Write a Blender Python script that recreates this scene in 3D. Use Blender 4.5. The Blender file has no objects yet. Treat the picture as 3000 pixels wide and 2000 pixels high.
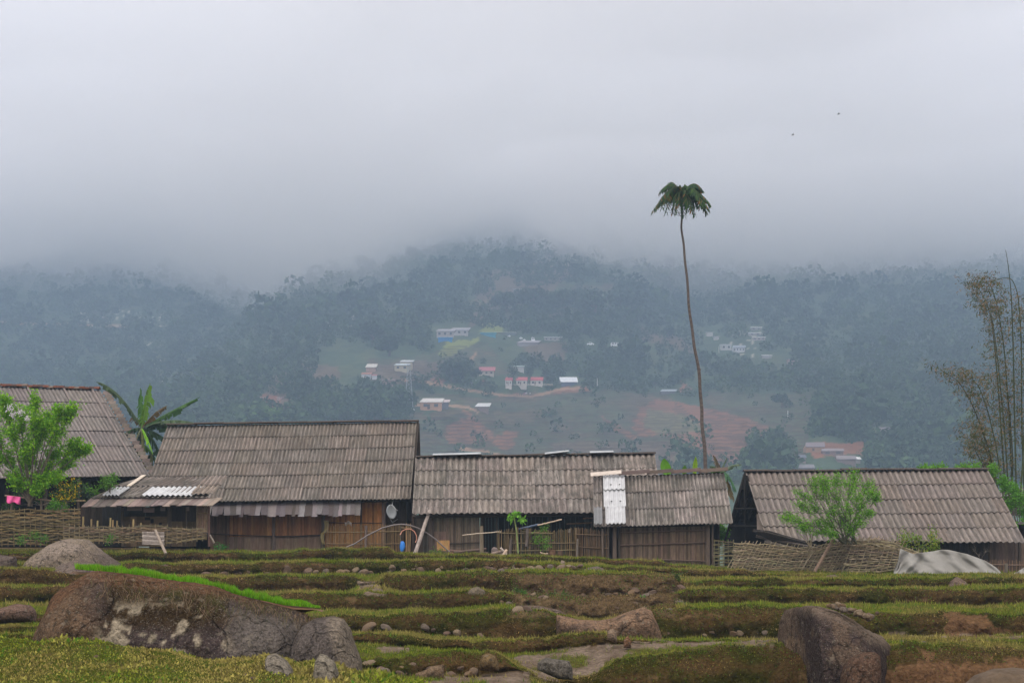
import bpy, math, random
import numpy as np
from mathutils import Vector, Matrix
random.seed(7); RNG = np.random.default_rng(7)
S = bpy.context.scene; COL = S.collection
# ------------------------------------------------------------------ camera
FP, HOR = 3000*50/36, 1600.0            # focal length in photo pixels, horizon row
cam = bpy.data.cameras.new('camera'); cam.lens = 50; cam.sensor_width = 36
cam.shift_y = 0.2; cam.clip_start = 0.1; cam.clip_end = 6000
co = bpy.data.objects.new('camera', cam); co.rotation_euler = (math.radians(90), 0, 0)
COL.objects.link(co); S.camera = co
# ------------------------------------------------------------------ world, sun, exposure
SUN_EL, SUN_AZ = math.radians(58), math.radians(215)
W = bpy.data.worlds.new('World'); S.world = W; W.use_nodes = True
nt = W.node_tree; nt.nodes.clear(); N = nt.nodes.new; L = nt.links.new
sky = N('ShaderNodeTexSky'); sky.sky_type = 'NISHITA'; sky.sun_disc = False
sky.sun_elevation = SUN_EL; sky.sun_rotation = SUN_AZ
b1 = N('ShaderNodeBackground'); b1.inputs['Strength'].default_value = 0.12; L(sky.outputs[0], b1.inputs[0])
tc = N('ShaderNodeTexCoord'); sx = N('ShaderNodeSeparateXYZ'); L(tc.outputs['Generated'], sx.inputs[0])
mpg = N('ShaderNodeMapping'); mpg.inputs['Scale'].default_value = (1.6, 1.6, 4.0); L(tc.outputs['Generated'], mpg.inputs[0])
nz = N('ShaderNodeTexNoise'); nz.inputs['Scale'].default_value = 2.2; nz.inputs['Detail'].default_value = 4
L(mpg.outputs[0], nz.inputs['Vector'])
ad = N('ShaderNodeMath'); ad.operation = 'MULTIPLY_ADD'; L(nz.outputs['Fac'], ad.inputs[0]); ad.inputs[1].default_value = 0.22; L(sx.outputs['Z'], ad.inputs[2])
rp = N('ShaderNodeValToRGB'); L(ad.outputs[0], rp.inputs[0]); e = rp.color_ramp.elements
e[0].position = 0.05; e[0].color = (.52, .48, .51, 1); e[1].position = 0.55; e[1].color = (1.68, 1.55, 1.48, 1)
x = rp.color_ramp.elements.new(0.30); x.color = (1.0, .92, .93, 1)
b2 = N('ShaderNodeBackground'); b2.inputs['Strength'].default_value = 1.0; L(rp.outputs[0], b2.inputs[0])
mx = N('ShaderNodeMixShader'); mx.inputs[0].default_value = 0.88; L(b1.outputs[0], mx.inputs[1]); L(b2.outputs[0], mx.inputs[2])
wo = N('ShaderNodeOutputWorld'); L(mx.outputs[0], wo.inputs['Surface'])
sl = bpy.data.lights.new('sun', 'SUN'); sl.energy = 0.9; sl.angle = math.radians(14); sl.color = (1, .96, .9)
so = bpy.data.objects.new('sun', sl); COL.objects.link(so)
sd = Vector((math.sin(SUN_AZ)*math.cos(SUN_EL), math.cos(SUN_AZ)*math.cos(SUN_EL), math.sin(SUN_EL)))
so.rotation_euler = sd.to_track_quat('Z', 'Y').to_euler()
S.view_settings.view_transform = 'Standard'; S.view_settings.look = 'None'
S.view_settings.exposure = 0.74; S.view_settings.gamma = 1
try:
    S.cycles.volume_bounces = 4; S.cycles.max_bounces = 8; S.cycles.diffuse_bounces = 2
    S.cycles.transparent_max_bounces = 8; S.cycles.use_denoising = True
except Exception: pass

def P(px, py, D): return Vector(((px-1500)/FP*D, D, (HOR-py)/FP*D))

# ------------------------------------------------------------------ noise
def _h(ix, iy, iz, s):
    h = (ix.astype(np.int64)*374761393 + iy.astype(np.int64)*668265263 + iz.astype(np.int64)*1274126177 + s*974634777) & 0xffffffff
    h = ((h ^ (h >> 13))*1103515245) & 0xffffffff
    return ((h ^ (h >> 16)) & 0xffffff)/float(0xffffff)
def vn(x, y, z=0.0, s=0):
    x, y, z = np.broadcast_arrays(np.asarray(x, float), np.asarray(y, float), np.asarray(z, float))
    ix, iy, iz = np.floor(x), np.floor(y), np.floor(z); fx, fy, fz = x-ix, y-iy, z-iz
    fx, fy, fz = [f*f*(3-2*f) for f in (fx, fy, fz)]; r = 0
    for a in (0, 1):
        for b in (0, 1):
            for c in (0, 1):
                r = r + _h(ix+a, iy+b, iz+c, s)*(fx if a else 1-fx)*(fy if b else 1-fy)*(fz if c else 1-fz)
    return r*2-1
def fbm(x, y, z=0.0, o=4, s=0):
    r = 0; a = 1; t = 0
    for k in range(o):
        f = 2**k; r = r+a*vn(np.asarray(x)*f, np.asarray(y)*f, np.asarray(z)*f, s+k*17); t += a; a *= .5
    return r/t
def sst(a, b, x): t = np.clip((x-a)/(b-a), 0, 1); return t*t*(3-2*t)
def inpoly(x, y, poly):
    r = np.zeros(np.shape(x), bool); n = len(poly); j = n-1
    for i in range(n):
        xi, yi = poly[i]; xj, yj = poly[j]
        if yi != yj: r ^= ((yi > y) != (yj > y)) & (x < (xj-xi)*(y-yi)/(yj-yi)+xi)
        j = i
    return r
def distseg(x, y, pts):
    d = np.full(np.shape(x), 1e9)
    for (x0, y0), (x1, y1) in zip(pts[:-1], pts[1:]):
        vx, vy = x1-x0, y1-y0; t = np.clip(((x-x0)*vx+(y-y0)*vy)/(vx*vx+vy*vy), 0, 1)
        d = np.minimum(d, np.hypot(x-x0-t*vx, y-y0-t*vy))
    return d

# ------------------------------------------------------------------ materials
def M(name, col=(.5, .5, .5), rough=.9, scale=6, amt=.35, bump=.0, bscale=None, attr=True, spec=.2, stretch=(1, 1, 1), trans=0, metal=0, speck=None, cracks=0):
    m = bpy.data.materials.new(name); m.use_nodes = True; t = m.node_tree; t.nodes.clear(); N = t.nodes.new; L = t.links.new
    tc = N('ShaderNodeTexCoord'); mp = N('ShaderNodeMapping'); mp.inputs['Scale'].default_value = stretch; L(tc.outputs['Object'], mp.inputs[0])
    n = N('ShaderNodeTexNoise'); n.inputs['Scale'].default_value = scale; n.inputs['Detail'].default_value = 5; n.inputs['Roughness'].default_value = .62; L(mp.outputs[0], n.inputs['Vector'])
    mr = N('ShaderNodeMapRange'); mr.inputs['From Min'].default_value = .25; mr.inputs['From Max'].default_value = .75
    mr.inputs['To Min'].default_value = 1-amt; mr.inputs['To Max'].default_value = 1+amt; L(n.outputs['Fac'], mr.inputs['Value'])
    c = N('ShaderNodeMix'); c.data_type = 'RGBA'; c.blend_type = 'MULTIPLY'; c.inputs[0].default_value = 1
    c.inputs[6].default_value = (*col, 1)
    if attr:
        a = N('ShaderNodeVertexColor'); a.layer_name = 'Col'; L(a.outputs['Color'], c.inputs[7])
    else: c.inputs[7].default_value = (1, 1, 1, 1)
    c2 = N('ShaderNodeVectorMath'); c2.operation = 'SCALE'; L(c.outputs[2], c2.inputs[0]); L(mr.outputs[0], c2.inputs['Scale'])
    out = c2.outputs[0]
    if speck:   # (scale, threshold, colour, strength): real stains / lichen of their own shape
        for (sc, th, sc_col, st) in speck:
            n2 = N('ShaderNodeTexNoise'); n2.inputs['Scale'].default_value = sc; n2.inputs['Detail'].default_value = 4; L(mp.outputs[0], n2.inputs['Vector'])
            r2 = N('ShaderNodeMapRange'); r2.inputs['From Min'].default_value = th; r2.inputs['From Max'].default_value = th+.06; r2.inputs['To Max'].default_value = st; L(n2.outputs['Fac'], r2.inputs['Value'])
            x2 = N('ShaderNodeMix'); x2.data_type = 'RGBA'; L(r2.outputs[0], x2.inputs[0]); L(out, x2.inputs[6]); x2.inputs[7].default_value = (*sc_col, 1); out = x2.outputs[2]
    p = N('ShaderNodeBsdfPrincipled'); L(out, p.inputs['Base Color']); p.inputs['Roughness'].default_value = rough
    p.inputs['Specular IOR Level'].default_value = spec; p.inputs['Metallic'].default_value = metal
    if bump:
        nb = N('ShaderNodeTexNoise'); nb.inputs['Scale'].default_value = bscale or scale*3; nb.inputs['Detail'].default_value = 6; L(mp.outputs[0], nb.inputs['Vector'])
        bp = N('ShaderNodeBump'); bp.inputs['Strength'].default_value = 1; bp.inputs['Distance'].default_value = bump; L(nb.outputs['Fac'], bp.inputs['Height']); L(bp.outputs[0], p.inputs['Normal'])
    if cracks:
        wn = N('ShaderNodeTexNoise'); wn.inputs['Scale'].default_value = 1.2; wn.inputs['Detail'].default_value = 3; L(mp.outputs[0], wn.inputs['Vector'])
        wa = N('ShaderNodeVectorMath'); wa.operation = 'MULTIPLY_ADD'; L(wn.outputs['Color'], wa.inputs[0]); wa.inputs[1].default_value = (1.2, 1.2, 1.2); L(mp.outputs[0], wa.inputs[2])
        vo = N('ShaderNodeTexVoronoi'); vo.feature = 'DISTANCE_TO_EDGE'; vo.inputs['Scale'].default_value = cracks; L(wa.outputs[0], vo.inputs['Vector'])
        vr = N('ShaderNodeMapRange'); vr.inputs['From Max'].default_value = .022; vr.inputs['To Min'].default_value = .6; L(vo.outputs['Distance'], vr.inputs['Value'])
        sc2 = N('ShaderNodeVectorMath'); sc2.operation = 'SCALE'; L(out, sc2.inputs[0]); L(vr.outputs[0], sc2.inputs['Scale']); L(sc2.outputs[0], p.inputs['Base Color'])
        b3 = N('ShaderNodeBump'); b3.inputs['Distance'].default_value = .05; L(vr.outputs[0], b3.inputs['Height']); L(bp.outputs[0], b3.inputs['Normal']); b4 = N('ShaderNodeBump'); b4.inputs['Distance'].default_value = .03; L(n.outputs['Fac'], b4.inputs['Height']); L(b3.outputs[0], b4.inputs['Normal']); L(b4.outputs[0], p.inputs['Normal'])
    o = N('ShaderNodeOutputMaterial')
    if trans:
        tr = N('ShaderNodeBsdfTranslucent'); L(out, tr.inputs[0]); ms = N('ShaderNodeMixShader'); ms.inputs[0].default_value = trans
        L(p.outputs[0], ms.inputs[1]); L(tr.outputs[0], ms.inputs[2]); L(ms.outputs[0], o.inputs['Surface'])
    else: L(p.outputs[0], o.inputs['Surface'])
    m.diffuse_color = (*col, 1)
    return m

def roof_mat(name, moss=.5, warm=1.0):
    m = bpy.data.materials.new(name); m.use_nodes = True; t = m.node_tree; t.nodes.clear(); N = t.nodes.new; L = t.links.new
    uv = N('ShaderNodeUVMap'); uv.uv_map = 'uvm'
    def noise(sc, st, det=5, rough=.6):
        mp = N('ShaderNodeMapping'); mp.inputs['Scale'].default_value = (*st, 1); L(uv.outputs[0], mp.inputs[0])
        n = N('ShaderNodeTexNoise'); n.inputs['Scale'].default_value = sc; n.inputs['Detail'].default_value = det; n.inputs['Roughness'].default_value = rough; L(mp.outputs[0], n.inputs['Vector']); return n.outputs['Fac']
    def rng(v, a, b, c, d):
        r = N('ShaderNodeMapRange'); L(v, r.inputs['Value'])
        for k, q in zip(('From Min', 'From Max', 'To Min', 'To Max'), (a, b, c, d)): r.inputs[k].default_value = q
        return r.outputs[0]
    def mixc(f, a, b):
        x = N('ShaderNodeMix'); x.data_type = 'RGBA'
        if isinstance(f, float): x.inputs[0].default_value = f
        else: L(f, x.inputs[0])
        for i, q in ((6, a), (7, b)):
            if isinstance(q, tuple): x.inputs[i].default_value = (*q, 1)
            else: L(q, x.inputs[i])
        return x.outputs[2]
    base = mixc(rng(noise(3.0, (4.5, .5)), .36, .64, 0, 1), (.082*warm, .074, .068), (.200*warm, .181, .166))
    base = mixc(rng(noise(9, (3, 1), 6, .75), .42, .66, 0, .55), base, (.25, .22, .19))        # pale lime bloom
    a = N('ShaderNodeVertexColor'); a.layer_name = 'Col'
    mu = N('ShaderNodeMix'); mu.data_type = 'RGBA'; mu.blend_type = 'MULTIPLY'; mu.inputs[0].default_value = 1; L(base, mu.inputs[6]); L(a.outputs[0], mu.inputs[7])
    base = mixc(rng(noise(1.1, (1.3, .8), 6, .7), .46, .66, 0, moss), mu.outputs[2], (.066, .062, .052))   # dark algae
    base = mixc(rng(noise(16, (1.6, 1), 3, .7), .60, .68, 0, moss), base, (.05, .047, .042))
    base = mixc(rng(noise(2.0, (5, .55), 4, .7), .55, .66, 0, moss*.55), base, (.33, .30, .27))            # pale washed streaks
    base = mixc(rng(noise(2.3, (6.5, .8), 4, .75), .575, .65, 0, moss*.95), base, (.026, .024, .021))      # black run-off streaks
    p = N('ShaderNodeBsdfPrincipled'); L(base, p.inputs['Base Color']); p.inputs['Roughness'].default_value = .92; p.inputs['Specular IOR Level'].default_value = .15
    bp = N('ShaderNodeBump'); bp.inputs['Distance'].default_value = .006; L(noise(22, (1, 1)), bp.inputs['Height']); L(bp.outputs[0], p.inputs['Normal'])
    o = N('ShaderNodeOutputMaterial'); L(p.outputs[0], o.inputs['Surface']); return m

MT = {}
MT['roof'] = roof_mat('weathered_sheet', .55); MT['roof_moss'] = roof_mat('mossy_sheet', .85); MT['roof_clean'] = roof_mat('dusty_sheet', .22)
MT['white'] = M('new_white_sheet', (.40, .405, .41), .7, 3, .2)
MT['wood'] = M('old_wood', (.74, .76, .74), .85, 5, .45, .004, 30, stretch=(6, 6, .7))
MT['woodh'] = M('old_wood_level', (.85, .82, .8), .85, 5, .45, .004, 30, stretch=(.7, 6, 6))
MT['bamboo'] = M('split_bamboo', (.92, .88, .78), .7, 4, .4, .003, 25, stretch=(5, 5, .8))
MT['wattle'] = M('woven_cane', (.74, .74, .72), .75, 7, .35)
MT['leaf'] = M('leaf', (1, 1, 1), .6, 9, .2, trans=.4, spec=.15)
MT['grass'] = M('grass_blade', (1, 1, 1), .9, 3, .15, trans=.2, spec=.0)
MT['bark'] = M('bark', (1, 1, 1), .95, 8, .4, .01)
MT['rock'] = M('granite', (.50, .48, .46), .97, 26.0, .75, .10, 9, spec=0, cracks=.8, speck=[(7, .62, (.17, .145, .11), .45), (13, .57, (.022, .019, .014), .7), (44, .60, (.19, .17, .14), .55)])
MT['stone'] = M('field_stone', (.44, .41, .37), .95, 9, .4, .02, 12)
MT['soil'] = M('soil', (1, 1, 1), .95, 5, .35, .05, 9)
MT['farleaf'] = M('far_foliage', (1, 1, 1), .9, .6, .3)
MT['farwall'] = M('far_wall', (1, 1, 1), .85, .8, .15)
MT['paint'] = M('painted', (1, 1, 1), .45, 3, .06, spec=.4)
MT['dark'] = M('dark_void_boards', (.028, .024, .022), .95, 4, .3, attr=False)

# ------------------------------------------------------------------ mesh building
ORI = {}
def tag(o, label=None, cat=None, group=None, kind=None):
    if label: o['label'] = label
    if cat: o['category'] = cat
    if group: o['group'] = group
    if kind: o['kind'] = kind
    return o
def empty(name, loc, label=None, cat=None, group=None):
    o = bpy.data.objects.new(name, None); COL.objects.link(o); o.location = loc; o.empty_display_size = .3
    ORI[o.name] = Vector(loc); return tag(o, label, cat, group)
def mesh_np(name, v, f, col=None, uv=None, mat=None, parent=None, origin=None, smooth=False, base=False):
    """v (n,3) world coords, f list/array of equal-size faces or list of tuples, col (n,3)"""
    v = np.asarray(v, np.float64).reshape(-1, 3)
    if parent is not None: org = np.array(ORI[parent.name])
    elif origin is not None: org = np.array(origin)
    elif base: org = np.array([(v[:, 0].min()+v[:, 0].max())/2, (v[:, 1].min()+v[:, 1].max())/2, v[:, 2].min()])
    else: org = np.zeros(3)
    me = bpy.data.meshes.new(name); vv = (v-org).astype(np.float32)
    if isinstance(f, np.ndarray):
        k = f.shape[1]; n = f.shape[0]; me.vertices.add(len(vv)); me.vertices.foreach_set('co', vv.ravel())
        me.loops.add(n*k); me.loops.foreach_set('vertex_index', f.astype(np.int32).ravel()); me.polygons.add(n)
        me.polygons.foreach_set('loop_start', np.arange(0, n*k, k, dtype=np.int32)); me.update(calc_edges=True)
    else: me.from_pydata([tuple(p) for p in vv], [], [tuple(q) for q in f])
    if col is None: col = np.ones((len(v), 3))
    c = np.ones((len(v), 4), np.float32); c[:, :3] = np.asarray(col, np.float32)
    a = me.color_attributes.new('Col', 'FLOAT_COLOR', 'POINT'); a.data.foreach_set('color', c.ravel())
    if uv is not None:
        u = me.uv_layers.new(name='uvm'); li = np.empty(len(me.loops), np.int32); me.loops.foreach_get('vertex_index', li)
        u.data.foreach_set('uv', np.asarray(uv, np.float32)[li].ravel())
    if smooth: me.polygons.foreach_set('use_smooth', np.ones(len(me.polygons), bool))
    if mat: me.materials.append(MT[mat] if isinstance(mat, str) else mat)
    o = bpy.data.objects.new(name, me); COL.objects.link(o)
    if parent is not None: o.parent = parent
    else: o.location = org
    ORI[o.name] = Vector(org); return o

class MB:
    def __init__(s): s.v = []; s.f = []; s.c = []
    def add(s, v, f, c=(1, 1, 1)):
        b = len(s.v); s.v += [tuple(p) for p in v]; s.f += [tuple(i+b for i in q) for q in f]; s.c += [c]*len(v)
    def box(s, a, b, c, d, t, col=(1, 1, 1)):
        """slab: quad a b c d (3D), thickness vector t"""
        q = [Vector(p) for p in (a, b, c, d)]; t = Vector(t)
        s.add(q+[p+t for p in q], [(0, 1, 2, 3), (7, 6, 5, 4), (0, 4, 5, 1), (1, 5, 6, 2), (2, 6, 7, 3), (3, 7, 4, 0)], col)
    def cube(s, c, sx, sy, sz, col=(1, 1, 1), rz=0):
        R = Matrix.Rotation(rz, 3, 'Z'); c = Vector(c)
        q = [c+R @ Vector((x*sx/2, y*sy/2, -sz/2)) for x, y in ((-1, -1), (1, -1), (1, 1), (-1, 1))]
        s.box(*q, (0, 0, sz), col)
    def tube(s, pts, rad, n=6, col=(1, 1, 1), cap=True):
        pts = [Vector(p) for p in pts]
        if not hasattr(rad, '__len__'): rad = [rad]*len(pts)
        V = []; Fc = []
        ref = Vector((0.13, 1, .21)).normalized()
        for i, p in enumerate(pts):
            d = (pts[min(i+1, len(pts)-1)]-pts[max(i-1, 0)]).normalized()
            if abs(d.dot(ref)) > .95: rr = Vector((1, 0, 0))
            else: rr = ref
            a = d.cross(rr).normalized(); b = d.cross(a)
            for k in range(n):
                th = 2*math.pi*k/n; V.append(p+(a*math.cos(th)+b*math.sin(th))*rad[i])
        for i in range(len(pts)-1):
            for k in range(n): Fc.append((i*n+k, i*n+(k+1) % n, (i+1)*n+(k+1) % n, (i+1)*n+k))
        if cap: Fc.append(tuple(range(n))); Fc.append(tuple(reversed(range((len(pts)-1)*n, len(pts)*n))))
        s.add(V, Fc, col)
    def strip(s, pts, hw, hd, col=(1, 1, 1)):
        """flat lath along pts: half width hw (z), half depth hd (y)"""
        V = []; Fc = []; pts = [Vector(p) for p in pts]
        for p in pts: V += [p+Vector((0, -hd, -hw)), p+Vector((0, -hd, hw)), p+Vector((0, hd, hw)), p+Vector((0, hd, -hw))]
        for i in range(len(pts)-1):
            for k in range(4): Fc.append((i*4+k, i*4+(k+1) % 4, (i+1)*4+(k+1) % 4, (i+1)*4+k))
        s.add(V, Fc, col)
    def build(s, name, mat, parent=None, base=True, smooth=False):
        return mesh_np(name, np.array(s.v), s.f, np.array(s.c), None, mat, parent, base=base, smooth=smooth)
def tone(c, v=.25):
    k = 1+random.uniform(-v, v); return tuple(max(0, q*k*(1+random.uniform(-.05, .05))) for q in c)

# ------------------------------------------------------------------ corrugated roofs
def sheets(corn, nrows, nw, rowsel=None, white=(), per=5, amp=.028, lift=.026, jit=.012, tn=.16, sag=.04, seed=0, base=(1, 1, 1)):
    """corn = eaveL, eaveR, ridgeL, ridgeR. returns (v,f,c,uv) for normal sheets and the same per white sheet"""
    A, B, C, D = [np.array(p) for p in corn]
    rnd = random.Random(seed); W_ = np.linalg.norm(B-A); Ls = np.linalg.norm(C-A)
    nrm = np.cross(B-A, C-A); nrm /= np.linalg.norm(nrm)
    if nrm[2] < 0: nrm = -nrm
    outs = []; cur = [[], [], [], [], 0]
    def add(o, v, f, c, uv): o[0].append(v); o[1].append(f+o[4]); o[2].append(c); o[3].append(uv); o[4] += len(v)
    nsheet = int(math.ceil(nw/per)); spw = 8
    for r in range(nrows):
        off = 0
        for k in range(nsheet):
            w0 = k*per; w1 = min(nw, w0+per+.35)
            if w0 >= nw: continue
            nu = max(3, int((w1-w0)*spw)+1); ww = np.linspace(w0, w1, nu); u = ww/nw
            dv = rnd.uniform(-jit, jit); nv = 7
            v = (r+np.array([dv, dv+.035, dv+.08, .3, .55, .8, 1.10]))/nrows; v = np.minimum(v, 1.0)
            U, V = np.meshgrid(u, v); WW = np.meshgrid(ww, v)[0]
            pos = (A*((1-U)*(1-V))[..., None]+B*(U*(1-V))[..., None]+C*((1-U)*V)[..., None]+D*(U*V)[..., None])
            cr = np.cos(2*np.pi*WW)
            loc = (V*nrows-r)
            h = amp*cr+lift*(1-loc)+rnd.uniform(-.006, .012)+.018*fbm(U*W_*.6, V*Ls*.6+seed, 0, 2, seed)
            h = h+.045*fbm(U*W_*.22+seed*5, V*.7, 0, 2, seed+40)-sag*np.sin(np.pi*np.clip(U, 0, 1))*np.sin(np.pi*V)
            pos = pos+nrm*h[..., None]
            t = 1+rnd.uniform(-tn, tn)
            wm = (1+rnd.uniform(-.03, .03), 1, 1+rnd.uniform(-.04, .03))
            trough_tone = .60+.44*(cr*.5+.5)  # darker troughs: dirt plus the waves' shade painted into the colour
            edge = 1-.45*np.exp(-((loc)/.025)**2)-.12*sst(.9, 1.06, loc)  # row shadows painted in: dark lower edge, dimmer just under the overlap
            c = (t*trough_tone*edge)[..., None]*np.array(wm)*np.array(base)
            idx = np.arange(nu*nv).reshape(nv, nu)
            f = np.stack([idx[:-1, :-1], idx[:-1, 1:], idx[1:, 1:], idx[1:, :-1]], -1).reshape(-1, 4)
            uv = np.stack([U*W_+seed*3.1, V*Ls+seed], -1).reshape(-1, 2)
            if (r, k) in white:
                o = [[], [], [], [], 0]; add(o, pos.reshape(-1, 3)+nrm*.012, f, np.full((nu*nv, 3), 1.0)*white[(r, k)], uv); outs.append(o)
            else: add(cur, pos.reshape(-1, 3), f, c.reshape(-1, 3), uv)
    fin = lambda o: [np.concatenate(q) for q in o[:4]]
    return fin(cur), [fin(o) for o in outs]
def roof(parent, corn, nrows, nw, mat='roof', white={}, wlabel=None, name='roof', **k):
    main, wh = sheets(corn, nrows, nw, white=white, **k)
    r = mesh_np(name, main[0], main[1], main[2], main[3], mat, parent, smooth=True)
    md = r.modifiers.new('thick', 'SOLIDIFY'); md.thickness = .012
    for w in wh:
        q = mesh_np('roof_sheet', w[0], w[1], w[2], w[3], 'white', None, origin=ORI[parent.name], smooth=True)
        q.location = (0, 0, 0); q.parent = r
        if wlabel: q['label'] = wlabel
        md = q.modifiers.new('thick', 'SOLIDIFY'); md.thickness = .012
    return r
def plankwall(mb, bl, br, tl, tr, w=.12, col=(.2, .13, .08), var=.3, jd=.02, topjit=0.0, thick=.02, gap=.004):
    bl, br, tl, tr = [Vector(p) for p in (bl, br, tl, tr)]
    Lw = (br-bl).length; n = max(1, int(Lw/w)); us = [0]
    for i in range(n): us.append(us[-1]+random.uniform(.7, 1.3))
    us = [u/us[-1] for u in us]; nrm = (br-bl).cross(tl-bl).normalized()
    if nrm.y > 0: nrm = -nrm
    for i in range(n):
        a, b = us[i]+gap/Lw/2, us[i+1]-gap/Lw/2; d = nrm*random.uniform(0, jd); tj = Vector((0, 0, random.uniform(-topjit, topjit)))
        mb.box(bl.lerp(br, a)+d, bl.lerp(br, b)+d, tl.lerp(tr, b)+d+tj, tl.lerp(tr, a)+d+tj, -nrm*thick, tone(col, var))
# ------------------------------------------------------------------ terraces in front (photo-measured edge lines, each at its own real distance)
# layer: distance of its bank, [(px, top row, foot row)]
def Ly(s): return np.array([[float(q) for q in p.split(',')] for p in s.split()])
LAY = [
 (20.0, .9, Ly('-200,1868,2200 0,1876,2200 200,1888,2200 350,1893,2200 450,1915,2200 600,1945,2200 700,1938,2200 780,1925,2200 860,1938,2200 1000,1958,2200 1100,1976,2200 1250,2010,2200 1500,2060,2200 3200,2060,2200')),
 (26.0, .7, Ly('-200,1860,1876 600,1880,1930 900,1935,1960 1050,1931,1963 1200,1921,1984 1380,1908,1980 1460,1920,1970 1520,1958,1966 1600,1985,1990 1740,1982,2025 1808,1936,2040 1910,1911,2045 2012,1899,2045 2200,1885,2045 2390,1886,2045 2520,1877,2045 2640,1890,2045 2745,1887,2045 3000,1896,2045 3200,1899,2045')),
 (29.7, .5, Ly('-200,1835,1850 600,1840,1870 1000,1850,1880 1030,1853,1887 1190,1858,1893 1245,1872,1900 1380,1880,1908 1468,1876,1920 1604,1872,1910 1640,1859,1903 1774,1856,1887 1800,1873,1884 1900,1877,1880 3200,1877,1880')),
 (33.0, .5, Ly('-200,1800,1828 100,1800,1830 600,1800,1840 1000,1800,1850 1200,1797,1856 1400,1786,1872 1600,1785,1874 1660,1803,1868 1700,1822,1866 1880,1822,1870 1925,1784,1869 2050,1776,1872 2200,1771,1873 2400,1778,1870 2560,1794,1862 2800,1792,1862 3000,1796,1861 3200,1796,1861')),
 (38.5, .6, Ly('-200,1720,1768 120,1720,1768 600,1735,1780 870,1741,1790 1200,1738,1791 1330,1732,1785 1420,1736,1779 1470,1742,1772 1500,1742,1768 1560,1748,1785 1640,1752,1798 1740,1750,1812 1860,1744,1786 1990,1738,1762 2020,1729,1768 2200,1726,1769 2500,1727,1770 2800,1725,1771 3000,1722,1775 3200,1722,1775')),
 (43.0, .6, Ly('-200,1667,1713 120,1667,1713 400,1688,1725 650,1694,1734 780,1687,1736 900,1684,1737 1010,1684,1736 1050,1697,1720 1075,1706,1712 1110,1704,1710 1130,1688,1728 1250,1682,1733 1400,1678,1731 1530,1679,1738 1600,1680,1745 1860,1680,1745 1960,1690,1736 2010,1703,1724 2100,1702,1723 2300,1697,1722 2600,1696,1723 2800,1692,1722 3000,1696,1719 3200,1696,1719')),
 (49.0, .6, Ly('-200,1650,1660 200,1652,1672 400,1652,1686 700,1649,1688 1000,1644,1683 1150,1643,1681 1300,1642,1679 1450,1645,1676 1600,1653,1673 1700,1660,1675 1850,1664,1676 1960,1667,1680 2020,1671,1694 2180,1672,1693 2210,1684,1692 2500,1686,1691 2900,1683,1690 3200,1686,1691')),
 (54.0, .6, Ly('-200,1621,1644 300,1621,1648 700,1621,1647 860,1620,1645 890,1609,1643 1000,1607,1642 1135,1606,1642 1160,1622,1640 1250,1629,1640 1400,1627,1640 1600,1632,1650 1750,1634,1652 1800,1640,1660 1830,1640,1660 1930,1645,1664 1960,1656,1666 2060,1661,1670 2200,1674,1681 2500,1678,1683 3200,1680,1685')),
]
BASE = Ly('-200,0,1603 300,0,1604 600,0,1608 900,0,1611 1200,0,1621 1500,0,1623 1750,0,1630 1850,0,1642 2000,0,1652 2150,0,1668 2500,0,1674 3200,0,1676')
MOFF = {4: -1.3, 5: -3.7, 6: -2.0}
def profile(px):
    """list of (D,py) near -> far for each px; arrays"""
    px = np.asarray(px, float); pr = []
    t0, d0 = LAY[0][2], LAY[0][0]
    pr.append((np.full_like(px, 9.0), np.full_like(px, 2600.0)))
    pr.append((np.full_like(px, 17.0), np.maximum(np.interp(px, t0[:, 0], t0[:, 1])+55, 2060)))
    for i, (D, w, T) in enumerate(LAY):
        wob = 1+.012*vn(px/170, i*3.3, 0, 5)+(MOFF[i]/D)*sst(1440, 1530, px)*sst(2040, 1950, px)*(1 if i in MOFF else 0) if i in MOFF else 1+.012*vn(px/170, i*3.3, 0, 5)
        top = np.interp(px, T[:, 0], T[:, 1]); bot = np.interp(px, T[:, 0], T[:, 2]); k_ = sst(6, 30, bot-top)*(26/D)**.7 if i else .8; top = top+k_*(6.5*vn(px/58, i*7.7, 0, 31)+4.5*vn(px/19, i*5.1, 0, 32)+2*vn(px/8, i*4.1, 0, 35)); bot = bot+(k_*(5*vn(px/70, i*3.7, 0, 33)+3*vn(px/24, i*2.9, 0, 34)) if i else 0)
        if i > 0:
            pr.append((D*wob-.0*D, bot))
        pr.append((D*wob+.28+.012*np.maximum(bot-top, 0) if i else D*wob, top))
    pr.append((np.full_like(px, 60.0), np.interp(px, BASE[:, 0], BASE[:, 2])))
    pr.append((np.full_like(px, 80.0), np.interp(px, BASE[:, 0], BASE[:, 2])-3))
    return pr
PXG = np.concatenate([np.arange(-2000, -240, 20.0), np.arange(-240, 3244, 4.0), np.arange(3244, 5000, 20.0)])
_pr = profile(PXG); PRL = [(np.asarray(d, float).tolist(), np.asarray(y, float).tolist()) for d, y in _pr]
rowsD, rowsY, kind = [], [], []
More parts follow.
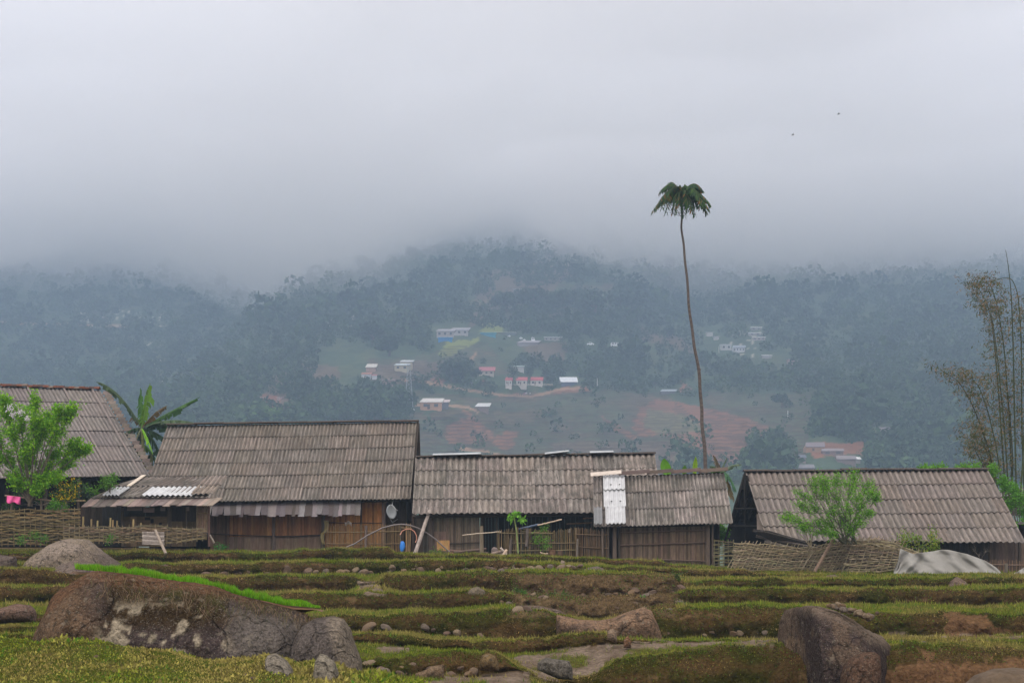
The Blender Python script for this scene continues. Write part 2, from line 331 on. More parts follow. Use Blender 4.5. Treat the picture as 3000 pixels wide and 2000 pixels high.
for i in range(len(_pr)-1):
    (d0, y0), (d1, y1) = _pr[i], _pr[i+1]
    riser = (i >= 2 and i % 2 == 0 and i < len(_pr)-2)
    # order: 0 near,1 foot,2 H top, 3 bot,4 top,5 bot ...
    isr = (i >= 3 and i % 2 == 1 and i < len(_pr)-2)
    n = 12 if isr else 14
    if i <= 1: n = 16
    for k in range(n):
        t = k/n
        if isr:   # rounded bank: steep, leaning back at the top
            tt = t; ty = tt; td = .25*tt+.75*tt**3
            D = d0+(d1-d0)*td+.13*max(0., 1-t*2.6)*(1-sst(1440, 1530, PXG)*sst(2040, 1950, PXG)*(1 if i in (7, 9, 11) else 0))-.07*math.sin(math.pi*min(1., max(0., (t-.35)/.6))); zz0 = (HOR-y0)*d0; zz1 = (HOR-y1)*d1; z = zz0+(zz1-zz0)*math.sin(ty*math.pi/2)**.9 if k else zz0
            z = zz0+(zz1-zz0)*(1-(1-ty)**1.5); y = HOR-z/D
        else:
            D = d0+(d1-d0)*t; zz0 = (HOR-y0)*d0; zz1 = (HOR-y1)*d1
            y = HOR-(zz0+(zz1-zz0)*t)/D
        rowsD.append(D); rowsY.append(y); kind.append((1.0 if isr else 0.0, i, t))
rowsD.append(_pr[-1][0]); rowsY.append(_pr[-1][1]); kind.append((0, len(_pr)-1, 0))
GD = np.array(rowsD); GY = np.array(rowsY); GX = np.broadcast_to(PXG, GD.shape)
X = (GX-1500)/FP*GD; Z = (HOR-GY)/FP*GD; Yw = GD.copy()
kr = np.array([k[0] for k in kind])[:, None]*np.ones_like(X); seg = np.array([k[1] for k in kind])[:, None]*np.ones_like(X); tt = np.array([k[2] for k in kind])[:, None]*np.ones_like(X)
mound = sst(1485, 1530, GX)*sst(1995, 1965, GX)*sst(1676, 1684, GY)*sst(1815, 1795, GY); kr = np.maximum(kr, mound)
rn = fbm(X*1.1, Yw*1.1, Z*1.6, 4, 3); rn2 = fbm(X*4, Yw*4, Z*4, 3, 9)
sc_ = np.clip(Yw/30, .6, 1.3)
rn3 = np.abs(fbm(X*1.9, Yw*1.9+seg*3, Z*2.6, 3, 13)); Yd = Yw-mound*.35*np.abs(fbm(X*1.3, Z*1.8, 3., 4, 15))*2+kr*(rn*.26+rn2*.10-rn3*.16)
Zd = Z+(1-kr)*(rn*.05+rn2*.03)+kr*(rn2*.04)+.05*fbm(X*2.2, seg*7.0, 0, 3, 14)*np.where((kr > .5) & (tt > .5) | (kr < .5) & (tt < .3), 1, 0)*(Yw < 57)
far = sst(57, 62, Yw)
Zd = Zd*(1-far)+Z*far
mask_top = (kr < .5) & (tt < .12) & (seg >= 4)
# colours of the ground itself
cl1 = fbm(X*.9, Yw*.9, Z*2, 4, 21); cl2 = fbm(X*3.5, Yw*3.5, Z*5, 3, 31)
def mixa(a, b, t): return np.asarray(a)*(1-t[..., None])+np.asarray(b)*t[..., None]
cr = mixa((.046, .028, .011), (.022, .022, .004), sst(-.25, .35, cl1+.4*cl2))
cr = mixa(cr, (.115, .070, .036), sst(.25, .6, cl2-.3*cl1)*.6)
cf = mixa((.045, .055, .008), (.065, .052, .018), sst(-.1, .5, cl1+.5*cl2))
MUD = [[(1520, 1925), (1640, 1900), (1830, 1880), (2330, 1868), (2330, 1884), (2050, 1892), (1900, 1905), (1790, 1935), (1740, 1985), (1600, 1995), (1560, 1960)],
       [(1240, 2000), (1300, 1984), (1560, 1966), (1560, 2060), (1240, 2060)], [(1100, 1896), (1190, 1893), (1240, 1906), (1120, 1912)],
       [(1066, 1704), (1122, 1704), (1125, 1745), (1080, 1745)], [(2600, 1852), (2760, 1855), (2990, 1862), (2990, 1870), (2600, 1866)]]
GYn = GY+18*cl2; GXn = GX+50*cl1
mud = np.zeros_like(X)
for q in MUD: mud = np.maximum(mud, inpoly(GXn, GY+6*cl2, q).astype(float))
mud = mud*np.maximum(sst(-.12, .02, fbm(X*1.6, Yw*1.1, 0, 4, 222)), (GX < 1200)*1.0)
EARTH = [[(2780, 1795), (2900, 1800), (2960, 1860), (2760, 1868)], [(2560, 1990), (2680, 1935), (2800, 1940), (3000, 1925), (3100, 2100), (2500, 2100)], [(2690, 1905), (2760, 1910), (2700, 1935)]]
earth = np.zeros_like(X)
for q in EARTH: earth = np.maximum(earth, inpoly(GXn, GYn, q).astype(float))
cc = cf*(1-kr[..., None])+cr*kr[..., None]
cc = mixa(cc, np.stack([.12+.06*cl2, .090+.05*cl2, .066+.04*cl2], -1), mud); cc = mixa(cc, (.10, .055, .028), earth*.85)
cc = mixa(cc, (.10, .066, .045), sst(57, 60, Yw)*.8)
cc = mixa(cc, np.stack([.085+.05*cl2, .056+.035*cl2, .030+.02*cl2], -1), mound*.85)
nr, nc = X.shape; idx = np.arange(nr*nc).reshape(nr, nc)
FCG = np.stack([idx[:-1, :-1], idx[:-1, 1:], idx[1:, 1:], idx[1:, :-1]], -1).reshape(-1, 4)
VG = np.stack([X, Yd, Zd], -1).reshape(-1, 3)
MT['ground'] = M('terrace_earth', (1, 1, 1), 1.0, 11, .6, .09, 12, spec=0)
g = mesh_np('terraced_ground', VG, FCG, cc.reshape(-1, 3), None, 'ground', smooth=True); tag(g, kind='structure')

def surf(px, py):
    D = groundD(px, py); x = (px-1500)/FP*D; z = (HOR-py)/FP*D
    return D+float(fbm(x*1.1, D*1.1, z*1.6, 4, 3))*.26+float(fbm(x*4, D*4, z*4, 3, 9))*.10-.06
def groundD(px, py):
    """distance of the first terrace surface seen at photo pixel (px,py)"""
    k_ = min(max(int(np.searchsorted(PXG, px))-1, 0), len(PXG)-2); f_ = min(max((px-PXG[k_])/(PXG[k_+1]-PXG[k_]), 0), 1); pr = [(d[k_]*(1-f_)+d[k_+1]*f_, y[k_]*(1-f_)+y[k_+1]*f_) for d, y in PRL]
    for (d0, y0), (d1, y1) in zip(pr[:-1], pr[1:]):
        if y1 <= py <= y0 and y0 != y1:
            t = (y0-py)/(y0-y1); z0 = (HOR-y0)*d0; z1 = (HOR-y1)*d1
            return d0+(d1-d0)*t
    return 58.0

# grass and ground cover on the terraces
def scatter(nmax, seed):
    r = np.random.default_rng(seed); q = VG[FCG]; e1 = q[:, 1]-q[:, 0]; e2 = q[:, 3]-q[:, 0]
    nrm = np.cross(e1, e2); ar = np.linalg.norm(nrm, axis=1); nrm = nrm/np.maximum(ar, 1e-9)[:, None]
    cen = q.mean(1); pxc = cen[:, 0]/cen[:, 1]*FP+1500; pyc = HOR-cen[:, 2]/cen[:, 1]*FP
    krf = kr.reshape(-1)[FCG[:, 0]]; md = mud.reshape(-1)[FCG[:, 0]]; ea = earth.reshape(-1)[FCG[:, 0]]
    w = ar*np.where(krf > .5, 1.5, 1.0)*(1-.93*md)*(1-.8*ea)
    w = w*np.clip(34/cen[:, 1], .55, 2.2)**1.2
    w[(cen[:, 1] > 57.5) | (cen[:, 1] < 15.5) | (pxc < -180) | (pxc > 3200)] = 0
    k = r.choice(len(w), nmax, p=w/w.sum()); u, v = r.random((2, nmax))
    p = q[k, 0]+e1[k]*u[:, None]+e2[k]*v[:, None]
    return p, nrm[k], krf[k], r
nB = 1000000
p, n, kk, r = scatter(nB, 5)
p = p-n*.01
n[n[:, 2] < 0] *= -1
h = np.clip(r.gamma(6, .0085, nB), .02, .12)*np.where(kk > .5, .95, 1)
h *= np.clip(p[:, 1]/30, .75, 1.35)*np.clip(1+.9*fbm(p[:, 0]*1.6, p[:, 1]*1.6, p[:, 2]*1.6, 2, 88), .4, 2.)
front = (p[:, 1] < 21.5) | ((kk > .5) & (r.random(nB) < .6)); h = np.where((kk > .5) & front, r.uniform(.02, .055, nB)*np.clip(p[:, 1]/30, .8, 1.5), h)
up = np.array([0, 0, 1.0]); d = n*.55+up*np.where(kk > .5, .35, .7)[:, None]+r.normal(0, .42, (nB, 3)); d /= np.linalg.norm(d, axis=1)[:, None]
droop = (kk > .5) & (r.random(nB) < .45); d[droop, 2] -= .9; d /= np.linalg.norm(d, axis=1)[:, None]
sd_ = np.cross(d, r.normal(0, 1, (nB, 3))); sd_ /= np.maximum(np.linalg.norm(sd_, axis=1), 1e-6)[:, None]
wd = h*np.where(front, .55, .20)*r.uniform(.6, 1.3, nB)
v0 = p-sd_*wd[:, None]*.5; v1 = p+sd_*wd[:, None]*.5; v2 = p+d*h[:, None]
v0[front] = (p-sd_*wd[:, None]*.5+d*h[:, None]*.4)[front]; v1[front] = (p+sd_*wd[:, None]*.5+d*h[:, None]*.4)[front]
V = np.stack([v0, v1, v2], 1).reshape(-1, 3); Fg = np.arange(nB*3).reshape(-1, 3)
a1 = fbm(p[:, 0]*.8, p[:, 1]*.8, p[:, 2]*2, 3, 41); a2 = fbm(p[:, 0]*3, p[:, 1]*3, p[:, 2]*3, 2, 43)
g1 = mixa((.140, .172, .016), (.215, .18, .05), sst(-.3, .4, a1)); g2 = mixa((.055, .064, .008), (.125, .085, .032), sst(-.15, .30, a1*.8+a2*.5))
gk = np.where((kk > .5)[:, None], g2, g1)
# the lip of each bank stays green
ty_ = np.zeros(nB); gk = gk*np.where(kk > .5, np.clip(r.gamma(1.6, .62, nB), .15, 3.2), r.uniform(.35, 1.55, nB)*np.where(p[:, 1] < 21.5, 1.25, 1))[:, None]
pxg = p[:, 0]/p[:, 1]*FP+1500; pyg = HOR-p[:, 2]/p[:, 1]*FP; mm = (pxg > 1505) & (pxg < 1985) & (pyg > 1684) & (pyg < 1812) & (p[:, 1] > 36) & (r.random(nB) < .72); gk[mm] = np.array([.115, .078, .036])*r.uniform(.3, 1.7, (mm.sum(), 1))
yel = r.random(nB) < .2; gk[yel] = gk[yel]*.4+np.array([.15, .12, .05])*.6
brt = (r.random(nB) < .16) & (a1 < .15); gk[brt] = np.array([.065, .14, .016])*r.uniform(.7, 1.3, (brt.sum(), 1))
o = mesh_np('grass', V, Fg, np.repeat(gk, 3, 0), None, 'grass'); tag(o, 'short wild grass and moss over the terrace banks', 'grass', kind='stuff')
# green fringe along every lip
lv = []; lc = []
for i in range(3, len(_pr)-2, 2):
    D1, Y1 = _pr[i+1]; D0, Y0 = _pr[i]; hh = np.maximum(Y0-Y1, 0)
    nn = 34000; okc = (hh > 6) & (PXG > -240) & (PXG < 3240); ii = r.choice(len(PXG), nn, p=okc/max(1, okc.sum())) ; pxr = PXG[ii]+r.uniform(-2, 2, nn)
    Dr = D1[ii]+np.abs(r.normal(0, .16, nn))-.12; yr = HOR-(HOR-Y1[ii])*D1[ii]/Dr
    pp = np.stack([(pxr-1500)/FP*Dr, Dr, (HOR-yr)/FP*Dr], -1); pp[:, 2] -= np.maximum(D1[ii]-Dr, 0)*1.0
    rnz = fbm(pp[:, 0]*1.1, pp[:, 1]*1.1, pp[:, 2]*1.6, 4, 3); pp[:, 2] += rnz*.035; pp[:, 1] += rnz*.1
    den = fbm(pp[:, 0]*.7, i*5.0, 0, 3, 77); keep = (~((i in (9, 11)) & (pxr > (1500 if i == 9 else 1e9)) & (pxr < 1985))) & (r.random(nn) < np.clip(.75+.9*den, .15, 1)); pp = pp[keep]; m_ = len(pp)
    hh_ = r.uniform(.02, .065, m_)*np.clip(1+1.2*fbm(pp[:, 0]*1.3, i*3., 0, 2, 90), .4, 2)*(D0.mean()/32)**.5; dd = np.array([0, -.5, .8])+r.normal(0, .35, (m_, 3)); dd /= np.linalg.norm(dd, axis=1)[:, None]
    s_ = np.cross(dd, r.normal(0, 1, (m_, 3))); s_ /= np.linalg.norm(s_, axis=1)[:, None]; w_ = (hh_*.22)[:, None]
    lv.append(np.stack([pp-s_*w_*.5, pp+s_*w_*.5, pp+dd*hh_[:, None]], 1).reshape(-1, 3))
    t_ = sst(-.4, .5, fbm(pp[:, 0]*.6, pp[:, 1], 0, 3, 80)); c_ = mixa((.175, .22, .018), (.30, .26, .075), t_)*r.uniform(.6, 1.3, (m_, 1)); lc.append(np.repeat(c_, 3, 0))
V = np.concatenate(lv); o = mesh_np('lip_grass', V, np.arange(len(V)).reshape(-1, 3), np.concatenate(lc), None, 'grass')
tag(o, 'bright grass fringe along the lips of the terraces', 'grass', kind='stuff')
# small broad-leaved weeds in clumps
nb = 260; wv = []; wc = []
MW = np.array([[random.uniform(1500, 1990), random.uniform(1688, 1785)] for _ in range(70)])
pc, ncn, kc, r = scatter(nb, 11)
for i in range(nb):
    m_ = 60; R = r.uniform(.10, .30)
    if i < 26: D_ = surf(*MW[i])-.1; pc[i] = ((MW[i][0]-1500)/FP*D_, D_, (HOR-MW[i][1])/FP*D_); q = r.normal(0, .45, (m_, 3))*R; q[:, 2] = np.abs(q[:, 2])*.9; c0 = pc[i]+q+np.array([0, -.05, 0])
    dd = r.normal(0, 1, (m_, 3)); dd /= np.linalg.norm(dd, axis=1)[:, None]; s_ = np.cross(dd, r.normal(0, 1, (m_, 3))); s_ /= np.linalg.norm(s_, axis=1)[:, None]; sz = r.uniform(.02, .045, (m_, 1))
    wv.append(np.stack([c0-dd*sz, c0-s_*sz*.5, c0+dd*sz, c0+s_*sz*.5], 1).reshape(-1, 3)); col = np.array([(.045, .12, .015), (.06, .10, .018), (.10, .11, .03)][i % 3])
    wc.append(np.repeat(col*r.uniform(.6, 1.4, (m_, 1)), 4, 0))
V = np.concatenate(wv); o = mesh_np('weeds', V, np.arange(len(V)).reshape(-1, 4), np.concatenate(wc), None, 'leaf'); tag(o, 'low broad-leaved weeds growing on the terrace banks', 'weeds', kind='stuff')

# ------------------------------------------------------------------ the hillside across the valley
def lit(px): return np.interp(px, [0, 500, 700, 850, 1000, 1200, 1400, 3000], [1, 1, .95, .8, .35, .08, 0, 0])
def hillD(px, py):
    px = np.asarray(px, float); py = np.asarray(py, float)
    g_ = np.interp(py, [560, 600, 700, 800, 900, 1000, 1100, 1200, 1300, 1400, 1500, 1640], [2150, 1950, 1640, 1380, 1150, 965, 830, 725, 634, 562, 500, 425])
    ridge = np.interp(py, [560, 700, 745, 800, 900, 1000, 1100, 1230, 1400], [1250, 1240, 1120, 960, 830, 740, 640, 540, 400])
    left = sst(0, 130, ridge-px)*sst(1330, 1050, py)
    g_ = g_*(1+.20*left)
    vr = np.exp(-((px-(2020-.3*(py-900)))/170)**2)*sst(1150, 850, py); g_ = g_*(1+.10*vr)
    g_ = g_*(1+.05*np.sin(px/310+py/140)+.035*fbm(px/150, py/90, 0, 4, 51))
    return g_
hp = np.arange(-420, 3430, 7.0); hy = np.concatenate([np.arange(1640, 640, -3.5), np.arange(640, 555, -8.0)])
HX, HY = np.meshgrid(hp, hy); HD = hillD(HX, HY)
hX = (HX-1500)/FP*HD; hZ = (HOR-HY)/FP*HD
n1 = fbm(HX/60, HY/30, 0, 4, 61); n2 = fbm(HX/18, HY/9, 0, 3, 71)
qx, qy = HX+22*n1+8*n2, HY+9*n1+4*n2
land = np.zeros(HX.shape+(3,)); land[:] = (.042, .070, .032)
land = mixa(land, (.065, .085, .035), sst(-.1, .4, n1+.4*n2))
FIELD = [[(1220, 1215), (1400, 1165), (1700, 1140), (1950, 1150), (2030, 1220), (1950, 1420), (1220, 1420)], [(960, 1250), (1230, 1200), (1230, 1420), (900, 1420)], [(1150, 1140), (1300, 1150), (1500, 1175), (1400, 1200), (1200, 1190)],
         [(1350, 880), (1500, 840), (1800, 830), (1780, 950), (1450, 930)], [(1080, 1060), (1420, 1000), (1500, 1090), (1150, 1110)], [(2050, 1150), (2400, 1150), (2350, 1350), (2080, 1380)]]
field = np.zeros(HX.shape)
for q in FIELD: field = np.maximum(field, inpoly(qx, qy, q))
land = mixa(land, (.072, .088, .040), field*.85); land = mixa(land, (.125, .078, .048), field*sst(-.05, .25, fbm(HX/110, HY/22, 0, 4, 63))*.6); land = mixa(land, (.035, .052, .024), field*sst(.12, .3, fbm(HX/50, HY/12, 0, 4, 64))*.75)
def paint(poly, c, a=1.0):
    global land
    for q in poly: land = mixa(land, c, inpoly(qx, qy, q)*a)
paint([[(750, 1190), (800, 1100), (880, 1068), (990, 1070), (1010, 1100), (900, 1190), (860, 1215), (760, 1215)], [(1090, 1060), (1300, 1050), (1290, 1110), (1200, 1130), (1080, 1110)],
       [(1850, 955), (1990, 985), (2060, 1040), (1960, 1020), (1850, 985)], [(1390, 800), (1640, 740), (1700, 800), (1500, 900), (1380, 960)], [(1540, 1010), (1660, 1000), (1650, 1070), (1560, 1060)],
       [(1600, 1290), (1990, 1290), (1990, 1370), (1700, 1400)]], (.13, .082, .055), .75)
SOILC = (.230, .090, .048)
paint([[(1295, 1268), (1330, 1238), (1390, 1222), (1420, 1245), (1450, 1280), (1400, 1295), (1310, 1292)], [(1430, 1290), (1470, 1262), (1520, 1258), (1500, 1310), (1470, 1315)], [(1360, 1200), (1385, 1205), (1430, 1265), (1400, 1250)],
       [(1870, 1180), (1950, 1170), (2060, 1190), (2150, 1210), (2240, 1240), (2290, 1290), (2230, 1340), (2100, 1375), (2000, 1300), (1930, 1265), (1870, 1280), (1840, 1240)],
       [(1640, 1130), (1720, 1128), (1720, 1142), (1600, 1150)], [(1990, 1110), (2020, 1140), (1990, 1150)], [(1755, 1215), (1800, 1235), (1860, 1275), (1850, 1285), (1780, 1245)], [(2360, 1300), (2560, 1290), (2560, 1330), (2380, 1340)],
       [(1010, 1290), (1030, 1290), (1035, 1310), (1000, 1312)], [(760, 1150), (850, 1165), (800, 1195), (750, 1190)], [(1250, 1105), (1310, 1105), (1290, 1130)], [(1390, 1118), (1420, 1110), (1415, 1125)]], SOILC, .85)
paint([[(1890, 1190), (2010, 1215), (2070, 1260), (1950, 1270), (1880, 1250)]], (.12, .135, .06), .8)
paint([[(1275, 1030), (1330, 1003), (1400, 985), (1395, 1005), (1330, 1035), (1285, 1045)], [(1410, 950), (1470, 945), (1470, 975), (1400, 975)]], (.22, .25, .05), .8)
PATHS = [[(1180, 1113), (1240, 1118), (1300, 1130), (1400, 1147), (1460, 1155), (1560, 1158), (1640, 1140), (1700, 1134)], [(1350, 1312), (1410, 1316), (1470, 1330), (1520, 1345)], [(1370, 1060), (1385, 1045), (1395, 1032)], [(1180, 1180), (1310, 1186), (1370, 1190), (1400, 1205)], [(0, 945), (130, 950), (400, 955)]]
pth = np.full(HX.shape, 1e9)
for q in PATHS: pth = np.minimum(pth, distseg(HX+3*n2, HY+1.5*n1, q))
land = mixa(land, (.33, .20, .12), sst(5, 2.5, pth)*.9)
ROCKY = [[(230, 900), (520, 920), (510, 960), (220, 960)], [(940, 930), (1050, 925), (1040, 970), (940, 965)], [(2130, 960), (2240, 970), (2220, 1050), (2150, 1040)], [(430, 1000), (470, 1000), (490, 1120), (450, 1120)]]
rk = np.zeros(HX.shape)
for q in ROCKY: rk = np.maximum(rk, inpoly(HX, HY, q))
land = mixa(land, (.40, .37, .32), rk*sst(.28, .42, fbm(HX/9, HY/6, 0, 3, 91)))
# terraces on the cultivated slopes: real steps about a metre and a half high
stp = 2.4; fr = (hZ/stp) % 1.0; q_ = (np.floor(hZ/stp)+sst(.55, .95, fr))*stp; hZ2 = np.where(field > 0, hZ*.3+q_*.7, hZ)
land = mixa(land, np.array([.06, .045, .03]), (field > 0)*sst(.5, .7, fr)*.8*(1-sst(5, 2.5, pth)))
hZ2 = hZ2+.6*fbm(HX/14, HY/8, 0, 3, 95)
nr2, nc2 = HX.shape; idx = np.arange(nr2*nc2).reshape(nr2, nc2)
Fh = np.stack([idx[:-1, :-1], idx[:-1, 1:], idx[1:, 1:], idx[1:, :-1]], -1).reshape(-1, 4)
MT['hill'] = M('hill_ground', (1, 1, 1), .95, .06, .25, .5, .2)
g = mesh_np('hillside', np.stack([hX, HD, hZ2], -1).reshape(-1, 3), Fh, land.reshape(-1, 3), None, 'hill', smooth=True); tag(g, kind='structure')
# valley floor joining the village terrace to the hillside, and the ground behind the camera
mb = MB(); mb.add([(-420, 78, -1.6), (420, 78, -1.6), (520, 450, -3.4), (-520, 450, -3.4)], [(0, 1, 2, 3)], (.06, .08, .035)); o = mb.build('valley_floor', 'hill', base=False); tag(o, kind='structure')
mb = MB(); mb.add([(-260, -70, -5), (260, -70, -5), (260, 78, -3.6), (-260, 78, -3.6)], [(0, 1, 2, 3)], (.08, .10, .035)); o = mb.build('near_ground', 'ground', base=False); tag(o, kind='structure')

# forest: crowns of many leaf clumps
def crown_cloud(cx, cy, cz, R, Hc, m_, r, col, sz):
    """arrays of trees -> quads"""
    nT = len(cx); th = r.uniform(0, 2*math.pi, (nT, m_)); u = r.uniform(-.75, 1, (nT, m_)); rr = np.sqrt(np.maximum(0, 1-u*u))*r.uniform(.75, 1.08, (nT, m_))
    lob = 1+.28*np.sin(3*th+r.uniform(0, 6, (nT, 1)))*np.cos(2.5*u+r.uniform(0, 6, (nT, 1)))
    px_ = cx[:, None]+R[:, None]*rr*lob*np.cos(th); py_ = cy[:, None]+R[:, None]*rr*lob*np.sin(th); pz_ = cz[:, None]+Hc[:, None]*(u*.55*lob+.5)
    c0 = np.stack([px_, py_, pz_], -1).reshape(-1, 3); n = len(c0)
    dd = r.normal(0, 1, (n, 3)); dd /= np.linalg.norm(dd, axis=1)[:, None]; s_ = np.cross(dd, r.normal(0, 1, (n, 3))); s_ /= np.linalg.norm(s_, axis=1)[:, None]
    s = (R[:, None]*sz*r.uniform(.6, 1.4, (nT, m_))).reshape(-1, 1)
    V = np.stack([c0-dd*s, c0-s_*s*.8, c0+dd*s, c0+s_*s*.8], 1).reshape(-1, 3)
    C = np.repeat((col[:, None, :]*r.uniform(.85, 1.15, (nT, m_, 1))).reshape(-1, 3), 4, 0)
    return V, C
r = np.random.default_rng(99)
nT = 17000; tx = r.uniform(-250, 3250, nT*3); ty = r.uniform(600, 1420, nT*3)
dn = fbm(tx/70, ty/35, 0, 4, 111)
dens = np.where(ty < 1000, .85, .5)+.6*dn
dens = np.where((tx < 900), .75+.55*dn, dens); dens = np.where((tx > 2250), .75+.5*dn, dens)
fm = np.zeros(len(tx))
for q in FIELD: fm = np.maximum(fm, inpoly(tx, ty, q))
dens = np.where(fm > 0, .03+.35*sst(.3, .6, dn), dens)
li = np.clip(np.searchsorted(-hy, -ty), 0, nr2-1); lj = np.clip(((tx+420)/7).astype(int), 0, nc2-1)
redm = (land[li, lj, 0] > .12); dens = np.where(redm, dens*.08, dens)
DARK = [[(1430, 870), (1560, 860), (1700, 860), (1910, 880), (1910, 960), (1700, 970), (1440, 960)], [(1290, 1065), (1420, 1065), (1420, 1120), (1290, 1120)], [(1100, 1180), (1230, 1170), (1200, 1235), (1000, 1240)], [(2200, 1280), (2330, 1290), (2320, 1380), (2190, 1380)], [(1700, 1010), (1850, 1000), (1900, 1090), (1720, 1080)], [(2050, 960), (2150, 1060), (2250, 1130), (2100, 1120)]]
for q in DARK: dens = np.where(inpoly(tx, ty, q), 1.2, dens)
CLEAR = [(1060, 1060, 130, 40), (1190, 1060, 55, 30), (1280, 1180, 70, 25), (1412, 1190, 40, 16), (1530, 1110, 75, 26), (1665, 1120, 45, 22), (1330, 985, 70, 30), (1430, 980, 40, 14), (1420, 1085, 40, 18), (1080, 1105, 30, 18), (1560, 1000, 80, 22),
         (1730, 1008, 26, 12), (1803, 1010, 30, 12), (2080, 975, 30, 14), (2150, 1020, 80, 22), (2220, 975, 30, 22), (1955, 1150, 35, 12), (2390, 1310, 70, 30), (2440, 1335, 75, 30), (2490, 1355, 70, 30), (2370, 1370, 55, 24), (2590, 1257, 35, 12), (2270, 1045, 50, 14), (800, 1168, 50, 8)]
for (a, b, c, d_) in CLEAR: dens = np.where((np.abs(tx-a) < c) & (ty-b > -d_) & (ty-b < d_*1.5+16), -1, dens)
k = r.random(len(tx)) < dens; tx, ty = tx[k][:nT], ty[k][:nT]
tD = hillD(tx, ty); R = 1.2+r.gamma(2.0, .85, len(tx))*np.where(ty < 1000, 1.15, .8)*np.where(fm[k][:nT] > 0, .6, 1); big = r.random(len(tx)) < .08; R[big] *= 1.5
bx = (tx-1500)/FP*tD; bz = (HOR-ty)/FP*tD
tp = fbm(tx/120, ty/60, 0, 3, 121)
tcol = mixa((.036, .066, .030), (.054, .094, .036), sst(-.3, .4, tp+r.normal(0, .25, len(tx))))
V, C = crown_cloud(bx, tD, bz-.3, R, R*1.7, 46, r, tcol, .25)
o = mesh_np('forest', V, np.arange(len(V)).reshape(-1, 4), C, None, 'farleaf'); tag(o, 'dense hazy woodland covering the far hillside', 'forest', kind='stuff')

# trees one can tell apart on the hill
def far_tree(px, py, w, hgt_px, label, group, col=(.045, .075, .03), m_=260, dark=1.0):
    D = float(hillD(px, py))-3; sc = D/FP; R = w/2*sc; Hh = hgt_px*sc; base = P(px, py, D)
    root = empty('hill_tree', base, label, 'tree', group); mb = MB()
    mb.tube([base+Vector((0, 0, -1)), base+Vector((.1*R, 0, Hh*.35)), base+Vector((0, 0, Hh*.7))], [R*.09, R*.06, R*.03], 6, (.10, .08, .06))
    for a in range(4): mb.tube([base+Vector((0, 0, Hh*.35)), base+Vector((R*.5*math.cos(a*1.6), R*.5*math.sin(a*1.6), Hh*.62))], [R*.045, R*.02], 5, (.10, .08, .06))
    mb.build('trunk', 'bark', root)
    nL = 7; rr = np.random.default_rng(int(px*7+py)); a = rr.uniform(0, 6.28, nL); q = rr.uniform(0, .55, nL)*R; zz = rr.uniform(.3, .68, nL)*Hh
    V, C = crown_cloud(base.x+q*np.cos(a), base.y+q*np.sin(a), base.z+zz-.1*Hh, R*rr.uniform(.45, .65, nL), Hh*rr.uniform(.3, .45, nL), m_//3, rr, np.tile(np.array(col), (nL, 1))*rr.uniform(.75, 1.25, (nL, 1)), .17)
    mesh_np('crown', V, np.arange(len(V)).reshape(-1, 4), C, None, 'farleaf', root); return root
GT = 'single trees on the far hillside'
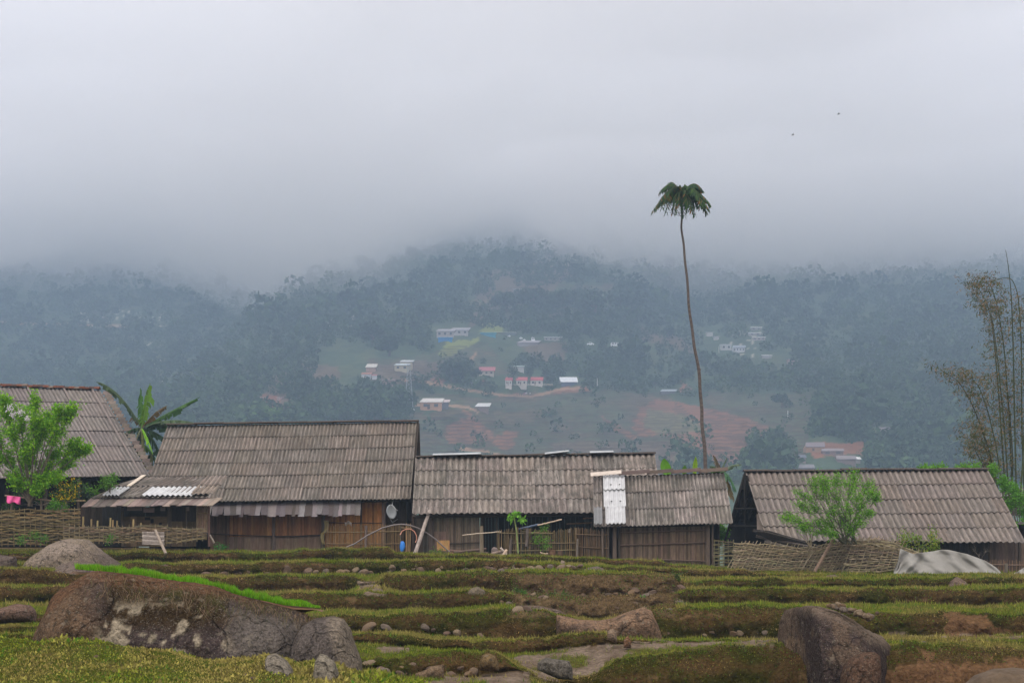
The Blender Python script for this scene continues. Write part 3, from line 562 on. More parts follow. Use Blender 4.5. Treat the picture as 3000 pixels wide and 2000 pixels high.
for a in [(795, 1245, 105, 62, 'bright green round tree rising behind the big roof on the left', (.10, .19, .035)), (880, 1245, 50, 36, 'small pale green tree right of the bright round tree behind the roof', (.09, .17, .04)),
          (1165, 1185, 90, 60, 'green tree at the foot of the lattice mast', (.06, .11, .035)), (1010, 1240, 60, 34, 'dark rounded tree standing left of the mast above the big roof', (.04, .065, .03)),
          (1135, 1232, 34, 34, 'yellow green tree just above the ridge of the big roof', (.10, .16, .035)), (1095, 1225, 70, 44, 'dark tree left of the yellow green one near the ridge', (.04, .065, .03)),
          (1320, 1118, 95, 60, 'large dark tree left of the red roofed bungalow', (.035, .06, .03)), (1385, 1120, 60, 45, 'dark tree between the large dark tree and the red roofed bungalow', (.04, .065, .03)),
          (1502, 1126, 34, 62, 'tall dark tree left of the three white and red houses', (.03, .055, .03)), (1552, 1126, 30, 60, 'narrow dark tree between the first and second red roofs', (.03, .055, .03)),
          (1598, 1124, 26, 62, 'narrow dark tree between the second and third red roofs', (.03, .055, .03)), (1640, 1116, 40, 45, 'dark tree between the third red roof and the white roofed barn', (.035, .06, .03)),
          (1720, 1120, 60, 46, 'green tree just right of the white roofed barn', (.055, .09, .035)), (2255, 1380, 130, 90, 'broad dark tree left of the brown village houses', (.04, .07, .032)),
          (2205, 1375, 80, 60, 'rounded green tree left of the broad dark tree below the red fields', (.05, .085, .035)), (2560, 1370, 90, 92, 'tall green tree right of the brown village houses', (.06, .105, .04)),
          (2480, 1280, 60, 36, 'dark tree above the brown village houses', (.035, .06, .03)), (2640, 1365, 80, 60, 'dark tree at the right of the tall green tree', (.04, .065, .03)),
          (2740, 1368, 90, 50, 'grey green tree between the village and the bamboo', (.045, .07, .035)), (2500, 1245, 60, 34, 'small tree on the slope above the village', (.04, .07, .03)),
          (1010, 905, 60, 60, 'dark tree on the hazy left shoulder of the hill', (.03, .05, .03)), (1060, 790, 46, 44, 'dark treetop on the skyline left of centre in the mist', (.03, .05, .028)), (1085, 785, 30, 30, 'smaller treetop beside the skyline tree in the mist', (.03, .05, .028)),
          (1205, 760, 44, 40, 'faint treetop fading into the cloud near the hill top', (.03, .05, .028)), (490, 800, 60, 54, 'lone spreading tree on the misty left skyline', (.03, .05, .028)), (650, 850, 50, 46, 'faint tree in the misty gap between the two hills', (.03, .05, .028)),
          (1480, 915, 110, 60, 'big round tree at the left end of the wood above the vans', (.035, .06, .03)), (1560, 905, 100, 62, 'second big tree of the wood above the vans', (.04, .065, .03)), (1650, 915, 110, 66, 'third big tree of the wood above the vans', (.035, .06, .028)),
          (1740, 925, 120, 72, 'widest round tree of the wood above the vans', (.04, .068, .032)), (1840, 930, 110, 70, 'rightmost big tree of the wood above the vans', (.035, .06, .03)), (1960, 790, 50, 44, 'dark tree on the slope left of the tall palm in the mist', (.03, .05, .03)),
          (1955, 990, 50, 30, 'dark bush behind the palm trunk on the red slope', (.035, .06, .03)), (1920, 1135, 22, 24, 'small dark tree left of the low farm building behind the palm', (.03, .055, .03)), (1830, 1130, 24, 26, 'small dark tree in the green field below the vans', (.03, .055, .03)),
          (2290, 1190, 60, 38, 'dark tree right of the red fields', (.035, .06, .03)), (1140, 1040, 90, 60, 'dark tree clump behind the two storey white house', (.03, .055, .03)), (1090, 1010, 90, 70, 'large dark tree up the slope from the two storey white house', (.03, .052, .03))]:
    far_tree(a[0], a[1], a[2], a[3], a[4], GT, a[5])
# ------------------------------------------------------------------ houses of the hamlet
BRN = (.15, .095, .06); DRK = (.06, .045, .035); ORG = (.30, .15, .065); GRY = (.21, .17, .15); VIO = (.11, .088, .09)
def ridge_pieces(mb, a, b, n, w=.16, h=.07, cols=None, jz=.03):
    a, b = Vector(a), Vector(b)
    for i in range(n):
        p, q = a.lerp(b, i/n), a.lerp(b, (i+1.06)/n); j = Vector((0, 0, random.uniform(-jz, jz)+h*.5)); c = cols[i % len(cols)] if cols else tone((.34, .29, .25), .2)
        pts = []
        for s in (-1, -.5, 0, .5, 1): pts.append(Vector((0, s*w, h*(1-s*s))))
        V = [p+j+o for o in pts]+[q+j+Vector((0, 0, random.uniform(-.01, .015)))+o for o in pts]
        V += [v-Vector((0, 0, .02)) for v in V]
        F = [(k, k+1, k+6, k+5) for k in range(4)]+[(k+10, k+15, k+16, k+11) for k in range(4)]+[(0, 10, 11, 1), (1, 11, 12, 2), (2, 12, 13, 3), (3, 13, 14, 4), (0, 5, 15, 10), (4, 14, 19, 9)]
        mb.add(V, F, c)
def house(name, label, eL, eR, rL, rR, zb, nrows, nw, mat, oh=.45, inset=.35, walls=True, frontcut=None, back=True, wcol=DRK, backdrop=None, group=None, cat='house', **k):
    """corners as (px,py,D). builds front roof slope, back slope, rear and gable walls"""
    eL, eR, rL, rR = P(*eL), P(*eR), P(*rL), P(*rR)
    base = (eL+eR)/2; base.z = zb; root = empty(name, base, label, cat, group)
    R = roof(root, (eL, eR, rL, rR), nrows, nw, mat, **k)
    bL, bR = rL*2-eL, rR*2-eR; bL.z, bR.z = eL.z+.1, eR.z+.1
    if back:
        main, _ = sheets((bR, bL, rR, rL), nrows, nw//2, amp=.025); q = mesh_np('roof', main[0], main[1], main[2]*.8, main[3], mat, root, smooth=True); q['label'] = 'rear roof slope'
    if walls:
        fd = (rL-eL); fd.z = 0; ln = fd.length; fd.normalize(); ax = (eR-eL).normalized()
        a = eL+fd*oh+ax*inset; b = eR+fd*oh-ax*inset; c = bR-fd*oh-ax*inset; d = bL-fd*oh+ax*inset
        def dn(p): return Vector((p.x, p.y, zb-.25))
        def tp(p, f=0): return Vector((p.x, p.y, p.z+(oh*(rL.z-eL.z)/ln)-.07))
        mb = MB(); plankwall(mb, dn(d), dn(c), tp(d), tp(c), .25, wcol); mb.build('rear_wall', 'wood', root)
        for (p, q, rr) in ((d, a, rL+ax*inset), (b, c, rR-ax*inset)):
            mb = MB(); tl, tr = tp(p), tp(q); n = 22; top = Vector((rr.x, rr.y, rr.z-.12))
            for i in range(n):
                u0, u1 = i/n, (i+.93)/n
                def hgt(u):
                    z = tl.z+(top.z-tl.z)*(u*2) if u < .5 else top.z+(tr.z-top.z)*(u*2-1); return z
                x0, x1 = dn(p).lerp(dn(q), u0), dn(p).lerp(dn(q), u1)
                mb.box(x0, x1, Vector((x1.x, x1.y, hgt(u1))), Vector((x0.x, x0.y, hgt(u0))), (ax if p is b else -ax)*.02, tone(wcol, .3))
            mb.build('gable_wall', 'wood', root)
    return root, (eL, eR, rL, rR, bL, bR)
def pwall(root, x0, x1, ytl, ytr, ybl, ybr, D, name='wall', w=.1, col=BRN, mat='wood', var=.3, label=None, D2=None, **k):
    mb = MB(); D2 = D2 or D; plankwall(mb, P(x0, ybl, D), P(x1, ybr, D2), P(x0, ytl, D), P(x1, ytr, D2), w, col, var, **k)
    o = mb.build(name, mat, root)
    if label: o['label'] = label
    return o
def post(root, x0, y0, x1, y1, D, r=.06, col=BRN, name='post', mat='wood', D2=None, n=7, thing=None, taper=.85):
    mb = MB(); D2 = D2 or D; a, b = P(x0, y0, D), P(x1, y1, D2); pts = [a.lerp(b, t)+Vector((random.uniform(-.01, .01), 0, 0)) for t in (0, .35, .7, 1)]
    mb.tube(pts, [r, r*.97, r*.92, r*taper], n, col); o = mb.build(name, mat, root)
    if thing: tag(o, *thing)
    return o
def sagline(x0, y0, x1, y1, D, r=.02, col=BRN, sag=2, root=None, name='rail', mat='wood', thing=None, D2=None, n=5):
    D2 = D2 or D; mb = MB(); pts = [P(x0+(x1-x0)*t, y0+(y1-y0)*t+sag*4*t*(1-t)+random.uniform(-.6, .6), D+(D2-D)*t) for t in np.linspace(0, 1, 9)]
    mb.tube(pts, r, n, col); o = mb.build(name, mat, root)
    if thing: tag(o, *thing)
    return o

# --- house at the far left, turned away, tile-capped ridge
h1, c1 = house('farmhouse', 'leftmost house with a steep grey sheet roof and reddish ridge tiles behind the green tree', (-110, 1402, 60), (440, 1398, 64), (-240, 1124, 65), (292, 1143, 69.5), -.1, 6, 44, 'roof_clean', seed=3, amp=.016, lift=.026, tn=.10, base=(.98, .95, .98), sag=.02)
mb = MB(); ridge_pieces(mb, c1[2], c1[3], 34, .14, .10, [(.24, .10, .065), (.20, .09, .07), (.15, .10, .09), (.28, .12, .08), (.30, .24, .21)]); mb.build('ridge_tiles', 'stone', h1)
mb = MB()
for u in (.13, .36, .585, .79, .955):
    a, b = c1[0].lerp(c1[1], u), c1[2].lerp(c1[3], u); n_ = Vector((.2, -.6, .7)).normalized(); mb.tube([a+n_*.06, a.lerp(b, .5)+n_*.06, b+n_*.06], .045, 5, (.22, .19, .18))
mb.build('roof_batten', 'woodh', h1)
mb = MB(); e0, e1, r0, r1 = c1[0], c1[1], c1[2], c1[3]
for i in range(24):
    t = .02+.94*i/24; p = e1.lerp(r1, t); mb.box(p+Vector((-.05, 0, .09)), p+Vector((.30, 0, .05)), p+Vector((.30, .18, .25)), p+Vector((-.05, .18, .27)), (0, 0, .03), tone((.24, .215, .20), .3))
mb.build('verge_tiles', 'stone', h1)
pwall(h1, -100, 420, 1404, 1404, 1600, 1600, 65.5, 'wall', .2, (.035, .03, .027), var=.4)
post(h1, 132, 1402, 135, 1500, 62, .09, DRK); post(h1, 20, 1402, 22, 1500, 62, .09, DRK); post(h1, 232, 1402, 230, 1500, 62, .07, DRK)

# --- long house left of centre
h2, c2 = house('farmhouse', 'biggest house left of centre with tall brown grey roof and orange bamboo walls', (412, 1472, 60.5), (1203, 1462, 60.5), (491, 1247, 64.6), (1221, 1238, 64.6), -.2, 6, 68, 'roof', seed=11, amp=.030, tn=.14, base=(.92, .87, .82), sag=.10, inset=.25, wcol=(.05, .04, .03))
mb = MB(); ridge_pieces(mb, c2[2]+Vector((-.05, 0, .03)), c2[3]+Vector((.02, 0, .04)), 9, .17, .06, None, .02); mb.build('ridge_cap', 'roof_clean', h2)
# right gable: dark timber behind the verge
mb = MB(); mb.tube([P(1204, 1470, 60.9), P(1224, 1238, 64.7)], .07, 5, DRK); mb.tube([P(1232, 1475, 66), P(1225, 1240, 64.9)], .07, 5, DRK); mb.build('barge_board', 'wood', h2)
# front walls
WD = 61.4
pwall(h2, 616, 668, 1500, 1500, 1614, 1614, WD, 'wall', .12, (.10, .065, .045), 'bamboo')
pwall(h2, 668, 800, 1500, 1498, 1614, 1614, WD, 'wall', .09, (.27, .135, .06), 'bamboo', .4, jd=.03)
pwall(h2, 806, 945, 1498, 1498, 1614, 1614, WD, 'wall', .09, (.25, .125, .065), 'bamboo', .35, jd=.03)
pwall(h2, 668, 800, 1572, 1571, 1614, 1614, WD-.04, 'lower_panel', .13, (.17, .125, .10), 'bamboo', .25)
pwall(h2, 806, 945, 1571, 1569, 1614, 1614, WD-.04, 'lower_panel', .13, (.165, .12, .095), 'bamboo', .25)
pwall(h2, 950, 1120, 1464, 1462, 1618, 1620, WD+.2, 'wall', .11, (.38, .18, .06), 'bamboo', .45, label='bright orange board wall under the right end of the eave')
pwall(h2, 1128, 1206, 1462, 1462, 1620, 1622, WD+.6, 'wall', .13, (.075, .052, .04), 'wood', .35)
for (x, r_, c) in ((668, .05, BRN), (802, .075, (.17, .13, .11)), (947, .08, (.15, .12, .10)), (1124, .10, (.20, .14, .12)), (1058, .04, DRK)): post(h2, x, 1616, x, 1466 if x > 1000 else 1498, WD-.12, r_, c)
sagline(612, 1562, 806, 1570, WD-.15, .025, DRK, 1, h2); sagline(806, 1571, 945, 1566, WD-.15, .03, DRK, 1, h2); sagline(955, 1530, 1122, 1532, WD-.0, .02, DRK, 0, h2); sagline(612, 1500, 1050, 1499, WD-.1, .05, DRK, 0, h2)
mb = MB()
for x in np.arange(622, 1200, 34): mb.tube([P(x, 1470, 60.62), P(x, 1460, 62)], .04, 4, DRK)
mb.tube([P(614, 1474, 61.2), P(1204, 1465, 61.2)], .06, 5, DRK); mb.build('rafter_ends', 'wood', h2)
# short strip of weathered boards hung below the eave
mb = MB(); x = 612.0; random.seed(21)
while x < 1046:
    w = random.uniform(9, 22); sk = random.uniform(2, 9)*(1-(x-612)/700); yb = 1504+random.uniform(-2, 7)+(3 if x > 700 else 0); yt = 1471-(x-612)*.012; d = random.uniform(0, .05)
    c = tone(random.choice([VIO, (.15, .125, .13), (.10, .08, .08), (.18, .155, .16), (.07, .055, .05)]), .15)
    mb.box(P(x-sk, yb, 59.95-d), P(x+w-sk, yb+random.uniform(-1, 1), 59.95-d), P(x+w+1, yt, 60.9-d), P(x, yt, 60.9-d), (0, .02, .02), c); x += w*.93
mb.build('eave_boards', 'wood', h2)
# --- satellite dish, ribbon, and things on the wall
d_ = empty('satellite_dish', P(1147, 1530, 60.4), 'grey round satellite dish mounted at the right end of the long house', 'satellite dish')
mb = MB(); C0 = P(1147, 1498, 60.4); n_ = Vector((.78, -.6, .12)).normalized(); a_ = n_.cross(Vector((0, 0, 1))).normalized(); b_ = a_.cross(n_)
V = [C0-n_*.09]; rg = 5
for k in range(1, rg+1):
    for i in range(24): th = 2*math.pi*i/24; V.append(C0+(a_*math.cos(th)+b_*math.sin(th))*.31*k/rg+n_*(-.09+.09*(k/rg)**2))
Fc = [(0, 1+i, 1+(i+1) % 24) for i in range(24)]+[(1+k*24+i, 1+(k+1)*24+i, 1+(k+1)*24+(i+1) % 24, 1+k*24+(i+1) % 24) for k in range(rg-1) for i in range(24)]
mb.add(V, Fc, (.34, .36, .37)); q = mb.build('dish', 'paint', d_, smooth=True); q.modifiers.new('t', 'SOLIDIFY').thickness = .012
mb = MB(); mb.tube([C0-n_*.08, C0-n_*.22+Vector((0, 0, -.1)), P(1150, 1530, 60.7), P(1165, 1520, 61.4)], .02, 6, (.2, .2, .2)); mb.tube([P(1148, 1480, 60.4), P(1152, 1465, 60.9)], .018, 5, (.3, .3, .3)); mb.build('bracket', 'paint', d_)
mb = MB(); mb.tube([C0-b_*-.3, C0+n_*.34, C0+n_*.36+b_*.02], .012, 5, (.25, .25, .25)); mb.build('feed_arm', 'paint', d_)
def cloth(name, poly_fn, nu, nv, col, mat, thing=None, parent=None, th=.01):
    V = []; Cc = []
    for j in range(nv):
        for i in range(nu): V.append(poly_fn(i/(nu-1), j/(nv-1))); k = 1+.0*i; Cc.append(col)
    idx = np.arange(nu*nv).reshape(nv, nu); f = np.stack([idx[:-1, :-1], idx[:-1, 1:], idx[1:, 1:], idx[1:, :-1]], -1).reshape(-1, 4)
    o = mesh_np(name, np.array([tuple(v) for v in V]), f, np.array(Cc), None, mat, parent, base=True, smooth=True)
    md = o.modifiers.new('t', 'SOLIDIFY'); md.thickness = th
    if thing: tag(o, *thing)
    return o
MT['cloth'] = M('cloth', (1, 1, 1), .85, 9, .15)
cloth('cloth_strip', lambda u, v: P(944+14*u*(1-.4*v)+(4 if v < .5 else -2)+3*math.sin(v*7), 1524+70*v, 60.9+.05*math.sin(u*6+v*4)), 6, 14, (.30, .25, .12), 'cloth', ('twisted olive cloth strip hanging on the post of the long house', 'cloth'))
cloth('rag', lambda u, v: P(1010+20*u, 1526+10*v+5*abs(u-.5)+2*math.sin(u*8), 60.95+.04*math.sin(u*7)), 8, 4, (.42, .36, .31), 'cloth', ('small pale rag hung on the wall of the long house above the pickets', 'rag'))
# --- lean-to shed at the left end of the long house
DS = 58.3; sh = empty('lean_to_shed', P(430, 1590, DS), 'low dark lean-to shed with patched sheet roof at the left end of the long house', 'shed')
sr = roof(sh, (P(268, 1458, DS-.9), P(608, 1456, DS-.9), P(345, 1424, DS+.1), P(640, 1424, DS+.1)), 1, 21, 'roof_moss', seed=31, amp=.032, per=4, tn=.2, base=(.9, .85, .8))
# lower run: white sheets sit between px 300-378 and 418-571
for q in list(sr.children): bpy.data.objects.remove(q)
sr2 = roof(sh, (P(330, 1428, DS+.08), P(630, 1426, DS+.08), P(418, 1399, DS+1.0), P(668, 1399, DS+1.0)), 1, 17, 'roof_moss', {}, seed=33, amp=.03, per=6, tn=.2, base=(.85, .78, .74))
for (x0, x1, x2, x3, nw_, br) in ((300, 352, 334, 388, 5, .78), (416, 568, 449, 604, 10, 1.0)):
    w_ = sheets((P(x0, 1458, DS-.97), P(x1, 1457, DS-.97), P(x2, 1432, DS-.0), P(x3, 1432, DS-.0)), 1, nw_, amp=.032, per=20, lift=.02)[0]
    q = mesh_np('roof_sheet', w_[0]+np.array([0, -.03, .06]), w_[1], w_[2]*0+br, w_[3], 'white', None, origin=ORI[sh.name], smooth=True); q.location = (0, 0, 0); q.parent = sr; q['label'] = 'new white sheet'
mb = MB(); q0, q1 = P(372, 1430, DS+.0), P(416, 1399, DS+1.0); mb.box(q0+Vector((0, -.03, .09)), q0+Vector((.17, -.03, .09)), q1+Vector((.17, -.03, .09)), q1+Vector((0, -.03, .09)), (0, 0, .03), (.55, .49, .41)); mb.build('pale_board', 'woodh', sh)
rs = roof(sh, (P(560, 1456, DS-.95), P(625, 1454, DS-.95), P(610, 1399, DS+1.0), P(668, 1400, DS+1.0)), 2, 4.6, 'roof', {}, seed=35, amp=.034, per=6, base=(1.15, 1.05, .95)); rs['label'] = 'lighter brown sheets at the right end'
rs.location.z = .10
mb = MB(); x = 238.0; random.seed(5)
while x < 604:
    w = random.uniform(12, 24); yb = 1484-(x-238)*.012+random.uniform(-2, 2); d = random.uniform(0, .06); c = tone(random.choice([(.16, .13, .12), (.12, .10, .09), (.22, .18, .16), (.26, .21, .18)]), .2)
    mb.box(P(x, yb, DS-1.45-d), P(x+w, yb, DS-1.45-d), P(x+w+30, 1459, DS-.7-d), P(x+30, 1459, DS-.7-d), (0, 0, .03), c); x += w*.9
mb.build('eave_boards', 'woodh', sh)
SW = DS+.2
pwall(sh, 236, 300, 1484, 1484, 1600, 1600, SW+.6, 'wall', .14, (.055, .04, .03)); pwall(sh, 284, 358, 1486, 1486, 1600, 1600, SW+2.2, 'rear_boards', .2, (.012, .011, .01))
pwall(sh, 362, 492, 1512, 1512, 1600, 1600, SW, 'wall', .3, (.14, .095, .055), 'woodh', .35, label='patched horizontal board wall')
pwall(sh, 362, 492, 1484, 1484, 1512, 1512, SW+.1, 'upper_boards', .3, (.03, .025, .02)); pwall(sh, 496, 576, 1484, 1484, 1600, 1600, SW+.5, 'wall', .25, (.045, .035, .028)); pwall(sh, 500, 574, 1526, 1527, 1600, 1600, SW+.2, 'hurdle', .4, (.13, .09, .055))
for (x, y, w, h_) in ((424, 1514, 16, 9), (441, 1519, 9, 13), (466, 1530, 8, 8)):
    mb = MB(); mb.box(P(x, y+h_, SW-.03), P(x+w, y+h_, SW-.03), P(x+w, y, SW-.03), P(x, y, SW-.03), (0, .02, 0), (.01, .009, .008)); mb.build('gap', 'wood', sh)  # no opening: near-black slabs paint the dark of each gap onto the wall
for (x, y, w, h_) in ((372, 1486, 44, 9), (420, 1486, 32, 14), (470, 1484, 14, 12), (546, 1484, 8, 12)):
    mb = MB(); mb.box(P(x, y+h_, DS-1.0), P(x+w, y+h_, DS-1.0), P(x+w, y, DS-1.0), P(x, y, DS-1.0), (0, .02, 0), tone((.14, .11, .10))); mb.build('hanging_board', 'woodh', sh)
for (x, r_) in ((359, .07), (494, .08), (500, .04), (545, .04)): post(sh, x, 1600, x, 1486, SW-.15, r_, (.10, .075, .055))
mb = MB()
for i in range(6): x = 578+i*5.4; mb.tube([P(x, 1560, DS-.5), P(x+1, 1478, DS-.5)], .055, 6, tone((.19, .13, .095)))
mb.build('bamboo_corner', 'bamboo', sh); sagline(575, 1502, 612, 1502, DS-.62, .025, (.25, .17, .10), 0, sh)
post(sh, 612, 1600, 613, 1462, DS-.6, .05, (.15, .085, .07))

# --- middle house
h3, c3 = house('farmhouse', 'long low house in the middle with white caps along part of its ridge', (1208, 1508, 58.8), (1738, 1503, 58.8), (1218, 1339, 62.3), (1917, 1329, 62.3), -.3, 4, 39, 'roof_moss', seed=41, amp=.036, lift=.026, tn=.16, base=(1.06, 1.0, .98), sag=.08, walls=False, back=False)
for q in list(h3.children):
    if q.name.startswith('roof'): bpy.data.objects.remove(q)
e3R = P(1945, 1500, 58.8); c3 = (c3[0], e3R, c3[2], c3[3])
r3 = roof(h3, c3, 4, 41, 'roof_moss', seed=41, amp=.036, lift=.026, tn=.16, base=(1.12, 1.06, 1.03), sag=.08)
bk = (c3[3]*2-c3[1], c3[2]*2-c3[0]); bk[0].z = bk[1].z = c3[0].z
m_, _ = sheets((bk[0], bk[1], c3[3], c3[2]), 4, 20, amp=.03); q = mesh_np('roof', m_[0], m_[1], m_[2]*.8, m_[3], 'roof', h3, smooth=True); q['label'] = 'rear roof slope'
mb = MB(); ridge_pieces(mb, c3[2], c3[3], 11, .15, .05, [(.33, .29, .27)], .012); mb.build('ridge_cap', 'roof_clean', h3)
for (x0, x1, y0, y1) in ((1268, 1405, 1335, 1332), (1596, 1662, 1332, 1325), (1727, 1793, 1328, 1327)):
    mb = MB(); ridge_pieces(mb, P(x0, y0, 62.15), P(x1, y1, 62.15), 2 if x1-x0 > 100 else 1, .2, .07, [(.75, .78, .80)], .0); q = mb.build('white_ridge_cap', 'white', h3)
WD3 = 59.8
pwall(h3, 1206, 1262, 1508, 1508, 1628, 1628, WD3+.3, 'wall', .12, (.075, .055, .043))
pwall(h3, 1262, 1405, 1512, 1512, 1630, 1630, WD3, 'wall', .09, (.14, .105, .08), 'bamboo', .4)
pwall(h3, 1272, 1318, 1556, 1556, 1630, 1630, WD3-.06, 'lower_panel', .09, (.17, .12, .10), 'bamboo', .2)
pwall(h3, 1415, 1450, 1508, 1508, 1630, 1630, WD3+1.2, 'wall', .12, (.04, .032, .028))
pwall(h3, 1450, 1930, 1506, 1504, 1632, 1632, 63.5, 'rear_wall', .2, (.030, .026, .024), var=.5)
mb = MB(); plankwall(mb, Vector((P(1926, 0, 62).x, 59.4, -.6)), Vector((P(1926, 0, 62).x, 65, -.6)), Vector((P(1926, 0, 62).x, 59.4, 1.4)), Vector((P(1926, 0, 62).x, 65, 1.4)), .2, DRK); mb.build('gable_wall', 'wood', h3)
mb = MB(); plankwall(mb, P(1212, 1632, 60), Vector((P(1212, 0, 60).x, 65, -.6)), P(1212, 1515, 60), Vector((P(1212, 0, 60).x, 65, 1.3)), .2, DRK); mb.build('gable_wall', 'wood', h3)
for (x, r_, c) in ((1264, .12, (.12, .09, .075)), (1411, .07, DRK), (1456, .05, DRK), (1610, .06, DRK), (1735, .06, DRK)): post(h3, x, 1632, x, 1508, WD3-.1, r_, c)
sagline(1316, 1592, 1410, 1589, WD3-.12, .025, DRK, 0, h3); sagline(1660, 1534, 1735, 1530, WD3-.2, .03, (.17, .10, .06), 0, h3); sagline(1210, 1513, 1900, 1506, 59.3, .06, DRK, 0, h3); sagline(1708, 1518, 1736, 1516, 59.5, .03, (.30, .17, .10), 0, h3)

# --- small house in front with the white sheets
h4, c4 = house('farmhouse', 'small front house with white sheets on its patchy roof and a dark woven wall', (1740, 1543, 57.2), (2147, 1533, 57.2), (1738, 1396, 59.8), (2121, 1385, 59.8), -.75, 3, 34, 'roof_moss', seed=52, amp=.034, lift=.026, tn=.3, jit=.012, per=5, base=(1.1, 1.06, 1.04), inset=.5, oh=.5, wcol=(.06, .045, .035), sag=.02)
for q in list(h4.children):
    if q.name.startswith('roof'): 
        for ch in list(q.children): bpy.data.objects.remove(ch)
# first column is half a sheet, then the white column: laid as separate sheets over the roof
A, B, C_, D_ = [np.array(q) for q in (c4[0], c4[1], c4[2], c4[3])]
r4 = [q for q in h4.children if q.name.startswith('roof') and 'label' not in q][0]
def onroof(u, v): return Vector(A*(1-u)*(1-v)+B*u*(1-v)+C_*(1-u)*v+D_*u*v)
for (u0, u1, v0, v1, br) in ((.085, .228, 0.0, .345, .96), (.0, .06, 0.0, .34, .40), (.075, .236, .335, .675, 1.0), (.075, .236, .668, .99, 1.0)):
    w_ = sheets((onroof(u0, v0), onroof(u1, v0), onroof(u0, v1), onroof(u1, v1)), 1, max(2, round((u1-u0)*34)), amp=.034, per=20, lift=.026, seed=int(v0*10), sag=0)[0]
    q = mesh_np('roof_sheet', w_[0]+np.array([0, -.045, .075]), w_[1], w_[2]*0+br, w_[3], 'white', None, origin=ORI[h4.name], smooth=True); q.location = (0, 0, 0); q.parent = r4; q['label'] = 'new white sheet'; q.modifiers.new('t', 'SOLIDIFY').thickness = .012
    if v0 > .3:
        for uu in (.35, .75): mb = MB(); mb.cube(onroof(u0+(u1-u0)*uu, v0+.10)+Vector((0, -.09, .12)), .06, .06, .04, (.05, .05, .05)); mb.build('bolt', 'paint', h4)
mb = MB(); random.seed(9)
xs_ = [1730, 1812, 1895, 1965, 2045, 2124]
for i in range(5):
    a, b = P(xs_[i], 1395-(xs_[i]-1730)*.030, 59.6), P(xs_[i+1]+8, 1390-(xs_[i+1]-1730)*.030, 59.6); c = (.50, .45, .40) if i == 0 else tone((.085, .062, .052), .2)
    mb.box(a+Vector((0, -.14, 0)), b+Vector((0, -.14, 0)), b+Vector((0, .02, .13)), a+Vector((0, .02, .13)), (0, .02, .035), c)
mb.build('ridge_board', 'woodh', h4)
WD4 = 57.9
pwall(h4, 1812, 2078, 1545, 1540, 1664, 1668, WD4, 'wall', .07, (.125, .090, .068), 'bamboo', .4, label='dark red brown woven bamboo wall')
pwall(h4, 1790, 1815, 1545, 1545, 1645, 1645, WD4+.2, 'wall', .1, DRK)
for (y0, y1) in ((1560, 1552), (1597, 1588), (1636, 1643)): sagline(1812, y0, 2070, y1, WD4-.08, .03, (.15, .10, .08), 0, h4, D2=WD4-.08)
for (x, r_, c, y1) in ((1782, .055, (.13, .10, .08), 1540), (1801, .09, (.15, .11, .09), 1540), (2074, .10, (.15, .11, .085), 1536), (2088, .05, (.12, .09, .07), 1534), (1815, .05, DRK, 1545)): post(h4, x, 1668 if x > 1900 else 1645, x, y1, WD4-.15, r_, c)

# --- right house with open dark gable
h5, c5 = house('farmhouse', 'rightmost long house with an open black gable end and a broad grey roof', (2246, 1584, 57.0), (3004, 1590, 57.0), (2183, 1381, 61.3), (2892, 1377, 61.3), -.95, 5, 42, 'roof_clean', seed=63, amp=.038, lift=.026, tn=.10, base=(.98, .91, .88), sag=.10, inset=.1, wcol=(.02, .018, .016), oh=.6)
for q in list(h5.children):
    if q.name.startswith('gable_wall'): bpy.data.objects.remove(q)
mb = MB(); ridge_pieces(mb, c5[2]+Vector((-.08, 0, .02)), c5[3], 10, .18, .06, [(.36, .31, .29), (.30, .26, .24)], .03); mb.build('ridge_cap', 'roof_clean', h5)
# rear slope seen from inside at the open gable: it starts further left
bL5 = P(2119, 1588, 65.6)
m_, _ = sheets((P(2990, 1585, 66), bL5, P(2892, 1379, 61.5), P(2181, 1383, 61.5)), 4, 30, amp=.035); q = mesh_np('roof', m_[0], m_[1], m_[2]*.10, m_[3], 'roof', h5, smooth=True); q['label'] = 'rear slope seen from inside'; q.location = (0, 0, -.02)  # interior shade put into the colour: same sheets darkened almost to black
pwall(h5, 2122, 2250, 1580, 1410, 1670, 1670, 64.3, 'inner_wall', .25, (.015, .014, .014))  # near black, the dark inside the open gable painted into its boards
mb = MB()
for (x0, y0, x1, y1) in ((2182, 1385, 2122, 1590), (2188, 1392, 2250, 1600), (2150, 1490, 2213, 1490), (2136, 1541, 2232, 1541), (2182, 1384, 2182, 1590)): mb.tube([P(x0, y0, 60.6), P(x1, y1, 60.9)], .05, 5, (.03, .026, .024))
mb.build('gable_frame', 'wood', h5)
mb = MB(); mb.box(P(2218, 1556, 58.2), P(2236, 1556, 58.2), P(2226, 1505, 59.4), P(2217, 1505, 59.4), (0, .03, 0), (.19, .15, .13)); mb.build('loose_board', 'wood', h5)
pwall(h5, 2740, 3060, 1583, 1583, 1690, 1690, 58.6, 'wall', .12, (.085, .062, .055), 'bamboo', .35); pwall(h5, 2760, 2895, 1585, 1585, 1690, 1690, 58.5, 'wall', .14, (.045, .038, .035), 'wood', .3); pwall(h5, 2260, 2740, 1582, 1583, 1690, 1690, 58.9, 'wall', .2, (.05, .04, .035))
for x in (2760, 2898, 2985): post(h5, x, 1690, x, 1583, 58.0, .05, DRK)
mb = MB(); plankwall(mb, Vector((P(2985, 0, 58.6).x, 58.6, -1.3)), Vector((P(2985, 0, 58.6).x, 66, -1.3)), Vector((P(2985, 0, 58.6).x, 58.6, .2)), Vector((P(2985, 0, 58.6).x, 66, .2)), .2, DRK); mb.build('gable_wall', 'wood', h5)
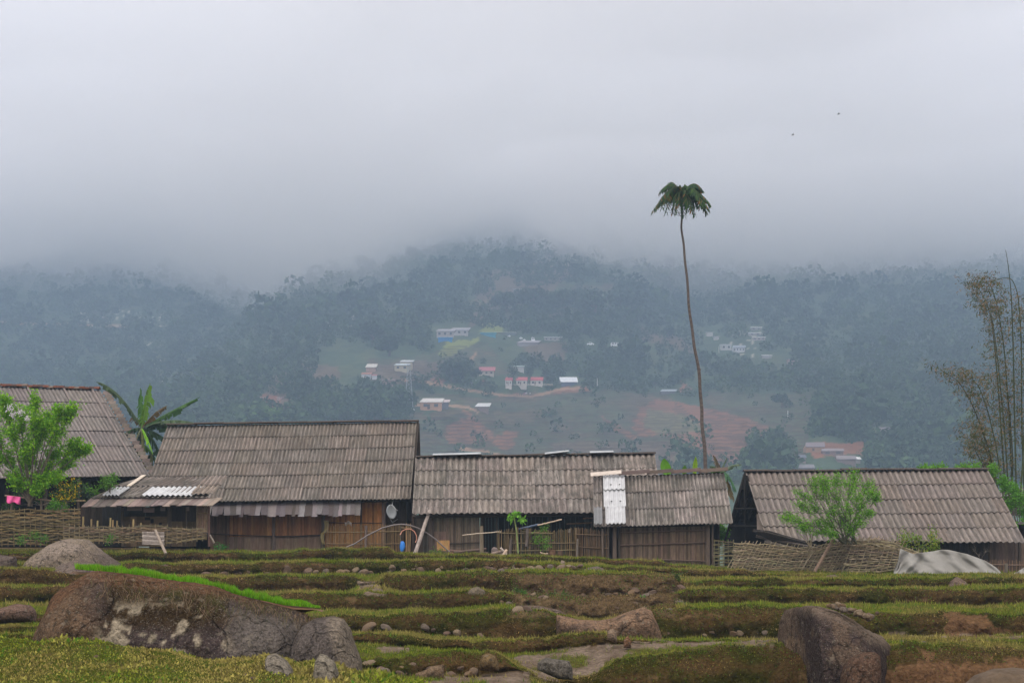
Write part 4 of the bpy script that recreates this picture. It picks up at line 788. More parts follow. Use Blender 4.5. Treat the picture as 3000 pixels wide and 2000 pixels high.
# dark roof corner of the next building at the right edge, and its wall
h6 = empty('shed', P(3030, 1680, 60), 'dark shed roof corner at the right edge beyond the rightmost long house', 'shed')
roof(h6, (P(2978, 1534, 60), P(3160, 1548, 60), P(2990, 1527, 62), P(3170, 1530, 62)), 1, 10, 'roof', seed=70, base=(.3, .3, .3)); pwall(h6, 2984, 3160, 1536, 1548, 1690, 1690, 61.2, 'wall', .2, (.03, .026, .024))
# broken sheet lean-to below the open gable
ls = empty('collapsed_lean_to', P(2300, 1620, 56.6), 'sagging dark sheet lean-to propped below the black gable, behind the woven fence', 'lean-to')
r_ = roof(ls, (P(2205, 1553, 56.0), P(2250, 1556, 56.1), P(2262, 1566, 57.0), P(2420, 1606, 56.6)), 1, 9, 'roof', seed=71, amp=.03, base=(.22, .2, .2), sag=.02)
mb = MB(); random.seed(14)
for i in range(9): t = i/8; mb.tube([P(2206+38*t, 1555+3*t, 55.95), P(2300+120*t, 1600+5*t, 56.4)], .035, 5, tone((.055, .045, .04)))
mb.tube([P(2215, 1570, 56.3), P(2425, 1612, 56.1)], .06, 6, (.10, .08, .07)); mb.tube([P(2240, 1585, 56.3), P(2330, 1605, 56.2)], .05, 6, (.22, .18, .15)); mb.build('poles', 'wood', ls)

# ------------------------------------------------------------------ fences
def pickets(name, x0, x1, top, bot, D, sp, col, label, rails=(), posts=(), D2=None, lean=2, r=.013, group='bamboo picket fences'):
    D2 = D2 or D; root = empty(name, P((x0+x1)/2, bot((x0+x1)/2), (D+D2)/2), label, 'fence', group); mb = MB(); x = x0
    while x < x1:
        t = (x-x0)/(x1-x0); d = D+(D2-D)*t+random.uniform(-.03, .03); a = P(x+random.uniform(-lean, lean)*.5, bot(x)+3, d); b = P(x+random.uniform(-lean, lean), top(x)+random.uniform(-4, 4), d)
        mb.tube([a, a.lerp(b, .5)+Vector((random.uniform(-.012, .012), 0, 0)), b], [r, r, r*.8], 5, tone(col, .35)); x += sp*random.uniform(.6, 1.5)
    mb.build('pickets', 'bamboo', root)
    for (a0, b0, a1, b1) in rails: sagline(a0, b0, a1, b1, D-.05, .022, tone(col), 1, root, D2=D2-.05)
    for (a0, b0, a1, b1, rr) in posts: post(root, a0, b0, a1, b1, (D+D2)/2-.06, rr, tone((.15, .12, .10)))
    return root
random.seed(31)
pickets('picket_fence', 957, 1182, lambda x: 1536, lambda x: 1620, 60.3, 2.8, (.19, .13, .07), 'thin bamboo picket fence under the orange wall left of the pipe hoop', [(957, 1558, 1180, 1556), (957, 1592, 1180, 1592)], [(1072, 1608, 1072, 1538, .06), (1174, 1624, 1174, 1536, .03)])
pickets('picket_gate', 1190, 1203, lambda x: 1533, lambda x: 1622, 59.3, 2.2, (.30, .21, .12), 'narrow upright bundle of bamboo stakes beside the blue bag', [(1176, 1545, 1206, 1546)])
pickets('picket_fence', 1456, 1700, lambda x: 1550+(4*math.sin(x/25)), lambda x: 1634, 57.6, 3.1, (.155, .115, .062), 'long bamboo picket fence below the middle house with loose gaps', [(1456, 1560, 1600, 1562), (1500, 1590, 1700, 1590), (1456, 1612, 1690, 1610), (1530, 1556, 1620, 1562)], [(1493, 1634, 1497, 1576, .06), (1543, 1600, 1545, 1546, .07), (1668, 1560, 1669, 1548, .05)])
pickets('picket_fence', 1686, 1784, lambda x: 1545+.10*(x-1686), lambda x: 1638, 57.5, 2.6, (.12, .08, .05), 'denser dark brown picket fence between the middle house and the small house', [(1686, 1564, 1784, 1566), (1690, 1600, 1784, 1606)], [(1690, 1634, 1692, 1578, .05), (1766, 1636, 1765, 1548, .04)])
pickets('picket_fence', 2880, 3030, lambda x: 1640, lambda x: 1684, 55.5, 4, (.15, .10, .07), 'low picket fence beside the wall of the rightmost house', [(2880, 1652, 3030, 1654)], [(2948, 1684, 2948, 1650, .07)])
mb = MB()
for x in (1500, 1520, 1555, 1580, 1620, 1640): mb.tube([P(x, 1552, 57.65), P(x+random.uniform(-4, 4), 1534, 57.6)], .012, 4, (.2, .15, .1))
def weave(name, x0, x1, top, bot, D, nrows, sp, col, label, slant=0., stake_up=10, Df=None, amp=1.6, lat=.022, stakes=True, var=.3, group='woven cane fences', gap=None, thick=.010, over=0, backing=None):
    Df = Df or (lambda x: D); root = empty(name, P((x0+x1)/2, bot((x0+x1)/2), D), label, 'fence', group); mb = MB()
    for k in range(nrows):
        t = (k+.5)/nrows; ph = k*math.pi+random.uniform(-.3, .3); xa = x0+random.uniform(-over, over); xb = x1+random.uniform(-over, over); n = int((xb-xa)/(sp/2.2))
        ph2 = random.uniform(0, 6); pts = []
        for i in range(n+1):
            x = xa+(xb-xa)*i/n; sl = x+slant*(1-t)*(bot(x)-top(x)); y = top(x)+(bot(x)-top(x))*t+amp*math.sin(x/23+ph2)+amp*.5*math.sin(x/9+ph2*2)
            pts.append(P(x, y, Df(x)+.045*math.cos(math.pi*sl/sp+ph)))
        c = tone(col, var)
        # each cane is split in a few overlapping lengths of different tone
        m = 0
        while m < n:
            l_ = random.randint(8, 26); seg_ = pts[m:m+l_+2]
            if len(seg_) > 1: mb.strip(seg_, lat*random.uniform(.7, 1.2), thick, tone(c, .22))
            m += l_
    mb.build('cane_weave', 'wattle', root)
    if backing:
        mb = MB(); plankwall(mb, P(x0+3, bot(x0), Df(x0)+.30), P(x1-3, bot(x1), Df(x1)+.30), P(x0+3, top(x0)*.82+bot(x0)*.18, Df(x0)+.30), P(x1-3, top(x1)*.82+bot(x1)*.18, Df(x1)+.30), .09, backing, .35, topjit=.05); mb.build('brush_backing', 'wattle', root)
    if stakes:
        mb = MB(); x = x0+2
        while x < x1+abs(slant)*30:
            hb = bot(min(x, x1)); ht = top(min(x, x1)); xt = x; xb_ = x-slant*(hb-ht); 
            if xb_ > x0-30: mb.tube([P(xb_, hb+4, Df(xb_)+.0), P(xt+random.uniform(-2, 2)+slant*stake_up, ht-random.uniform(.2, 1)*stake_up, Df(xt))], [.02, .014], 5, tone(col, .3))
            x += sp*random.uniform(.85, 1.15)
        mb.build('stakes', 'wattle', root)
    return root
random.seed(44)
weave('woven_fence', -60, 236, lambda x: 1492-.012*x, lambda x: 1596, 54.5, 17, 17, (.17, .125, .06), 'tall brown wattle fence at the far left below the flowering bush', backing=(.055, .05, .03), stake_up=5, amp=2.2, lat=.03)
weave('woven_fence', 186, 606, lambda x: 1541+8*max(0, (x-500)/100)+2*math.sin(x/40), lambda x: 1588-10*max(0, (x-520)/90), 53.6, 11, 15, (.19, .145, .085), 'low brown wattle fence in front of the dark lean-to shed', backing=(.05, .042, .028), stake_up=7, amp=2.0, lat=.026)
mb = MB()
for (x, t_) in ((243, 1512), (267, 1520), (285, 1524), (323, 1516), (330, 1522), (342, 1524), (390, 1520), (412, 1530)): mb.tube([P(x, 1556, 53.8), P(x+1, t_, 53.8)], .035, 5, tone((.24, .19, .10)))
q = mb.build('stake_row', 'bamboo'); tag(q, 'row of short stakes sticking up behind the low wattle fence', 'stakes')
random.seed(45)
topR = lambda x: np.interp(x, [2096, 2140, 2152, 2190, 2230, 2300, 2390, 2460, 2520, 2570, 2640, 2700], [1587, 1582, 1590, 1587, 1592, 1600, 1601, 1585, 1577, 1577, 1588, 1610])
botR = lambda x: np.interp(x, [2096, 2300, 2700], [1676, 1682, 1684])
weave('woven_fence', 2090, 2150, lambda x: 1582, lambda x: 1674, 55.6, 14, 14, (.16, .14, .075), 'short dark panel of woven fence beside the small house', amp=2, stake_up=4, lat=.02)
weave('woven_fence', 2148, 2640, topR, botR, 55.0, 27, 11, (.30, .245, .155), 'long pale woven bamboo fence bulging in front of the rightmost house', slant=.55, stake_up=11, amp=2.2, lat=.019, backing=(.13, .10, .07), Df=lambda x: 54.8+.10*math.sin((x-2150)/110), over=6)
weave('woven_fence', 2480, 2712, lambda x: np.interp(x, [2480, 2550, 2620, 2712], [1578, 1577, 1590, 1622]), lambda x: np.interp(x, [2480, 2712], [1682, 1660]), 54.5, 21, 16, (.29, .235, .145), 'curved end panel of the long pale fence running behind the white net', slant=.35, stake_up=9, amp=2.0, lat=.021, backing=(.13, .10, .07), over=10, Df=lambda x: 54.3+.08*math.sin(x/70))
# loose poles and props
post(None, 2387, 1674, 2442, 1578, 54.1, .065, (.27, .18, .13), 'fence_prop', 'wood', D2=54.3, thing=('thick reddish brown pole leaning against the pale woven fence', 'pole'))
post(None, 2350, 1668, 2384, 1612, 54.1, .022, (.24, .19, .13), 'fence_prop', 'wood', D2=54.4, thing=('thin stick leaning on the pale woven fence left of the reddish pole', 'pole'))
post(None, 485, 1621, 456, 1552, 52.6, .055, (.34, .27, .22), 'fence_prop', 'wood', D2=53.2, thing=('pale board leaning on the low wattle fence over the grey sheets', 'board'))
post(None, 628, 1590, 614, 1566, 57.0, .04, (.26, .21, .17), 'plank', 'wood', thing=('short loose plank leaning at the right end of the low wattle fence', 'plank'))
m_ = sheets((P(417, 1598, 52.9), P(417, 1560, 53.3), P(482, 1600, 52.9), P(482, 1562, 53.3)), 1, 3, amp=.05, per=9, lift=0)[0]
q = mesh_np('corrugated_sheets', m_[0], m_[1], m_[2]*0+np.array([.50, .46, .44]), m_[3], 'stone', None, base=True, smooth=True); q.modifiers.new('t', 'SOLIDIFY').thickness = .03; tag(q, 'small stack of grey corrugated sheets leaning on the low wattle fence', 'roof sheets')
# props in the yard
post(None, 1214, 1626, 1259, 1494, 58.4, .085, (.30, .25, .22), 'leaning_log', 'bark', D2=59.0, thing=('mottled grey log leaning up to the eave of the middle house', 'log'))
mb = MB(); random.seed(3)
cx = [996, 1040, 1080, 1120, 1150, 1175, 1200, 1225, 1250, 1275, 1300, 1325]; cy = [1610, 1592, 1566, 1546, 1538, 1535, 1538, 1546, 1560, 1578, 1601, 1622]
mb.tube([P(a, b, 58.9) for a, b in zip(cx, cy)], .032, 7, (.12, .10, .095)); q = mb.build('plastic_hose', 'paint', smooth=True); tag(q, 'long black hose arched like a hoop over the yard below the middle house', 'hose')
mb = MB(); mb.tube([P(a, b, 58.7) for a, b in ((1172, 1566), (1178, 1555), (1190, 1549), (1203, 1549), (1214, 1556), (1220, 1568), (1221, 1580), (1217, 1588))], .02, 6, (.42, .19, .12)); q = mb.build('orange_hose', 'paint', smooth=True); tag(q, 'short orange hose looped under the black hoop', 'hose')
def blob(name, c, rx, ry, rz, col, mat, thing, seed=0, amp=.25, n=3, parent=None):
    import bmesh
    bm = bmesh.new(); bmesh.ops.create_icosphere(bm, subdivisions=n, radius=1); v = np.array([tuple(q.co) for q in bm.verts]); f = np.array([[q.index for q in fc.verts] for fc in bm.faces]); bm.free()
    v = v*(1+amp*fbm(v[:, 0]*1.3+seed, v[:, 1]*1.3, v[:, 2]*1.3, 3, seed))[:, None]*np.array([rx, ry, rz])+np.array(tuple(c))
    k = 1+.25*fbm(v[:, 0]*9, v[:, 1]*9, v[:, 2]*9, 2, 5)
    o = mesh_np(name, v, f, np.array(col)*k[:, None], None, mat, parent, base=parent is None, smooth=True)
    if thing: tag(o, *thing)
    return o
blob('plastic_bag', P(1178, 1600, 58.6), .11, .08, .24, (.02, .16, .50), 'paint', ('bright blue plastic bag hanging between the pickets', 'bag'), 4, .35)
pwall(None, 1280, 1317, 1582, 1582, 1612, 1612, 58.9, 'woven_tray', .05, (.32, .19, .08), 'bamboo', .25); tag(bpy.context.scene.objects['woven_tray'], 'square orange woven tray standing against the middle house wall', 'tray')
random.seed(17)
for i, (x0, y0, x1, y1) in enumerate(((1318, 1613, 1430, 1622), (1316, 1621, 1436, 1630), (1330, 1618, 1425, 1608))): sagline(x0, y0, x1, y1, 58.8-.1*i, .07, ((.14, .09, .07), (.20, .115, .075), (.11, .08, .065))[i], 0, None, 'plank', 'woodh', (('dark plank on top of the heap by the middle house wall', 'reddish long plank at the front of the plank heap', 'rearmost plank of the heap leaning on the wall')[i], 'plank', 'planks stacked by the middle house'))
post(None, 1411, 1634, 1411, 1540, 57.9, .085, (.22, .17, .12), 'yard_post', 'wood', thing=('square upright post standing alone left of the long picket fence', 'post'))
sagline(1354, 1567, 1470, 1557, 57.7, .022, (.42, .36, .31), -1, None, 'cane_pole', 'bamboo', ('thin pale pole lying level across the lone yard post', 'pole'), D2=57.7)
sagline(1575, 1538, 1645, 1521, 57.6, .03, (.42, .33, .27), 0, None, 'cane_pole', 'bamboo', ('pale pole slanting up under the dark eave of the middle house', 'pole'), D2=58.6)
sagline(1520, 1550, 1578, 1536, 57.7, .05, (.03, .05, .09), 0, None, 'dark_pipe', 'paint', ('dark blue pipe continuing the pale pole above the pickets', 'pipe'), D2=57.7)
# clay pots / baskets behind the fence gap
for i, (x, w, h_) in enumerate(((1596, 18, 15), (1618, 22, 24), (1641, 17, 22))):
    mb = MB(); c = P(x, 1634, 57.1); R = w/2/73; Hh = h_/73; prof = [(.0, .62), (.15, .86), (.55, 1.0), (.85, .88), (.92, .92), (1.0, .95), (1.0, .80), (.7, .78)]
    V = []; n = 16
    for (z, r_) in prof:
        for k in range(n): th = 2*math.pi*k/n; V.append(c+Vector((R*r_*math.cos(th), R*r_*math.sin(th), Hh*z)))
    Fc = [(a*n+k, a*n+(k+1) % n, (a+1)*n+(k+1) % n, (a+1)*n+k) for a in range(len(prof)-1) for k in range(n)]+[tuple(range((len(prof)-1)*n, len(prof)*n))]
    mb.add(V, Fc, ((.24, .15, .11), (.27, .165, .11), (.21, .145, .11))[i]); q = mb.build('basket', 'stone', smooth=True)
    tag(q, ('leftmost short brown basket with a pale rim below the picket fence', 'middle and largest brown basket below the picket fence', 'rightmost narrow brown basket below the picket fence')[i], 'basket', 'brown baskets below the picket fence')
sagline(1582, 1617, 1606, 1621, 56.9, .03, (.45, .33, .25), 2, None, 'bent_stick', 'wood', ('bent pale stick lying on the leftmost basket', 'stick'))
# heap of logs left of the long fence
lg = [((1438, 1631), (1486, 1619), .075, (.34, .28, .22), 'pale thick log lying slanted on the log heap'), ((1440, 1622), (1480, 1612), .06, (.20, .15, .12), 'brown log at the back of the log heap'), ((1466, 1604), (1484, 1625), .045, (.45, .38, .33), 'whitish forked stick standing in the log heap'), ((1444, 1634), (1496, 1632), .05, (.14, .10, .09), 'dark lowest log of the log heap'), ((1456, 1640), (1500, 1633), .06, (.37, .30, .20), 'long pale log lying in front of the log heap'), ((1474, 1628), (1484, 1610), .06, (.40, .30, .22), 'short stub with pale cut end on the log heap')]
for i, (a, b, r_, c, lb) in enumerate(lg): post(None, a[0], a[1], b[0], b[1], 57.0-.06*i, r_, c, 'log', 'bark', D2=57.1-.05*i, thing=(lb, 'log', 'heap of logs by the picket fence'))
blob('sack', P(1450, 1616, 57.25), .16, .15, .2, (.13, .10, .09), 'soil', ('dark brown sack heaped behind the logs', 'sack'), 9, .3)
# clothes on the line at far left
sagline(14, 1451, 170, 1468, 56.5, .035, (.30, .20, .15), 0, None, 'drying_pole', 'wood', ('long drying pole at the far left carrying a pink cloth', 'pole'))
post(None, 120, 1498, 122, 1462, 56.5, .05, (.16, .12, .09), 'pole_support', 'wood', thing=('short post holding up the drying pole', 'post'))
post(None, 32, 1500, 40, 1456, 56.6, .05, (.16, .12, .09), 'pole_support', 'wood', thing=('leaning post behind the pink cloth', 'post'))
cloth('pink_cloth', lambda u, v: P(20+40*u, 1451+4*u+(20+3*math.sin(u*9))*v, 56.4-.10*v+.06*math.sin(u*11+v*3)), 14, 6, (.62, .09, .26), 'cloth', ('bright pink cloth hanging over the drying pole at the far left', 'cloth'))
sagline(198, 1467, 250, 1466, 56.0, .03, (.28, .22, .14), 0, None, 'bamboo_rail', 'bamboo', ('short bent bamboo rail left of the lean-to shed', 'pole'))
post(None, 186, 1492, 198, 1467, 56.0, .03, (.28, .22, .14), 'bamboo_rail', 'bamboo', thing=('slanting bamboo pole under the short bent rail', 'pole'))
# grey net cover
def net(poly_top, y_bot, x0, x1, D, name, label, seed=0):
    def f(u, v):
        x = x0+(x1-x0)*u; yt = np.interp(x, [p[0] for p in poly_top], [p[1] for p in poly_top]); yb = np.interp(x, [p[0] for p in y_bot], [p[1] for p in y_bot]); y = yt+(yb-yt)*v
        s_ = math.sin(math.pi*min(1, v*1.0))*.25+.5*v
        fold = .16*math.sin(u*34+v*4)*math.exp(-((u-.12)/.13)**2)*(1-v*.3)+.10*float(fbm(u*5+seed, v*2.2-u*3, 0, 3, 5))+.06*math.sin(u*70+v*16)*math.exp(-((u-.1)/.1)**2)+.05*math.sin(u*30-v*7)
        return P(x, y, D-.55*v-fold*1.6)
    o = cloth(name, f, 110, 26, (.27, .26, .235), 'net', (label, 'net'), th=.006); return o
MT['net'] = M('net_fabric', (1, 1, 1), .7, 3, .12, .02, 5, trans=.25)
net([(2616, 1680), (2632, 1640), (2637, 1606), (2655, 1614), (2674, 1622), (2690, 1619), (2710, 1617), (2735, 1614), (2757, 1609), (2780, 1610), (2833, 1622), (2888, 1642), (2920, 1663), (2939, 1683)], [(2616, 1683), (2640, 1690), (2660, 1686), (2760, 1684), (2850, 1685), (2939, 1690)], 2616, 2939, 52.6, 'net_cover', 'large crumpled white grey net draped over the plot right of the pale woven fence')
net([(2955, 1683), (2980, 1674), (3000, 1662), (3060, 1630)], [(2955, 1686), (3000, 1705), (3060, 1708)], 2955, 3060, 51.8, 'net_cover', 'corner of a second white grey net at the right edge of the terraces', 3)
# ------------------------------------------------------------------ boulders and stones
def boulder(name, top, bot, D, depth, col, thing, mat='rock', nu=90, nv=56, rough=.10, pw=.85, seed=1, lean=.0, paintfn=None, end=.42, facet=.45, sink=14, Dfn=None):
    top, bot = np.array(top, float), np.array(bot, float); x0, x1 = max(top[0, 0], bot[0, 0]), min(top[-1, 0], bot[-1, 0])
    u = (1-np.cos(np.linspace(0, np.pi, nu)))/2; px = x0+(x1-x0)*u; yt = np.interp(px, top[:, 0], top[:, 1]); yb = np.interp(px, bot[:, 0], bot[:, 1])
    yb = np.maximum(yb, yt+.5)+sink; w = np.clip(1-np.abs(2*u-1)**3.0, 0, 1)**end
    th = np.linspace(0, 2*np.pi, nv, endpoint=False)
    sg = lambda q: np.sign(q)*np.abs(q)**pw
    C_ = sg(np.cos(th)); S_ = sg(np.sin(th))
    cy = (yt+yb)/2; hh = (yb-yt)/2
    t_ = C_[None, :]; Yp = cy[:, None]-hh[:, None]*t_; Dd = D+depth*w[:, None]*S_[None, :]+depth*(lean*t_+.0)+depth*.95+(Dfn(px)[:, None] if Dfn else 0)
    Dc = D+(Dfn(px)[:, None] if Dfn else 0); X_ = (px[:, None]-1500)/FP*(Dc+(Dd-Dc)*.35); Z_ = (HOR-Yp)/FP*(Dc+(Dd-Dc)*.9)
    nb = fbm(X_*.9+seed, Dd*.9, Z_*.9, 4, seed)+.5*fbm(X_*3.5, Dd*3.5+seed, Z_*3.5, 4, seed+3)+.35*np.abs(fbm(X_*1.7, Dd*1.7, Z_*1.7+seed, 3, seed+5))
    if facet: nb = nb+facet*(np.abs(vn(X_*.8, Dd*.8+seed, Z_*.8, seed+9))-.4)
    Dd2 = Dd-rough*nb*np.where(S_[None, :] < 0, 1, .4)*1.2; Z_ = Z_+rough*.45*nb*w[:, None]; X_ = X_+rough*.35*fbm(Z_*2.3, Dd*2.3, X_*.7+seed, 3, seed+11)
    V = np.stack([X_, Dd2, Z_], -1).reshape(-1, 3); idx = np.arange(nu*nv).reshape(nu, nv); nx = np.roll(idx, -1, 1)
    F_ = np.stack([idx[:-1], idx[1:], nx[1:], nx[:-1]], -1).reshape(-1, 4)
    pxv = np.broadcast_to(px[:, None], X_.shape); c = np.tile(np.array(col, float), (nu, nv, 1))*(1+.18*nb[..., None])
    if paintfn: c = paintfn(pxv, Yp, c, nb, V.reshape(nu, nv, 3))
    o = mesh_np(name, V, F_, c.reshape(-1, 3), None, mat, base=True, smooth=True); return tag(o, *thing)
def bigpaint(px, py, c, nb, V):
    n1 = fbm(V[..., 0]*1.2, V[..., 1]*1.2, V[..., 2]*1.6, 4, 7); n2 = fbm(V[..., 0]*4, V[..., 1]*4, V[..., 2]*4, 3, 8); n3 = fbm(V[..., 0]*2.2, V[..., 1]*2.2, V[..., 2]*2.8, 3, 12)
    yt = np.interp(px, [60, 225, 600, 930, 1060], [1830, 1668, 1706, 1778, 1830])
    c = mixa(c, (.13, .095, .065), sst(.25, .6, n3)*.5)
    tb = sst(290, 200, py*0+0)  # none
    edge = sst(250, 110, px+ (1800-py)*.45-100)          # weathered brown left flank
    c = mixa(c, (.19, .125, .075), edge*.8)
    ms = sst(250, 330, px+30*n1)*sst(700, 620, px+60*n1)
    low = sst(1870, 1800, py+60*n1)
    c = mixa(c, (.060, .040, .018), ms*np.clip(low+.25*sst(-.1, .2, n1), 0, 1)*.92)
    c = mixa(c, (.060, .068, .018), ms*sst(1800, 1740, py+40*n2)*sst(-.05, .2, n1)*.8)
    c = mixa(c, (.17, .095, .055), sst(45, 18, py-yt+20*n2)*.9)
    n4 = fbm(V[..., 0]*7, V[..., 1]*7, V[..., 2]*7, 3, 19); c = c*(1+.35*n4[..., None]+.25*n2[..., None]); li = ms*sst(.17, .21, n3*.5+.45*n2+.35*n4)*sst(1745, 1790, py)
    c = mixa(c, (.50, .44, .33), li*.85)
    c = mixa(c, (.21, .19, .17), sst(640, 700, px+50*n1)*sst(40, 75, py-yt)*.75)
    c = mixa(c, (.055, .040, .020), sst(660, 730, px)*sst(60, 20, py-yt+15*n2)*.8)
    return c
boulder('boulder', [(58, 1872), (80, 1815), (100, 1765), (130, 1722), (190, 1682), (228, 1666), (260, 1668), (357, 1682), (476, 1701), (595, 1716), (714, 1752), (780, 1768), (830, 1782), (870, 1800), (880, 1830)], [(58, 1880), (90, 1898), (200, 1910), (350, 1930), (500, 1955), (620, 1966), (720, 1962), (820, 1965), (880, 1962)], 21.6, 1.25, (.095, .074, .072), ('huge dark boulder at the lower left with brown moss and pale lichen patches', 'boulder'), seed=3, rough=.13, pw=.75, paintfn=bigpaint, end=.30, nu=220, nv=120, lean=.35, sink=30)
def rpaint(px, py, c, nb, V):
    n1 = fbm(V[..., 0]*1.5, V[..., 1]*1.5, V[..., 2]*2, 4, 7); c = mixa(c, (.33, .28, .22), sst(965, 1000, px+.35*(1900-py))*.75); c = mixa(c, (.07, .05, .03), sst(1815, 1800, py+25*n1)*.8); return mixa(c, (.09, .10, .05), sst(.2, .5, n1)*.5)
boulder('boulder', [(836, 1930), (850, 1868), (875, 1830), (910, 1808), (960, 1806), (990, 1815), (1010, 1842), (1025, 1885), (1045, 1930), (1050, 1960)], [(836, 1945), (900, 1958), (980, 1965), (1050, 1968)], 21.2, .8, (.15, .13, .12), ('grey boulder with a pale right face at the right end of the huge boulder', 'boulder'), seed=8, rough=.09, pw=.7, paintfn=rpaint, end=.33, lean=.3)
def lpaint(px, py, c, nb, V):
    n1 = fbm(V[..., 0]*.8, V[..., 1]*.8, V[..., 2]*1.2, 4, 7); c = mixa(c, (.33, .27, .20), sst(-.1, .35, n1)*.8); return mixa(c, (.10, .08, .07), sst(230, 290, px)*sst(1595, 1640, py)*.6)
boulder('boulder', [(40, 1655), (75, 1622), (110, 1600), (140, 1583), (185, 1577), (225, 1582), (262, 1612), (300, 1636), (325, 1650)], [(40, 1668), (120, 1678), (240, 1690), (325, 1665)], 46.5, 1.5, (.36, .30, .25), ('pale weathered boulder below the left wattle fence', 'boulder'), seed=12, rough=.16, paintfn=lpaint, lean=.3)
boulder('boulder', [(112, 1718), (128, 1672), (165, 1650), (215, 1635), (262, 1655), (285, 1700)], [(112, 1722), (200, 1730), (285, 1720)], 43.2, 1.0, (.25, .20, .17), ('pinkish grey boulder wedged between the pale boulder and the huge dark one', 'boulder'), seed=13, rough=.12, lean=.3)
boulder('boulder', [(-70, 1640), (-20, 1622), (30, 1630), (34, 1655)], [(-70, 1660), (34, 1662)], 47.5, .7, (.19, .15, .13), ('small brown boulder at the left edge beside the pale weathered boulder', 'boulder'), seed=14)
boulder('boulder', [(-60, 1790), (0, 1776), (35, 1769), (70, 1772), (88, 1790)], [(-60, 1820), (0, 1812), (88, 1806)], 31.5, .6, (.24, .16, .125), ('low reddish boulder at the left edge beside the huge dark one', 'boulder'), seed=15)
def cpaint(px, py, c, nb, V):
    n1 = fbm(V[..., 0]*1.5, V[..., 1]*1.5, V[..., 2]*2, 4, 7); c = mixa(c, (.12, .085, .07), sst(.0, .3, n1)*sst(1780, 1690, px)*.7); return mixa(c, (.055, .045, .04), sst(.18, .3, fbm(V[..., 0]*5, V[..., 1]*5, V[..., 2]*5, 3, 4))*sst(1930, 1850, px)*sst(1780, 1840, px)*.8)
boulder('boulder', [(1632, 1800), (1700, 1815), (1760, 1818), (1800, 1812), (1850, 1792), (1890, 1780), (1915, 1790), (1935, 1830), (1950, 1872)], [(1632, 1850), (1700, 1866), (1800, 1876), (1880, 1884), (1950, 1880)], 31.6, 1.0, (.31, .205, .135), ('smooth orange brown boulder under the steep central mound', 'boulder'), seed=21, rough=.08, paintfn=cpaint, pw=.8)
boulder('boulder', [(1482, 1776), (1520, 1771), (1580, 1774), (1640, 1786), (1670, 1802)], [(1482, 1782), (1600, 1800), (1670, 1812)], 36.0, .6, (.20, .15, .12), ('long flat rock ledge at the left foot of the central mound', 'boulder'), seed=22, rough=.05)
boulder('boulder', [(1905, 1786), (1960, 1768), (2000, 1756), (2022, 1775)], [(1905, 1792), (1960, 1790), (2022, 1784)], 37.0, .5, (.20, .18, .17), ('blue grey slab at the right foot of the central mound', 'boulder'), seed=23, rough=.05)
def r2paint(px, py, c, nb, V):
    n1 = fbm(V[..., 0]*1.2, V[..., 1]*1.2, V[..., 2]*1.6, 4, 17); c = mixa(c, (.24, .185, .14), sst(1835, 1785, py-.42*(px-2400)+25*n1)*.8); c = mixa(c, (.30, .24, .18), sst(2520, 2600, px+20*n1)*sst(1905, 1860, py)*.7); return mixa(c, (.24, .17, .11), sst(2370, 2330, px)*.4+sst(.35, .5, n1)*.4)
boulder('boulder', [(2318, 1875), (2330, 1815), (2345, 1787), (2375, 1774), (2430, 1775), (2480, 1792), (2530, 1819), (2575, 1848), (2612, 1868), (2645, 1886)], [(2318, 1915), (2360, 1980), (2385, 2060), (2412, 2100), (2560, 2100), (2582, 2060), (2600, 1990), (2642, 1915)], 25.1, 1.5, (.075, .056, .052), ('big dark domed boulder at the lower right with a heap of stones on top', 'boulder'), seed=31, rough=.13, paintfn=r2paint, end=.30, pw=.72, lean=.25, sink=0, nu=200, nv=120, Dfn=lambda q: 1.9*sst(2410, 2335, q)+2.6*sst(2560, 2640, q))
boulder('boulder', [(2478, 1985), (2490, 1950), (2510, 1925), (2540, 1911), (2575, 1909), (2592, 1920)], [(2478, 2080), (2592, 2080)], 24.2, .45, (.16, .10, .07), ('reddish slab leaning on the dark rock face at the bottom', 'boulder'), seed=33, rough=.05, pw=.5, end=.25, lean=.2, mat='rock')
boulder('boulder', [(770, 1930), (778, 1918), (800, 1912), (830, 1932), (850, 1960), (870, 2030)], [(770, 1940), (785, 2060), (870, 2070)], 18.9, .30, (.32, .29, .24), ('left one of two upright pointed stones at the bottom edge', 'boulder', 'two upright stones'), seed=41, rough=.03, pw=.7, end=.35, lean=.15)
boulder('boulder', [(910, 1985), (918, 1935), (932, 1914), (950, 1918), (975, 1940), (988, 1975), (992, 2030)], [(910, 2050), (992, 2060)], 18.9, .30, (.33, .30, .24), ('right one of two upright pointed stones at the bottom edge', 'boulder', 'two upright stones'), seed=42, rough=.03, pw=.7, end=.35, lean=.15)
boulder('boulder', [(1688, 1680), (1705, 1672), (1725, 1662), (1752, 1657), (1780, 1668), (1800, 1682)], [(1688, 1686), (1800, 1688)], 45.5, .5, (.22, .18, .16), ('low grey boulder on the terrace above the central mound', 'boulder'), seed=43, rough=.05)
boulder('boulder', [(1366, 1735), (1380, 1722), (1400, 1717), (1418, 1728), (1424, 1738)], [(1366, 1741), (1424, 1742)], 38.9, .4, (.25, .21, .15), ('rounded tan boulder on the terrace left of the central mound', 'boulder'), seed=44, rough=.04)
boulder('boulder', [(2785, 1726), (2798, 1700), (2812, 1689), (2835, 1702), (2855, 1724)], [(2785, 1732), (2855, 1732)], 42.2, .5, (.26, .19, .15), ('pinkish boulder in the bank below the white grey net', 'boulder'), seed=45, rough=.05)
boulder('boulder', [(2405, 1694), (2430, 1684), (2450, 1682), (2475, 1694)], [(2405, 1699), (2475, 1699)], 47.0, .4, (.24, .19, .145), ('low tan stone on the grass below the pale woven fence', 'boulder'), seed=46, rough=.03)
